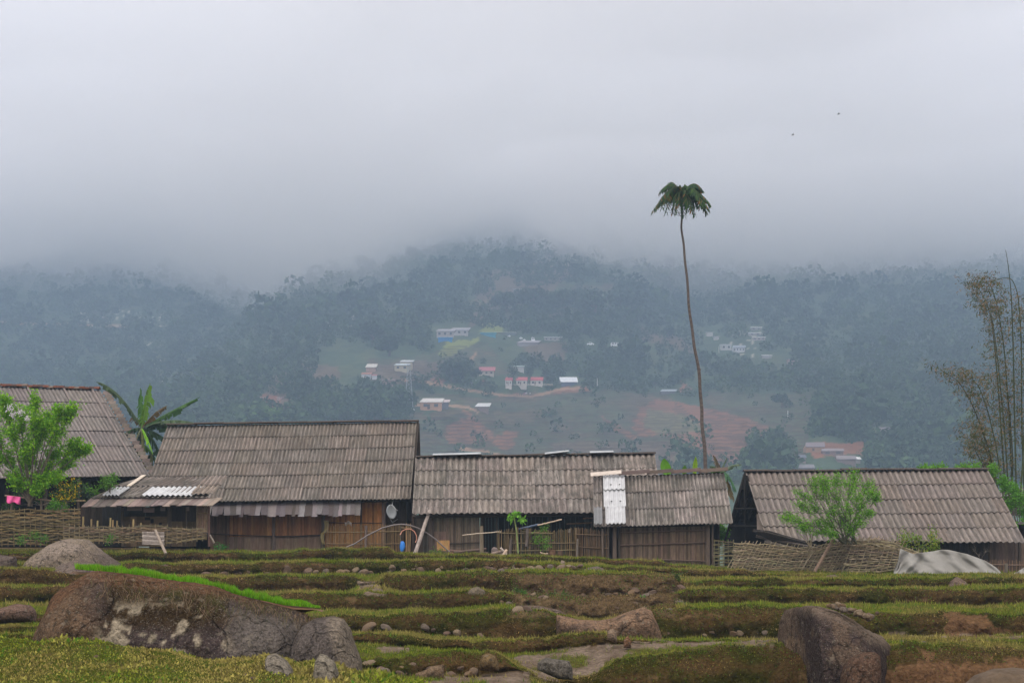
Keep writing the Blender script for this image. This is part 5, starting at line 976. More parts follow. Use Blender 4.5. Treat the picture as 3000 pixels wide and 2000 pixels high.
boulder('boulder', [(1404, 1935), (1412, 1918), (1430, 1912), (1450, 1920), (1460, 1940)], [(1404, 1948), (1460, 1950)], 25.3, .25, (.24, .17, .085), ('round straw coloured stone in the bank at the bottom centre', 'boulder'), seed=47, rough=.03)
boulder('boulder', [(1575, 1940), (1600, 1926), (1640, 1932), (1670, 1936), (1680, 1958)], [(1575, 1948), (1640, 1975), (1680, 1978)], 24.9, .4, (.20, .185, .16), ('flat grey rock on the muddy plot at the bottom centre', 'boulder'), seed=48, rough=.05, pw=.5)
boulder('boulder', [(1780, 1848), (1795, 1840), (1806, 1848), (1808, 1866)], [(1780, 1858), (1808, 1870)], 29.0, .15, (.33, .25, .18), ('pale pointed stone on the grassy lip below the orange brown boulder', 'boulder'), seed=49, rough=.02)
boulder('boulder', [(1828, 1874), (1840, 1860), (1850, 1876)], [(1828, 1882), (1850, 1884)], 28.6, .12, (.30, .17, .10), ('small reddish pointed stone beside the pale pointed stone', 'boulder'), seed=50, rough=.02)
boulder('boulder', [(1216, 1972), (1250, 1960), (1262, 1950), (1300, 1945)], [(1216, 1982), (1300, 1975)], 24.6, .2, (.28, .20, .13), ('flat slanted tan stone by the bottom centre puddle', 'boulder'), seed=51, rough=.02)
boulder('boulder', [(2850, 2005), (2890, 1975), (2940, 1958), (3000, 1956), (3080, 1970)], [(2850, 2080), (3080, 2080)], 23.0, .7, (.075, .052, .032), ('earth covered rock in the bottom right corner', 'boulder'), seed=52, rough=.10, mat='soil')
boulder('boulder', [(1640, 1652), (1645, 1640), (1654, 1642), (1658, 1652)], [(1642, 1656), (1656, 1657)], 48.8, .10, (.42, .33, .27), ('small pale upright stone below the long picket fence', 'boulder'), seed=53, rough=.01)

# variants of loose field stones, copied
import bmesh
SV = []
for s in range(7):
    bm = bmesh.new(); bmesh.ops.create_icosphere(bm, subdivisions=3, radius=1); v = np.array([tuple(q.co) for q in bm.verts]); f = np.array([[q.index for q in fc.verts] for fc in bm.faces]); bm.free()
    for k in range(6):
        n_ = RNG.normal(0, 1, 3); n_ /= np.linalg.norm(n_); d_ = RNG.uniform(.55, .9); ex = np.maximum(v @ n_-d_, 0); v = v-ex[:, None]*n_*.92
    v = v*(1+.10*fbm(v[:, 0]*2+s*9, v[:, 1]*2, v[:, 2]*2, 3, s))[:, None]*np.array([1, .8, .72]); k = 1+.3*fbm(v[:, 0]*3, v[:, 1]*3, v[:, 2]*3, 3, s)
    me = bpy.data.meshes.new('stone'); me.from_pydata([tuple(q) for q in v], [], [tuple(q) for q in f]); c = np.ones((len(v), 4), np.float32)
    c[:, :3] = np.array([(.27, .20, .14), (.22, .16, .12), (.31, .22, .14), (.24, .20, .17), (.18, .13, .10), (.34, .27, .19), (.23, .16, .13)][s])*k[:, None]
    a = me.color_attributes.new('Col', 'FLOAT_COLOR', 'POINT'); a.data.foreach_set('color', c.ravel()); me.materials.append(MT['stone']); SV.append(me)
def stone(px, py, D, r, label, group, sq=1.0, v=None, rot=None):
    o = bpy.data.objects.new('stone', SV[v if v is not None else random.randrange(7)]); COL.objects.link(o); o.location = P(px, py, D); o.scale = (r, r*.9, r*sq)
    o.rotation_euler = rot or (random.uniform(-.4, .4), random.uniform(-.6, .6), random.uniform(0, 6.28)); return tag(o, label, 'stone', group)
random.seed(61)
ORD = 'first second third fourth fifth sixth seventh eighth ninth tenth eleventh twelfth thirteenth fourteenth fifteenth sixteenth seventeenth eighteenth nineteenth twentieth'.split()
def ordn(i, n): return ORD[i] if i < 20 else 'twentieth thirtieth fortieth'.split()[(i+1)//10-2] if (i+1) % 10 == 0 else ['twenty', 'thirty', 'forty'][(i+1)//10-2]+'-'+ORD[(i+1) % 10-1]
def row(n, x0, x1, y0, y1, rmin, rmax, label, group, dD=-.03, pile=0):
    for i in range(n):
        x = x0+(x1-x0)*(i+random.uniform(.1, .9))/n; lb_ = label+', '+ordn(i, n)+' from the left'; y = random.uniform(y0, y1) if not callable(y0) else y0(x)+random.uniform(-y1, y1)
        stone(x, y, surf(x, y)+dD, random.uniform(rmin, rmax)*1.15, lb_, group, random.uniform(.6, 1))
row(26, 330, 790, 1663, 1684, .10, .20, 'brown stone built into the bank below the long house', 'stones in the bank under the long house')
row(22, 800, 1160, 1664, 1680, .10, .22, 'tan stone built into the bank below the pipe hoop', 'stones in the bank under the pipe hoop')
row(48, 1170, 1520, 1652, 1677, .07, .17, 'small rounded stone in the stony bank below the lone yard post', 'stones in the stony bank under the yard')
row(16, 1500, 1700, 1660, 1673, .09, .22, 'brown stone in the bank below the long picket fence', 'stones in the bank under the picket fence')
row(30, 1510, 1980, 1692, 1795, .08, .20, 'brown stone half buried in the steep central mound', 'stones in the central mound')
row(7, 1840, 1990, 1690, 1750, .12, .26, 'larger broken stone at the right shoulder of the central mound', 'broken stones on the mound shoulder')
row(5, 1470, 1540, 1760, 1772, .06, .11, 'small tan stone at the left foot of the central mound', 'small stones by the mound')
row(16, 1060, 1480, 1815, 1862, .08, .19, 'brown stone in the bank left of the orange brown boulder', 'stones in the bank left of the orange boulder')
row(18, 1065, 1400, 1945, 1980, .07, .16, 'orange brown stone in the lowest bank at the bottom centre', 'stones in the lowest bank')
row(12, 1940, 2200, 1815, 1862, .07, .15, 'dark stone in the bank right of the orange brown boulder', 'stones in the bank right of the orange boulder')
row(8, 2240, 2320, 1812, 1855, .12, .20, 'squarish tan stone in the dry wall left of the domed boulder', 'stones in the dry wall by the domed boulder')
row(7, 1950, 2280, 1940, 1995, .08, .17, 'stone in the green bank left of the dark rock face', 'stones in the lower right bank')
row(6, 2600, 2990, 1870, 1885, .05, .10, 'small pale stone on the grass strip at the right', 'small stones on the right grass strip')
row(8, 260, 330, 1628, 1650, .08, .17, 'pale stone behind the left pale boulder', 'stones behind the pale boulder')
row(6, 2330, 2352, 1800, 1850, .07, .13, 'tan stone squeezed beside the domed boulder', 'stones beside the domed boulder')
for i in range(34):
    u = (i+random.random())/34; x = 2430+120*u+random.uniform(-8, 8); y = 1776+33*u-random.uniform(0, 20)*(1-abs(2*u-.8))**1.0; D = 25.75+.010*(1800-y)+.8*max(0, (x-2540)/30)+random.uniform(-.06, .1); stone(x, y, D, random.uniform(.055, .10), 'tan stone in the heap on the domed boulder, '+ordn(i, 34)+' from the left', 'heap of stones on the domed boulder', .8, random.choice([0, 2, 5, 5, 3]))
for (x, y, r_, lb) in ((2570, 1795, .05, 'lone round stone at the right end of the stone heap'), (2545, 1800, .06, 'stone just right of the stone heap'), (1208, 1604, .0, ''), (2690, 1871, .08, 'pair of pale stones lying on the right grass strip')):
    if r_: stone(x, y, 26.6 if y < 1810 else groundD(x, y), r_, lb, None)
for (x, y, r_, lb) in ((722, 1980, .05, 'tan stone in the grass left of the upright stones'), (740, 1992, .07, 'flat tan stone in the grass at the bottom left'), (282, 1925, .05, 'dark clod in the grass below the huge boulder')): stone(x, y, groundD(x, y), r_, lb, None)

# soil bed with bright rice seedlings behind the huge boulder
lx = np.array([215, 357, 476, 595, 714, 836, 938.]); ly = np.array([1662, 1674, 1693, 1708, 1742, 1768, 1776.])
V = []; Fc = []; n = 60
for i in range(n):
    x = 205+(945-205)*i/(n-1); e_ = math.sin(math.pi*i/(n-1))**.35; y = float(np.interp(x, lx, ly))+14*(1-e_); a = P(x, y+4, 23.0); b = P(x, y+1, 24.3); V += [a+Vector((0, .1, -.50*e_**6)), a+Vector((0, -.02, -.10*e_**3)), a, b, b+Vector((0, .25, -.7*e_**4))]
for i in range(n-1):
    for k in range(4): Fc.append((i*5+k, (i+1)*5+k, (i+1)*5+k+1, i*5+k+1))
V = np.array([tuple(q) for q in V]); nn = fbm(V[:, 0]*3, V[:, 1]*3, V[:, 2]*3, 3, 3); V[:, 2] += nn*.04; V[:, 1] -= np.abs(nn)*.1
o = mesh_np('soil_bed', V, Fc, np.array((.10, .055, .030))*(1+.5*nn[:, None]), None, 'soil', base=True, smooth=True); tag(o, 'narrow brown soil bed behind the huge boulder where the seedlings grow', 'soil bed')
r = np.random.default_rng(4); nb = 26000; x = r.uniform(222, 938, nb); D = r.uniform(23.05, 24.2, nb); y = np.interp(x, lx, ly)
p = np.stack([(x-1500)/FP*D, D, (HOR-y-2)/FP*D-.01], -1); h = r.uniform(.06, .12, nb)*(1+.6*vn(x/22, D*3, 0, 8))*np.clip((940-x)/60, .35, 1); d = np.stack([r.normal(0, .22, nb)+.1, r.normal(-.1, .22, nb), np.ones(nb)], -1); d /= np.linalg.norm(d, axis=1)[:, None]
s_ = np.stack([np.cos(r.uniform(0, 6.3, nb)), np.sin(r.uniform(0, 6.3, nb)), np.zeros(nb)], -1); w_ = .006
V = np.stack([p-s_*w_, p+s_*w_, p+d*h[:, None]], 1).reshape(-1, 3); c = np.array((.115, .30, .012))*r.uniform(.5, 1.4, (nb, 1)); c[r.random(nb) < .15] = np.array((.20, .27, .03))
o = mesh_np('rice_seedlings', V, np.arange(nb*3).reshape(-1, 3), np.repeat(c, 3, 0), None, 'grass'); tag(o, 'strip of bright green rice seedlings behind the huge boulder', 'rice seedlings', kind='stuff')
# dry creeping roots and dead grass hanging over the boulder and the mound
mb = MB(); random.seed(8)
def strands(n, xf, yf, Df, ln, r_=.005, cols=((.24, .17, .11), (.18, .12, .075), (.30, .22, .14)), drop=1.0):
    for i in range(n):
        x = xf(); y = yf(x); D = Df(x, y); p = P(x, y, D); L_ = random.uniform(*ln); pts = [p]; dx = random.uniform(-.8, .8)
        for k in range(4): p = p+Vector((dx*L_/4+random.uniform(-.02, .02), random.uniform(-.03, .0), -drop*L_/4+random.uniform(-.02, .03))); pts.append(p)
        c = tone(random.choice(cols)); V = []
        for k, q in enumerate(pts): w = r_*(1-k/5); V += [q+Vector((-w, -.01, 0)), q+Vector((w, -.01, 0))]
        mb.add(V, [(2*k, 2*k+1, 2*k+3, 2*k+2) for k in range(4)], c)
BT = lambda x: float(np.interp(x, [228, 357, 595, 714, 830, 1000], [1668, 1682, 1716, 1752, 1782, 1815]))
strands(800, lambda: random.uniform(250, 960), lambda x: BT(x)+random.uniform(-4, 70 if x < 700 else 20), lambda x, y: 21.75-.004*(y-BT(x))+.35*max(0, 1-(y-BT(x))/35), (.06, .26), .003, ((.12, .085, .05), (.08, .055, .03), (.17, .12, .08), (.05, .035, .018), (.06, .065, .02)))
q = mb.build('dry_roots', 'grass', base=False); tag(q, 'dry roots and dead grass hanging over the huge boulder', 'dry roots', kind='stuff')
mb = MB(); strands(5200, lambda: random.uniform(1500, 2010), lambda x: random.uniform(1688, 1800), lambda x, y: surf(x, y)-.13, (.08, .26), .006, ((.17, .12, .075), (.12, .085, .05), (.22, .17, .10), (.09, .11, .035)))
strands(2400, lambda: random.uniform(1050, 3000), lambda x: float(np.interp(x, LAY[3][2][:, 0], LAY[3][2][:, 1]))+random.uniform(4, 50), lambda x, y: groundD(x, y)-.07, (.06, .18), .005, ((.15, .11, .065), (.10, .075, .045), (.19, .16, .08)))
strands(2400, lambda: random.uniform(1800, 3000), lambda x: float(np.interp(x, LAY[1][2][:, 0], LAY[1][2][:, 1]))+random.uniform(4, 80), lambda x, y: groundD(x, y)-.06, (.06, .2), .005, ((.15, .11, .07), (.10, .075, .045), (.19, .15, .08)))
q = mb.build('dead_grass', 'grass', base=False); tag(q, 'dead brown grass hanging down the terrace banks', 'dead grass', kind='stuff')

# ------------------------------------------------------------------ trees and plants by the houses
def leaves_np(cen, r, size, elong=1.8, col=(.1, .2, .03), var=.35, hang=0.0):
    n = len(cen); d = r.normal(0, 1, (n, 3)); d[:, 2] -= hang; d /= np.linalg.norm(d, axis=1)[:, None]; s = np.cross(d, r.normal(0, 1, (n, 3))); s /= np.linalg.norm(s, axis=1)[:, None]
    L_ = (size*r.uniform(.6, 1.35, n))[:, None]; w = L_/elong
    V = np.stack([cen, cen+d*L_*.5-s*w*.5, cen+d*L_, cen+d*L_*.5+s*w*.5], 1).reshape(-1, 3)
    C = np.repeat(np.array(col)*r.uniform(1-var, 1+var, (n, 1))*np.array([1, 1, 1]), 4, 0); return V, C
def blobtree(name, label, base, D, blobs, trunk_r, leafn, lsize, col, cat='tree', tcol=(.10, .08, .06), seed=0, twigs=9, elong=1.8, depth=.8, extra=None, multi=None, col2=None, dens=1.0, lr=.55):
    """blobs: (px,py,rx,ry) in photo pixels around which twigs and leaves grow"""
    r = np.random.default_rng(seed); rnd = random.Random(seed); B0 = P(base[0], base[1], D); root = empty(name, B0, label, cat); mb = MB(); cen = []; sc = D/FP
    stems = multi or [(base[0], base[1])]
    for (bx, by, rx, ry) in blobs:
        sx_, sy_ = stems[rnd.randrange(len(stems))]; S0 = P(sx_, sy_, D+rnd.uniform(-.1, .1)); dz = rnd.uniform(-depth, depth); E = P(bx, by+ry*.5, D+dz); mid = S0.lerp(E, .5)+Vector((rnd.uniform(-.1, .1), dz*.2, .12*(E-S0).length*.5))
        t0 = S0.lerp(E, 0); mb.tube([t0, S0.lerp(mid, .55)+Vector((0, 0, .05)), mid, E], [trunk_r*.36, trunk_r*.24, trunk_r*.17, trunk_r*.07], 5, tcol)
        for k in range(twigs):
            a = rnd.uniform(0, 6.28); u = rnd.uniform(.4, 1); T = P(bx+rx*u*math.cos(a), by+ry*u*math.sin(a), D+dz+rnd.uniform(-1, 1)*rx*sc*.8); s0 = mid.lerp(E, rnd.uniform(.4, 1))
            m_ = s0.lerp(T, .5)+Vector((0, 0, rnd.uniform(0, .1))); mb.tube([s0, m_, T], [trunk_r*.09, trunk_r*.06, trunk_r*.03], 4, tcol, cap=False)
            nl = max(3, int(leafn*dens*(1.9 if cat == 'tree' else 1.3))); tt_ = r.uniform(.15, 1.12, nl)[:, None]; q = np.array(s0)*(1-tt_)+np.array(T)*tt_+r.normal(0, .085*lr/.55, (nl, 3)); cen.append(q)
    if len(stems) == 1: mb.tube([B0+Vector((0, 0, -.1)), B0+Vector((.02, 0, .3))], [trunk_r*.9, trunk_r*.6], 6, tcol)
    mb.build('trunk' if cat == 'tree' else 'stems', 'bark', root)
    cen = np.concatenate(cen); V, C = leaves_np(cen, r, lsize, elong, col)
    if col2 is not None: k = np.repeat(r.random(len(cen)) < .35, 4); C[k] = np.array(col2)*r.uniform(.7, 1.3, (k.sum(), 1))
    mesh_np('crown' if cat == 'tree' else 'foliage', V, np.arange(len(V)).reshape(-1, 4), C, None, 'leaf', root)
    return root
GL, GL2 = (.11, .28, .010), (.22, .42, .015)
blobtree('green_tree', 'leafy bright green tree in front of the leftmost roof', (88, 1475), 56.5, [(20, 1195, 28, 22), (60, 1205, 30, 25), (100, 1170, 14, 22), (105, 1225, 24, 28), (150, 1215, 22, 22), (185, 1200, 30, 18), (215, 1192, 18, 10), (170, 1255, 32, 28), (40, 1260, 36, 30), (100, 1285, 38, 30), (165, 1310, 40, 30), (225, 1295, 24, 18), (250, 1310, 16, 14), (20, 1330, 34, 34), (80, 1345, 38, 32), (150, 1360, 38, 26), (200, 1350, 30, 22), (100, 1395, 40, 20), (40, 1385, 34, 20), (160, 1395, 26, 16), (-20, 1250, 30, 40), (-30, 1330, 34, 34), (12, 1168, 16, 12), (70, 1300, 36, 34), (130, 1400, 34, 24), (60, 1410, 34, 20), (120, 1250, 30, 26), (110, 1430, 24, 14)], .12, 42, .10, GL, seed=2, col2=GL2, twigs=11)
r = np.random.default_rng(77)
for i, (x, y, rr) in enumerate(((30, 1196, 11), (38, 1214, 8), (60, 1208, 7), (80, 1226, 7))):
    cc_ = np.array(tuple(P(x, y, 55.3))); q_ = cc_+r.normal(0, rr/150, (60, 3)); V, C = leaves_np(q_, r, .07, 1.3, (.62, .58, .60), .2); o = mesh_np('blossom', V, np.arange(len(V)).reshape(-1, 4), C, None, 'leaf', base=True); tag(o, ('largest', 'second', 'third', 'lowest')[i]+' white blossom cluster in the leafy bright green tree', 'blossom', 'white blossoms in the tree')
blobtree('flowering_bush', 'dark bush dotted with yellow flowers right of the leafy green tree', (195, 1490), 56.0, [(185, 1425, 28, 16), (220, 1420, 18, 16), (165, 1445, 24, 16), (205, 1450, 28, 16), (180, 1470, 24, 14)], .05, 20, .09, (.055, .12, .015), cat='bush', seed=5, col2=(.42, .30, .01))
blobtree('shrub', 'low bright green shrub under the yellow flowering bush', (180, 1500), 55.7, [(165, 1476, 18, 14), (185, 1484, 18, 12), (150, 1486, 12, 10)], .03, 18, .08, (.08, .21, .02), cat='bush', seed=6)
blobtree('shrub', 'small green sapling poking up above the left end of the lean-to roof', (322, 1440), 57.6, [(318, 1402, 14, 12), (334, 1398, 10, 12), (300, 1410, 12, 10), (322, 1420, 16, 10), (270, 1430, 26, 22)], .03, 14, .09, (.08, .19, .02), cat='sapling', seed=7)
blobtree('dark_shrubs', 'dark green undergrowth beneath the leftmost roof', (120, 1480), 58.5, [(60, 1440, 30, 20), (110, 1450, 26, 20), (255, 1440, 26, 24), (280, 1460, 20, 20), (20, 1480, 20, 12)], .04, 16, .10, (.03, .065, .018), cat='bush', seed=8)
blobtree('green_tree', 'feathery green young tree in front of the rightmost roof', (2478, 1590), 54.0, [(2370, 1410, 26, 18), (2410, 1398, 26, 18), (2450, 1400, 24, 16), (2505, 1388, 14, 22), (2490, 1410, 28, 20), (2540, 1415, 18, 16), (2350, 1440, 24, 18), (2400, 1440, 32, 22), (2450, 1445, 30, 22), (2510, 1445, 30, 20), (2555, 1440, 16, 12), (2570, 1452, 10, 8), (2380, 1475, 30, 18), (2430, 1485, 30, 22), (2490, 1480, 28, 20), (2525, 1475, 18, 14), (2550, 1498, 14, 6), (2340, 1478, 16, 10), (2300, 1512, 14, 12), (2330, 1520, 26, 14), (2380, 1520, 30, 16), (2430, 1525, 28, 16), (2470, 1525, 20, 14), (2520, 1515, 12, 20), (2400, 1550, 30, 14), (2440, 1560, 22, 12), (2350, 1545, 16, 10), (2460, 1500, 30, 24), (2495, 1545, 22, 18), (2420, 1420, 30, 22)], .085, 30, .085, (.13, .32, .012), seed=9, twigs=9, elong=3.4, multi=[(2478, 1592), (2495, 1592), (2510, 1592), (2470, 1592)], col2=(.07, .18, .012), tcol=(.085, .085, .055))
blobtree('shrub', 'yellow green bush behind the curved end of the pale fence', (2690, 1630), 55.8, [(2640, 1568, 16, 12), (2665, 1565, 20, 14), (2690, 1575, 16, 12), (2735, 1560, 8, 18), (2740, 1585, 14, 12), (2700, 1600, 22, 14), (2740, 1606, 16, 12), (2720, 1620, 18, 10), (2650, 1600, 18, 12)], .035, 15, .08, (.12, .22, .02), cat='bush', seed=10, col2=(.24, .26, .03))
blobtree('shrub', 'green bush seen through the gap between the small house and the rightmost house', (2110, 1590), 62.5, [(2105, 1545, 18, 16), (2120, 1560, 14, 16), (2100, 1572, 16, 16)], .05, 40, .10, (.09, .24, .02), cat='bush', seed=11)
blobtree('green_tree', 'green bushy tree beyond the right end of the rightmost roof', (2985, 1560), 66.0, [(2950, 1420, 16, 12), (2985, 1450, 26, 20), (2960, 1470, 18, 18), (2995, 1490, 24, 24), (3020, 1520, 30, 24), (2990, 1540, 22, 16), (2935, 1400, 10, 10), (3020, 1450, 20, 26), (2972, 1424, 14, 12)], .08, 26, .11, (.09, .24, .02), seed=12)
for i, (x, w) in enumerate(((2710, 26), (2752, 28), (2820, 26), (2855, 24), (2905, 18))): blobtree('treetop', ('leftmost', 'second', 'third', 'fourth', 'rightmost')[i]+' green treetop peeking over the rightmost ridge', (x, 1400), 68, [(x-w*.4, 1372, w*.5, 7), (x+w*.3, 1366, w*.5, 9), (x, 1378, w, 8)], .04, 16, .10, (.11, .27, .02), cat='tree', seed=20+i)
blobtree('shrub', 'light green weeds growing through the long picket fence', (1592, 1620), 57.75, [(1596, 1545, 7, 8), (1588, 1565, 14, 14), (1600, 1590, 12, 16), (1570, 1575, 10, 12)], .02, 14, .08, (.09, .20, .02), cat='weeds', seed=31)
blobtree('shrub', 'low weeds at the foot of the middle house wall by the hose', (1280, 1628), 58.5, [(1270, 1620, 8, 6), (1292, 1618, 8, 8)], .015, 12, .07, (.09, .17, .02), cat='weeds', seed=32)
blobtree('shrub', 'small green weed growing beside the low wattle fence', (645, 1618), 56.5, [(640, 1602, 12, 8), (655, 1604, 10, 8)], .015, 12, .07, (.04, .16, .03), cat='weeds', seed=33)
blobtree('shrub', 'green weeds before the tall wattle fence at the left', (118, 1590), 53.5, [(100, 1568, 16, 10), (130, 1572, 16, 12), (60, 1578, 12, 8)], .015, 14, .07, (.08, .18, .025), cat='weeds', seed=34)
blobtree('shrub', 'small weed at the front of the low wattle fence', (325, 1584), 52.9, [(320, 1576, 10, 8)], .015, 14, .07, (.08, .18, .025), cat='weeds', seed=35)
blobtree('bare_shrub', 'leafless grey bush before the dark wall of the rightmost house', (2870, 1660), 55.6, [(2850, 1600, 12, 16), (2890, 1605, 16, 16), (2868, 1620, 14, 10)], .03, 1, .02, (.2, .15, .1), cat='bush', seed=36, tcol=(.17, .14, .11))
mb = MB(); 
for (a, b, c, d_) in ((2372, 1600, 2350, 1530), (2374, 1600, 2370, 1500), (2374, 1602, 2340, 1560), (2376, 1600, 2384, 1520)): mb.tube([P(a, b, 54.2), P((a+c)/2+2, (b+d_)/2, 54.2), P(c, d_, 54.2)], [.022, .014, .006], 4, (.26, .21, .14))
q = mb.build('bare_twigs', 'bark'); tag(q, 'bare thin twigs rising behind the pale woven fence left of the reddish pole', 'twigs')

# banana plants
def banana_leaf(root, base, tip, arch, width, col, tear=.35, seed=0, droop=1.0, label=None, n=22, Dt=None, fold=.25):
    rnd = random.Random(seed); a, b = base, tip; m = a.lerp(b, .5)+Vector((0, 0, arch)); mb = MB(); pts = []
    for i in range(n+1): t = i/n; pts.append(a*(1-t)**2+m*2*t*(1-t)+b*t*t)
    mb.tube(pts, [.035*(1-i/(n+1))+.006 for i in range(n+1)], 5, tuple(q*1.25+.02 for q in col), cap=False)
    for side in (-1, 1):
        i = 2
        while i < n:
            run = rnd.choice([1, 1, 2, 3]) if tear else 2; j = min(n, i+run); t = (i/n+j/n)/2; w = 1.35*width*math.sin(math.pi*min(1, t*1.02))**.6*rnd.uniform(.6, 1.15)
            d = (pts[j]-pts[i]).normalized(); sv = d.cross(Vector((0, .25, 1))).normalized()*side; 
            if sv.length < .1: sv = Vector((side, 0, 0))
            dz = Vector((0, 0, -droop*w*rnd.uniform(.5, 1.1))); o_ = sv*w*rnd.uniform(.6, 1)+dz+d*w*.25; e = pts[j].lerp(pts[i], .08 if rnd.random() < tear else 0)
            mid = sv*w*.5+dz*.25+d*w*.1; mb.add([pts[i], e, e+mid, pts[i]+mid, e+o_*.97, pts[i]+o_], [(0, 1, 2, 3), (3, 2, 4, 5)], tone(col, .3)); i = j
    o = mb.build('leaf', 'leaf', root)
    if label: o['label'] = label
    return o
def banana(name, label, bx, by, top, D, leaves, tr=.12, seed=0, tcol=(.16, .17, .07)):
    B0 = P(bx, by, D); root = empty(name, B0, label, 'banana plant', 'banana plants'); mb = MB(); T = P(top[0], top[1], D); mb.tube([B0, B0.lerp(T, .5), T], [tr, tr*.85, tr*.5], 8, tcol); mb.build('stem', 'bark', root)
    for k, (tx_, ty_, dD, arch, w, col) in enumerate(leaves): banana_leaf(root, T, P(tx_, ty_, D+dD), arch, w, col, seed=seed+k)
    return root
BG, BD, BL = (.045, .12, .02), (.035, .07, .03), (.13, .30, .02)
banana('banana_plant', 'big ragged banana plant between the two left roofs', 425, 1400, (415, 1255), 66.5, [(282, 1118, .3, .9, .26, (.05, .08, .035)), (385, 1225, .8, .5, .20, (.10, .07, .035)), (440, 1122, -.2, .05, .26, (.10, .20, .025)), (412, 1135, .3, .2, .22, BG), (585, 1163, .2, .1, .20, (.06, .13, .04)), (490, 1187, -.3, .25, .18, (.12, .085, .04)), (575, 1240, -.6, .5, .22, (.07, .11, .055)), (555, 1262, .3, .45, .2, BD), (380, 1340, -.4, .3, .2, (.12, .13, .07)), (448, 1330, -.7, .25, .13, (.16, .36, .02)), (470, 1330, .2, .4, .26, BD), (400, 1370, .1, .2, .22, BD), (500, 1300, .3, .3, .2, BD), (350, 1290, .3, .4, .2, BD)], seed=50)
banana('banana_plant', 'second banana stem low in the gap behind the leafy big one', 440, 1410, (445, 1330), 67.5, [(410, 1300, 0, .3, .24, BG), (480, 1330, .2, .3, .24, BD), (400, 1380, 0, .3, .22, BD), (470, 1390, 0, .3, .22, BD)], seed=80)
def furled(name, label, pts, w, D, col):
    root = empty(name, P(pts[0][0], 1400, D), label, 'banana plant', 'banana plants'); mb = MB(); mb.tube([P(pts[0][0], 1460, D), P(*pts[0], D)], [.07, .05], 6, (.12, .15, .05)); mb.build('stem', 'bark', root)
    mb = MB(); a, b = P(*pts[0], D), P(*pts[1], D); n = 10; V = []
    for i in range(n+1): t = i/n; q = a.lerp(b, t); ww = w*(math.sin(math.pi*min(1, t*.9+.1))**.7 if t < 1 else .03); V += [q+Vector((-ww, -.05, -.1*ww)), q+Vector((0, .05, 0)), q+Vector((ww, -.05, -.1*ww))]
    mb.add(V, [(3*i+k, 3*i+k+1, 3*i+4+k, 3*i+3+k) for i in range(n) for k in range(2)], col); mb.build('leaf', 'leaf', root)
furled('banana_plant', 'broad folded bright leaf showing above the small house ridge left of the palm', [(1955, 1392), (1945, 1342)], .24, 64, (.11, .27, .02)); furled('banana_plant', 'tall narrow yellow green banana leaf above the small house ridge', [(2034, 1392), (2038, 1336)], .11, 64, (.20, .33, .02)); furled('banana_plant', 'tiny curled green leaf tip between two taller leaves above the ridge', [(2004, 1390), (2006, 1362)], .12, 64, (.10, .22, .03))
banana('banana_plant', 'ragged dull banana plant right of the palm trunk behind the small house', 2112, 1480, (2112, 1385), 64.5, [(2090, 1332, -.1, .15, .14, (.13, .10, .06)), (2172, 1360, .2, .25, .12, (.10, .14, .08)), (2130, 1340, .2, .1, .10, (.07, .10, .05)), (2080, 1365, -.3, .2, .14, (.08, .13, .06)), (2060, 1378, 0, .15, .12, BG), (2158, 1440, -.5, .55, .30, (.05, .13, .055)), (2150, 1470, -.2, .6, .2, (.15, .11, .05)), (2100, 1440, .2, .3, .2, BD)], seed=90)
# papaya seedling above the pickets
py_ = empty('papaya_seedling', P(1512, 1620, 57.3), 'small papaya seedling with umbrella leaves above the long picket fence', 'papaya plant'); mb = MB(); mb.tube([P(1518, 1620, 57.3), P(1514, 1560, 57.3), P(1506, 1515, 57.3)], [.035, .03, .022], 6, (.18, .22, .08)); mb.build('stem', 'bark', py_)
r = np.random.default_rng(3)
for k, (x, y) in enumerate(((1497, 1510), (1500, 1521), (1508, 1504), (1519, 1506), (1526, 1518), (1531, 1524), (1513, 1503))):
    cx_ = np.array(tuple(P(x, y, 57.25))); V, C = leaves_np(cx_+r.normal(0, .05, (16, 3)), r, .17, 1.7, (.14, .33, .03), .25, .5); o = mesh_np('leaf', V, np.arange(len(V)).reshape(-1, 4), C, None, 'leaf', py_)

# the tall slender palm-like tree
DP = 78.0; TX = [2068, 2066, 2062, 2056, 2048, 2036, 2024, 2012, 2004, 1999, 1997]; TY = [1470, 1370, 1280, 1200, 1110, 1020, 930, 830, 740, 670, 622]
pt = empty('tall_tree', P(2068, 1480, DP), 'very tall thin tree with a swaying bare trunk and a drooping umbrella crown', 'tree'); mb = MB(); pts = []; rad = []; N_ = 130
for i in range(N_+1):
    t = i/N_; q = t*(len(TX)-1); k = min(int(q), len(TX)-2); f_ = q-k; f2 = f_; x = TX[k]*(1-f2)+TX[k+1]*f2+1.8*math.sin(t*19)+1.0*math.sin(t*47); y = TY[k]*(1-f2)+TY[k+1]*f2; pts.append(P(x, y, DP)); rad.append((.105-.055*t)*(1+.05*(i % 2)))
mb.tube(pts, rad, 8, (.085, .068, .058)); mb.c = [tuple(x*(1.2 if (i//8) % 2 else .85) for x in c) for i, c in enumerate(mb.c)]; q = mb.build('trunk', 'bark', pt)
mb = MB(); mb.tube([P(2050, 1086, DP), P(2053, 1081, DP-.1)], [.03, .02], 5, (.12, .08, .06)); mb.build('twig_stub', 'bark', pt)
CT = P(1997, 600, DP); r = np.random.default_rng(12); random.seed(12)
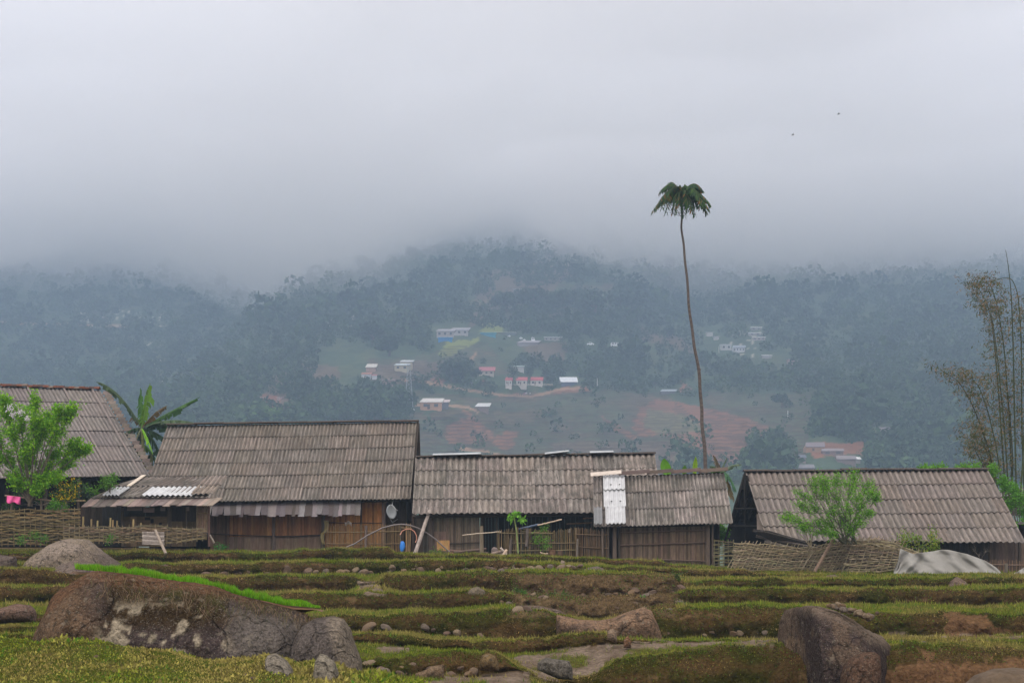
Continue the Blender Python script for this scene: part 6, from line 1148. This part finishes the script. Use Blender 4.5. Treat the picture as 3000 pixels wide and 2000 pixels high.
FR = [(1988, 574, .3, 1.0), (2006, 574, -.3, 1.0), (1978, 578, -.2, 1.0), (2016, 576, .4, 1.0), (1975, 572, 1.2, .3), (2020, 570, 1.2, .3), (1985, 566, -1.2, .25), (2008, 566, -1.2, .25), (1997, 590, 1.6, .5), (1990, 585, -1.6, .7), (2004, 580, .8, .5), (1982, 580, -.6, .55), (2014, 584, -.6, .55), (1970, 584, .5, .6), (2026, 586, .5, .6), (1960, 600, 0, .6), (2034, 600, 0, .6), (1910, 619, 0, .55), (1925, 600, .8, .6), (1950, 546, .5, .45), (1932, 562, .2, .55), (1975, 548, -1, .4), (2058, 556, .4, .5), (2035, 550, -.4, .45), (2080, 597, 0, .6), (2070, 620, .6, .7), (2036, 628, -.8, .7), (2004, 632, -1.2, .8), (1952, 620, -1.1, .65), (1972, 622, 1.0, .7), (2050, 605, 1.3, .7), (2015, 615, 1.4, .8), (1940, 608, -1.4, .6), (2062, 600, -1.3, .6), (1995, 560, 0, .2), (1985, 618, -1.5, .7), (2026, 618, -1.5, .7), (1960, 585, 1.5, .6), (2040, 580, 1.5, .6), (1930, 592, -.6, .5), (1945, 575, .9, .5), (1965, 560, -.9, .5), (2020, 556, .9, .45), (2050, 572, -.9, .5), (2066, 584, .5, .5), (1920, 612, -.4, .6), (2076, 610, -.4, .6), (1976, 604, -1.6, .7), (2015, 602, -1.6, .7), (1990, 598, -1.7, .5)]
for k, (x, y, dd, arch) in enumerate(FR):
    mb = MB(); a = CT+Vector((0, 0, random.uniform(-.05, .35))); b = P(x, y, DP+dd); m = a.lerp(b, .45)+Vector((0, 0, arch*1.05+.45+.15*min(1, abs(x-1997)/50))); n = 16; pp = [a*(1-t)**2+m*2*t*(1-t)+b*t*t for t in np.linspace(0, 1, n)]; mb.tube(pp, [.016*(1-i/n)+.004 for i in range(n)], 4, (.10, .12, .05), cap=False)
    for i in range(4, n):
        d = (pp[i]-pp[i-1]).normalized(); L_ = .36*math.sin(math.pi*(i-2)/(n-1))**.5+.10
        for s in (-1, 1):
            for j in range(4):
                p0 = pp[i]-d*(.028*j); sv = d.cross(Vector((0, 0, 1))); sv = sv.normalized()*s if sv.length > .05 else Vector((s, 0, 0)); o_ = sv*.55+Vector((0, 0, -.85))+d*.3+Vector((random.uniform(-.2, .2), random.uniform(-.2, .2), random.uniform(-.1, .1))); o_ = o_.normalized()*L_*random.uniform(.7, 1.15); w = d*.05+Vector((.012, 0, .004))
                c = tone(random.choice([(.020, .055, .016), (.038, .09, .012), (.026, .06, .024)] if random.random() < .92 else [(.20, .10, .03)]), .3); mb.add([p0, p0+o_*.5-w, p0+o_, p0+o_*.5+w], [(0, 1, 2, 3)], c)
    mb.build('frond', 'leaf', pt)
mb = MB()
for (x, y) in ((1960, 622), (1972, 612), (2010, 620)): mb.tube([P(1996, 634, DP), P(x, y, DP-.2)], [.012, .008], 4, (.10, .07, .06))
mb.build('bare_stalks', 'bark', pt)

# bamboo clump at the right
bc = empty('bamboo_clump', P(2945, 1560, 72), 'tall thin bamboo clump with browning leaves rising at the right edge', 'bamboo'); DB = 72.0
CU = [[(2905, 1480), (2885, 1330), (2830, 1180), (2790, 1115), (2740, 1085)], [(2925, 1480), (2900, 1300), (2875, 1200), (2850, 1130), (2820, 1100)], [(2930, 1480), (2915, 1250), (2900, 1050), (2885, 920), (2860, 860), (2842, 838)], [(2940, 1480), (2925, 1260), (2905, 1050), (2890, 940), (2880, 890)], [(2950, 1480), (2940, 1250), (2925, 1020), (2905, 900), (2885, 830), (2850, 826)],
      [(2960, 1480), (2955, 1250), (2950, 1000), (2945, 860), (2935, 770), (2928, 732)], [(2985, 1480), (2975, 1250), (2975, 1000), (2965, 860), (2945, 810), (2890, 820)], [(2970, 1480), (2985, 1250), (2990, 1050), (2985, 950), (2975, 900)], [(2990, 1480), (3000, 1250), (3010, 1050), (3000, 900)], [(3010, 1480), (3020, 1200), (3030, 950), (3020, 880)], [(2915, 1480), (2895, 1380), (2860, 1290), (2840, 1240)], [(2975, 1480), (2965, 1300), (2955, 1120), (2940, 1000)], [(2945, 1480), (2950, 1350), (2940, 1200), (2925, 1100)], [(3000, 1480), (2990, 1350), (2985, 1200), (2980, 1100)], [(2890, 1480), (2870, 1380), (2845, 1330), (2825, 1290)]]
r = np.random.default_rng(7); random.seed(7); cen = []
CU = [c for k, c in enumerate(CU) if k not in (8, 13, 11)]
for k, cu in enumerate(CU):
    cu = np.array(cu, float); t = np.linspace(0, len(cu)-1, 26); dz = random.uniform(-1.2, 1.2); xx = np.interp(t, range(len(cu)), cu[:, 0])+18; yy = np.interp(t, range(len(cu)), cu[:, 1]); ker = np.array([.25, .5, .25])
    for _ in range(3): xx[1:-1] = np.convolve(xx, ker, 'valid'); yy[1:-1] = np.convolve(yy, ker, 'valid')
    pts = [P(a, b, DB+dz) for a, b in zip(xx, yy)]; mb = MB(); mb.tube(pts, [.040*(1-.85*i/25)+.005 for i in range(26)], 6, tone((.045, .055, .02), .25)); mb.build('culm', 'bark', bc)
    tall = cu[-1][1] < 780 or k in (6,)
    for i in range(5, 26):
        if tall and i > 15: continue
        for j in range(8 if not tall else 2):
            a = pts[i]; v = Vector((random.uniform(-1, .9), random.uniform(-.6, .6), random.uniform(-.1, .7))).normalized()*random.uniform(.3, 1.25); nl = 9; tt_ = r.uniform(.35, 1.1, nl)[:, None]; cen.append(np.array(a)+np.array(v)*tt_+r.normal(0, .07, (nl, 3)))
cen = np.concatenate(cen); V, C = leaves_np(cen, r, .17, 4.5, (.070, .082, .020), .4, .8); k = np.repeat(r.random(len(cen)) < .28, 4); C[k] = np.array((.18, .115, .05))*r.uniform(.6, 1.4, (k.sum(), 1)); k = np.repeat(r.random(len(cen)) < .15, 4); C[k] = np.array((.30, .20, .11))*r.uniform(.6, 1.2, (k.sum(), 1))
mesh_np('leaves', V, np.arange(len(V)).reshape(-1, 4), C, None, 'leaf', bc)
# low roofs beyond the right end of the rightmost house
for (x0, x1, y0, y1, lb) in ((2925, 3060, 1440, 1428, 'low grey roof glimpsed behind the bamboo at the right edge'),):
    t_ = empty('shed', P(2990, 1470, 82), lb, 'shed'); roof(t_, (P(x0, y0+14, 80), P(x1, y0+14, 80), P(x0+8, y1, 83), P(x1, y1, 83)), 2, 16, 'roof', seed=88, base=(.8, .8, .85)); pwall(t_, x0+4, x1, y0+12, y0+12, y0+70, y0+70, 80.8, 'wall', .3, (.10, .09, .08))

# ------------------------------------------------------------------ buildings and vehicles on the far hillside
def fhouse(px, pyb, w, wall, rf, sk, rc, wc, label, cat='house', wins=0, oh=2.5, Dp=6, lift=0, door=False, wcol=(.10, .10, .11), gable=False, group='houses on the far hillside', hip=0):
    """px centre, pyb base row, w width px, wall height px, roof height px, sk skew px"""
    D = float(hillD(px, pyb))-2.5; s = D/FP; B0 = P(px, pyb, D); root = empty('hill_house', B0-Vector((0, 0, .8)), label, cat, group); dp = Dp
    x0, x1 = -w/2*s, w/2*s; hw = wall*s; hr = rf*s; c = B0+Vector((0, dp/2, 0)); mb = MB()
    mb.cube(c+Vector((0, 0, hw/2-1.2)), w*s, dp, hw+2.4, wc); mb.build('wall', 'farwall', root)
    mb = MB(); e = oh*s; k = sk*s; z0 = hw-.02; a = B0+Vector((x0-e, -e, z0)); b = B0+Vector((x1+e, -e, z0)); ra = B0+Vector((x0-e+k+hip*s, dp/2, z0+hr)); rb = B0+Vector((x1+e+k*.6-hip*s, dp/2, z0+hr)); ba = B0+Vector((x0-e+k*2*.5, dp+e, z0)); bb = B0+Vector((x1+e, dp+e, z0))
    th = Vector((0, 0, .12)); V = [a, b, rb, ra, ba, bb]; mb.add(V+[v+th for v in V], [(6, 7, 8, 9), (9, 8, 11, 10), (0, 3, 2, 1), (3, 4, 5, 2), (0, 1, 7, 6), (1, 2, 8, 7), (0, 6, 9, 3), (2, 5, 11, 8), (3, 9, 10, 4), (4, 10, 11, 5)], rc); mb.build('roof', 'farwall', root)
    mb = MB(); mb.add([B0+Vector((x0, .05, hw)), B0+Vector((x0, dp, hw)), ra+Vector((e, 0, -.05))], [(0, 1, 2)], wc); mb.add([B0+Vector((x1, .05, hw)), B0+Vector((x1, dp, hw)), rb+Vector((-e, 0, -.05))], [(0, 1, 2)], wc); mb.build('gable', 'farwall', root)
    for i in range(wins):
        x = x0+(i+.5)*(x1-x0)/wins; mb = MB(); hh_ = hw*.42; mb.cube(B0+Vector((x, -.03, hw*.55)), (x1-x0)/wins*.38, .1, hh_, wcol); mb.build('window', 'farwall', root)
    if door: mb = MB(); mb.cube(B0+Vector((x0*.2, -.04, hw*.36)), w*s*.12, .1, hw*.72, (.12, .08, .06)); mb.build('door', 'farwall', root)
    return root
WR = (.62, .62, .60); RED = (.50, .12, .13); GY_ = (.33, .31, .32); TAN = (.42, .27, .17)
fhouse(1262, 1198, 62, 20, 13, 10, (.66, .62, .58), (.50, .29, .18), 'orange walled house with a white roof right of the lattice mast', wins=2, door=True)
fhouse(1300, 1192, 26, 14, 9, 6, (.62, .52, .50), (.16, .15, .17), 'small open annex with pink white roof beside the orange walled house', 'annex')
fhouse(1412, 1200, 38, 9, 12, 10, WR, (.22, .16, .14), 'small white roofed hut alone in the green terraces')
fhouse(1668, 1128, 46, 9, 16, -4, (.78, .80, .82), (.12, .14, .20), 'white roofed barn on the red mound right of the three red roofs', 'barn')
for i, (x, w_, lb) in enumerate(((1490, 18, 'leftmost of the three white houses with red roofs, half hidden by a tree'), (1528, 30, 'middle one of the three white houses with red roofs'), (1571, 36, 'rightmost and widest of the three white houses with red roofs'))):
    hh = fhouse(x, 1128, w_, 14, 11, 3, RED, (.70, .64, .58), lb, wins=2, door=True, hip=1, group='three white houses with red roofs'); D_ = float(hillD(x, 1128))-2.5; s_ = D_/FP; B_ = P(x, 1128, D_)
    for k in range(4): mb = MB(); mb.cube(B_+Vector(((-.5+k/3)*w_*s_, -.9, 6*s_)), .28, .28, 13*s_, (.72, .70, .68)); mb.build('column', 'farwall', hh)
mb = MB(); D_ = float(hillD(1530, 1129))-5
for x in np.arange(1478, 1620, 3.2): mb.cube(P(x, 1127, D_), .18, .12, 4*D_/FP, (.70, .64, .55) if x < 1600 else (.55, .36, .16))
mb.cube(P(1549, 1125.5, D_), 142*D_/FP, .1, .25, (.68, .62, .52)); q = mb.build('balustrade', 'farwall'); tag(q, 'long low pale balustrade in front of the three red roofed houses', 'fence')
fhouse(1425, 1098, 44, 12, 13, 4, (.42, .15, .17), (.46, .40, .33), 'faded red roofed bungalow half hidden by trees above the three houses', wins=3)
fhouse(1518, 1084, 34, 10, 5, 0, (.30, .36, .34), (.48, .47, .45), 'pale low building among dark trees above the middle red roof')
fhouse(1190, 1078, 34, 18, 7, 6, (.52, .53, .54), (.46, .40, .28), 'upper of the two storeys house with twin pale roofs left of centre', wins=2); fhouse(1176, 1084, 40, 14, 7, 6, (.50, .55, .55), (.48, .42, .30), 'lower front half of the house with twin pale roofs left of centre', wins=2)
fhouse(1086, 1086, 28, 10, 12, 5, (.58, .55, .50), (.40, .26, .20), 'small house with a beige roof left of the twin roofed house'); fhouse(1072, 1108, 26, 12, 7, 3, (.40, .20, .15), (.62, .62, .64), 'white walled hut with a rusty roof below the beige roofed house', door=True); fhouse(1138, 1128, 34, 14, 6, 2, (.22, .16, .15), (.26, .19, .15), 'brown timber hut on the red slope left of the mast'); fhouse(1096, 1110, 12, 10, 5, 0, (.45, .2, .2), (.6, .6, .62), 'tiny shed beside the white walled hut', 'shed')
fhouse(1304, 986, 50, 16, 8, 8, (.36, .34, .36), (.42, .38, .36), 'grey long house with a blue lower wall near the hill road', wins=3); fhouse(1345, 980, 52, 13, 9, 10, (.34, .33, .36), (.50, .48, .47), 'grey house with white wall panels right of the blue walled one', wins=3); fhouse(1304, 998, 40, 9, 3, 0, (.04, .30, .62), (.03, .24, .55), 'bright blue shed below the grey long house', 'shed')
fhouse(1430, 984, 44, 9, 3, 0, (.06, .36, .52), (.05, .30, .42), 'pale blue low shed right of the two grey houses', 'shed'); fhouse(1480, 980, 60, 6, 3, 0, (.36, .38, .38), (.16, .20, .20), 'long low grey shed on the hill road right of the blue shed', 'shed')
fhouse(1545, 1012, 60, 8, 8, 14, (.34, .31, .33), (.36, .33, .33), 'greyish hilltop house with a long sloping roof by the vans'); fhouse(1620, 996, 50, 7, 4, 2, (.36, .37, .38), (.38, .36, .34), 'long grey building among trees right of the bus', wins=4); fhouse(1350, 975, 6, 10, 3, 0, (.7, .7, .7), (.75, .75, .76), 'small white water tank tower above the grey houses', 'water tank')
fhouse(1957, 1152, 42, 6, 7, 8, (.36, .40, .44), (.16, .15, .15), 'low farm building left of the palm trunk', 'farmhouse')
fhouse(2080, 984, 18, 11, 2, 0, (.7, .7, .7), (.62, .60, .57), 'small white cube house right of the palm trunk'); fhouse(2100, 994, 14, 9, 2, 0, (.6, .6, .6), (.60, .57, .54), 'smaller white block house below the cube house'); fhouse(2128, 1024, 30, 14, 3, 0, (.66, .66, .66), (.58, .57, .56), 'pale two storey building on the right slope', wins=2); fhouse(2165, 1030, 34, 12, 8, 4, (.30, .33, .38), (.58, .58, .60), 'building with a long balcony right of the pale two storey one', wins=4)
fhouse(2216, 966, 30, 6, 4, 2, (.55, .55, .54), (.45, .44, .42), 'uppermost of the stacked terraced buildings on the right slope', wins=2); fhouse(2212, 982, 34, 6, 4, 2, (.50, .50, .50), (.45, .44, .42), 'middle of the stacked terraced buildings on the right slope', wins=2); fhouse(2224, 996, 36, 7, 4, 2, (.50, .47, .46), (.46, .42, .40), 'lowest of the stacked terraced buildings on the right slope', wins=3)
fhouse(2248, 1050, 26, 8, 4, 0, (.58, .58, .58), (.38, .36, .36), 'small pale roofed shed by the right hill road', 'shed'); fhouse(2325, 1068, 30, 16, 1, 0, (.38, .30, .28), (.40, .29, .26), 'reddish concrete retaining block by the right hill road', 'retaining wall')
BV = (.20, .165, .17)
fhouse(2388, 1320, 52, 11, 15, 6, BV, (.34, .20, .12), 'uppermost brown village house with a dark gable on the right', door=True); fhouse(2440, 1332, 62, 11, 9, 4, (.23, .19, .19), (.22, .15, .13), 'long brown village house just below the uppermost one', wins=2); fhouse(2480, 1354, 54, 9, 12, 3, (.22, .19, .19), (.20, .15, .13), 'third brown village house with a white annex at its right'); fhouse(2510, 1352, 22, 7, 8, 2, (.66, .65, .64), (.34, .30, .28), 'small white roofed annex at the right end of the third village house', 'annex')
fhouse(2360, 1378, 50, 7, 12, 3, (.20, .19, .20), (.18, .16, .15), 'lowest brown village house just above the right ridge'); fhouse(2354, 1352, 14, 12, 9, 0, (.14, .15, .18), (.26, .20, .18), 'narrow dark hut left of the village houses', 'hut'); fhouse(2590, 1262, 34, 5, 7, 6, (.24, .21, .22), (.24, .21, .20), 'isolated grey hut on the slope above the village', 'hut'); fhouse(2612, 1372, 34, 6, 10, 3, (.22, .20, .22), (.18, .17, .17), 'faint grey roof between the tall green tree and the bamboo', 'hut'); fhouse(2750, 1372, 46, 4, 6, 4, (.27, .24, .24), (.2, .18, .18), 'brown roof just above the rightmost ridge near the bamboo', 'hut')
fhouse(1385, 1122, 14, 8, 3, 1, (.6, .6, .62), (.22, .2, .2), 'tiny white roofed shelter below the large dark tree', 'shelter'); fhouse(766, 1168, 14, 4, 2, 2, (.62, .58, .56), (.4, .3, .28), 'left small white hut on the red slope over the big roof', 'hut'); fhouse(818, 1168, 14, 4, 2, 2, (.62, .58, .56), (.4, .3, .28), 'right small white hut on the red slope over the big roof', 'hut'); fhouse(1515, 850, 22, 4, 2, 1, (.42, .42, .43), (.3, .3, .3), 'faint grey hut high up in the mist near the hill top', 'hut')
# vehicles on the hill road
def car(px, py, w, h_, label, cat, van, col=(.92, .93, .95), face=False):
    D = float(hillD(px, py))-9; s = D/FP; B = P(px, py, D); root = empty('parked_'+cat, B-Vector((0, 0, .1)), label, cat, 'white vehicles on the hill road'); L_, Hh = w*s, h_*s; mb = MB()
    prof = [(-.5, .12), (-.5, .85), (-.42, 1.0), (.30, 1.0), (.40, .60), (.5, .52), (.5, .12)] if van else [(-.5, .15), (-.48, .6), (-.38, .65), (-.25, 1.0), (.12, 1.0), (.28, .62), (.48, .52), (.5, .15)]
    V = [B+Vector((a*L_, 0, b*Hh)) for a, b in prof]; n = len(V); wd = Vector((0, 1.9, 0)); mb.add(V+[v+wd for v in V], [tuple(range(n)), tuple(range(2*n-1, n-1, -1))]+[(i, i+n, (i+1) % n+n, (i+1) % n) for i in range(n)], col); mb.build('body', 'paint', root)
    for a in (-.3, .3):
        mb = MB(); q = B+Vector((a*L_, -.02, .13*Hh)); mb.tube([q, q+Vector((0, .25, 0))], .15*Hh, 12, (.03, .03, .03)); mb.build('wheel', 'paint', root)
    for (a, b) in (((-.40, -.14), (-.10, .12)) + (((.14, .32),) if van else ())): mb = MB(); mb.box(B+Vector((a*L_, -.03, .6*Hh)), B+Vector((b*L_, -.03, .6*Hh)), B+Vector(((b-.02)*L_, -.03, .9*Hh)), B+Vector(((a+.02)*L_, -.03, .9*Hh)), (0, .02, 0), (.05, .06, .08)); mb.build('window', 'paint', root)
    return root
car(1803, 1014, 27, 11, 'white minibus with side windows, rightmost vehicle on the hill road', 'minibus', True); car(1730, 1010, 21, 8, 'low white car left of the minibus on the hill road', 'car', False); car(1526, 993, 10, 7, 'white car parked behind the long sloping roof', 'car', False); car(1536, 998, 9, 6, 'second smaller white car beside the one behind the long sloping roof', 'car', False); car(1562, 1001, 11, 13, 'tall white bus seen from the front near the hilltop house', 'bus', True); car(1492, 986, 9, 5, 'tiny white car at the left end of the hill road', 'car', False); car(1205, 1201, 18, 6, 'white car parked at the foot of the lattice mast', 'car', False)
# lattice mast
D_ = float(hillD(1198, 1196))-4; s_ = D_/FP; mt = empty('lattice_mast', P(1198, 1196, D_), 'tall thin steel lattice power mast standing left of the orange walled house', 'power mast'); mb = MB(); Bm = P(1198, 1196, D_); Ht = 130*s_; wb = 12*s_; wt = 3*s_; cl = (.32, .34, .36)
cor = lambda t: [Bm+Vector((sx*(wb*(1-t)+wt*t), sy*(wb*(1-t)+wt*t)*.8, Ht*t)) for sx, sy in ((-1, -1), (1, -1), (1, 1), (-1, 1))]
for k in range(4): mb.tube([cor(0)[k], cor(1)[k]], .09, 4, cl)
mb.build('legs', 'paint', mt); mb = MB()
for i in range(12):
    a, b = cor(i/12), cor((i+1)/12)
    for k in range(4): mb.tube([a[k], b[(k+1) % 4]], .05, 3, cl, cap=False); mb.tube([a[(k+1) % 4], b[k]], .05, 3, cl, cap=False)
mb.build('bracing', 'paint', mt)
for t, w_ in ((.80, 11), (.90, 9), (.99, 7)): mb = MB(); z = Ht*t; mb.tube([Bm+Vector((-w_*s_, 0, z)), Bm+Vector((w_*s_, 0, z))], .10, 4, cl); mb.build('cross_arm', 'paint', mt)
for i, (x, y, h_) in enumerate(((2382, 1054, 20), (2572, 1056, 20), (2106, 1032, 18), (1750, 1134, 26), (2308, 1222, 20))):
    D_ = float(hillD(x, y))-2; mb = MB(); mb.tube([P(x, y+3, D_), P(x, y-h_, D_)], [.28, .2], 6, (.48, .48, .46)); q = mb.build('utility_pole', 'farwall'); tag(q, ('grey utility pole on the right hill road near the retaining block', 'grey utility pole far right on the hill road', 'grey utility pole beside the pale two storey building', 'thin utility pole in the field right of the white barn', 'pale utility pole below the red field at right')[i], 'utility pole', 'utility poles on the hillside')
# people on the hill path
def person(px, py, h_, shirt, trousers, label, step=.0, i=0):
    D = float(hillD(px, py))-2.5; B = P(px, py, D); k = 1.68/1.75; root = empty('person', B, label, 'person', 'people walking on the hill path'); me = bpy.data.meshes.new('person')
    J = [((0, 0, .92), (.15, .11)), ((0, 0, 1.15), (.14, .10)), ((0, 0, 1.40), (.18, .11)), ((0, 0, 1.50), (.06, .06)), ((0, 0, 1.58), (.085, .09)), ((0, 0, 1.70), (.09, .095)), ((.10, step, .88), (.095, .095)), ((.11, step*1.2, .48), (.065, .065)), ((.12, step*2.0, .06), (.045, .045)), ((.12, step*2-.14, .03), (.04, .03)), ((-.10, -step, .88), (.095, .095)), ((-.11, -step*1.2, .48), (.065, .065)), ((-.12, -step*2, .06), (.045, .045)), ((-.12, -step*2-.14, .03), (.04, .03)), ((.22, 0, 1.38), (.055, .055)), ((.27, -.03, 1.10), (.045, .045)), ((.28, -.12, .86), (.035, .035)), ((-.22, 0, 1.38), (.055, .055)), ((-.27, -.03, 1.10), (.045, .045)), ((-.28, -.12, .86), (.035, .035))]
    E = [(0, 1), (1, 2), (2, 3), (3, 4), (4, 5), (0, 6), (6, 7), (7, 8), (8, 9), (0, 10), (10, 11), (11, 12), (12, 13), (2, 14), (14, 15), (15, 16), (2, 17), (17, 18), (18, 19)]
    me.from_pydata([tuple(c*k for c in j[0]) for j in J], E, []); me.materials.append(M('person_clothes', shirt, .9, 6, .1, attr=False)); o = bpy.data.objects.new('body', me); COL.objects.link(o); o.parent = root; md = o.modifiers.new('s', 'SKIN')
    for v, j in zip(me.skin_vertices[0].data, J): v.radius = j[1]
    me.skin_vertices[0].data[0].use_root = True; o.modifiers.new('u', 'SUBSURF').levels = 1
    mb = MB(); mb.tube([B+Vector((0, 0, 1.60)), B+Vector((0, .0, 1.72))], [.105, .075], 8, (.02, .015, .012)); mb.build('hair', 'cloth', root); mb = MB()
    for q in (6, 10): a, b_, c = [B+Vector(J[q+z][0])*k for z in range(3)]; mb.tube([a, b_, c], [.11, .085, .07], 8, trousers)
    mb.build('trousers', 'cloth', root)
PC = [((.7, .7, .72), 'white'), ((.08, .08, .12), 'dark blue'), ((.45, .10, .14), 'red'), ((.7, .68, .66), 'cream'), ((.10, .05, .05), 'brown'), ((.72, .55, .60), 'pale pink'), ((.05, .05, .05), 'black'), ((.25, .08, .10), 'maroon')]
for i, (x, y) in enumerate(((1553, 1158), (1548, 1158), (1535, 1159), (1543, 1157), (1528, 1159), (1539, 1158), (1522, 1159), (1515, 1159))): person(x, y, 10, PC[i][0], ((.05, .06, .10), (.12, .10, .09))[i % 2], 'person in '+PC[i][1]+' top walking in the group on the hill path', (.05, .08, .03)[i % 3], i)
# two birds
for i, (px, py, lb) in enumerate(((2457, 335, 'upper right one of the two tiny birds in the sky'), (2323, 396, 'lower left one of the two tiny birds in the sky'))):
    B = P(px, py, 180); root = empty('bird', B, lb, 'bird', 'two birds in the sky'); mb = MB(); mb.tube([B+Vector((-.16, 0, -.02)), B+Vector((-.08, 0, 0)), B+Vector((.05, 0, .02)), B+Vector((.13, 0, .05)), B+Vector((.19, 0, .05))], [.01, .05, .06, .035, .012], 8, (.04, .035, .03)); mb.build('body', 'cloth', root)
    for s in (-1, 1): mb = MB(); mb.add([B+Vector((-.06, .03*s, .02)), B+Vector((.06, .03*s, .03)), B+Vector((.02, .22*s, .14)), B+Vector((-.07, .20*s, .13)), B+Vector((-.08, .40*s, .06))], [(0, 1, 2, 3), (3, 2, 4)], (.04, .035, .03)); mb.build('wing', 'cloth', root)
    mb = MB(); mb.add([B+Vector((-.14, -.01, 0)), B+Vector((-.14, .01, 0)), B+Vector((-.27, .05, -.02)), B+Vector((-.27, -.05, -.02))], [(0, 1, 2, 3)], (.04, .035, .03)); mb.build('tail', 'cloth', root)
# ------------------------------------------------------------------ fog bank swallowing the hill tops, and the haze of the valley
def vol(name, col, dens, aniso=0.0):
    m = bpy.data.materials.new(name); m.use_nodes = True; t = m.node_tree; t.nodes.clear()
    v = t.nodes.new('ShaderNodeVolumePrincipled'); v.inputs['Color'].default_value = (*col, 1); v.inputs['Density'].default_value = dens
    v.inputs['Anisotropy'].default_value = aniso; v.inputs['Blackbody Intensity'].default_value = 0
    o = t.nodes.new('ShaderNodeOutputMaterial'); t.links.new(v.outputs[0], o.inputs['Volume']); return m
bpx = [-400, 0, 250, 500, 650, 850, 1000, 1150, 1300, 1500, 1700, 1800, 2000, 2150, 2400, 2600, 3000, 3400]
bpy_ = [790, 790, 800, 815, 850, 880, 812, 755, 712, 712, 760, 795, 790, 810, 810, 800, 775, 775]
def fogz(px): b_ = np.interp(px, bpx, bpy_); return (HOR-b_)/FP*hillD(np.full_like(b_, 0)+px, b_)
xs = np.linspace(-1750, 1750, 91); ys = np.linspace(430, 2700, 70); FX, FY = np.meshgrid(xs, ys)
pxf = np.clip(FX/FY*FP+1500, -400, 3400); zb = fogz(pxf)
zb = np.minimum(zb, 375); zb = 318+(zb-318)*sst(950, 1500, FY)+26*fbm(FX/170, FY/200, 0, 5, 131)-6
zt = np.maximum(zb+38, 368+10*fbm(FX/200, FY/200, 0, 3, 9))+165*sst(1230, 1700, FY); v = np.concatenate([np.stack([FX, FY, zb], -1).reshape(-1, 3), np.stack([FX, FY, zt], -1).reshape(-1, 3)])
a, b = FX.shape; idx = np.arange(a*b).reshape(a, b); q = np.stack([idx[:-1, :-1], idx[:-1, 1:], idx[1:, 1:], idx[1:, :-1]], -1).reshape(-1, 4)
rim = np.concatenate([idx[0, :], idx[1:, -1], idx[-1, -2::-1], idx[-2:0:-1, 0]]); rn_ = np.roll(rim, -1)
side = np.stack([rim, rn_, rn_+a*b, rim+a*b], -1)
o = mesh_np('fog_bank', v, np.concatenate([q[:, ::-1], q+a*b, side]), mat=vol('fog', (1, .985, .985), .0066, .0)); tag(o, 'low cloud hiding the top of the hill', 'cloud', kind='stuff')
zl = zb-42+62*fbm(FX/120, FY/130, 0, 5, 141); v2 = np.concatenate([np.stack([FX, FY, zl], -1).reshape(-1, 3), np.stack([FX, FY, zt+6], -1).reshape(-1, 3)])
o = mesh_np('mist_bank', v2, np.concatenate([q[:, ::-1], q+a*b, side]), mat=vol('mist', (.99, .98, .975), .0030, .0)); tag(o, 'thin mist trailing below the low cloud along the ridge', 'mist', kind='stuff')
hz = MB(); hz.box((-1950, -70, -30), (1950, -70, -30), (1950, 2850, -30), (-1950, 2850, -30), (0, 0, 620)); hz.f = [f[::-1] for f in hz.f]; o = hz.build('haze', None, base=False)
o.data.materials.append(vol('haze', (.375, .50, .665), .00066)); tag(o, 'blue haze filling the valley', 'haze', kind='stuff')
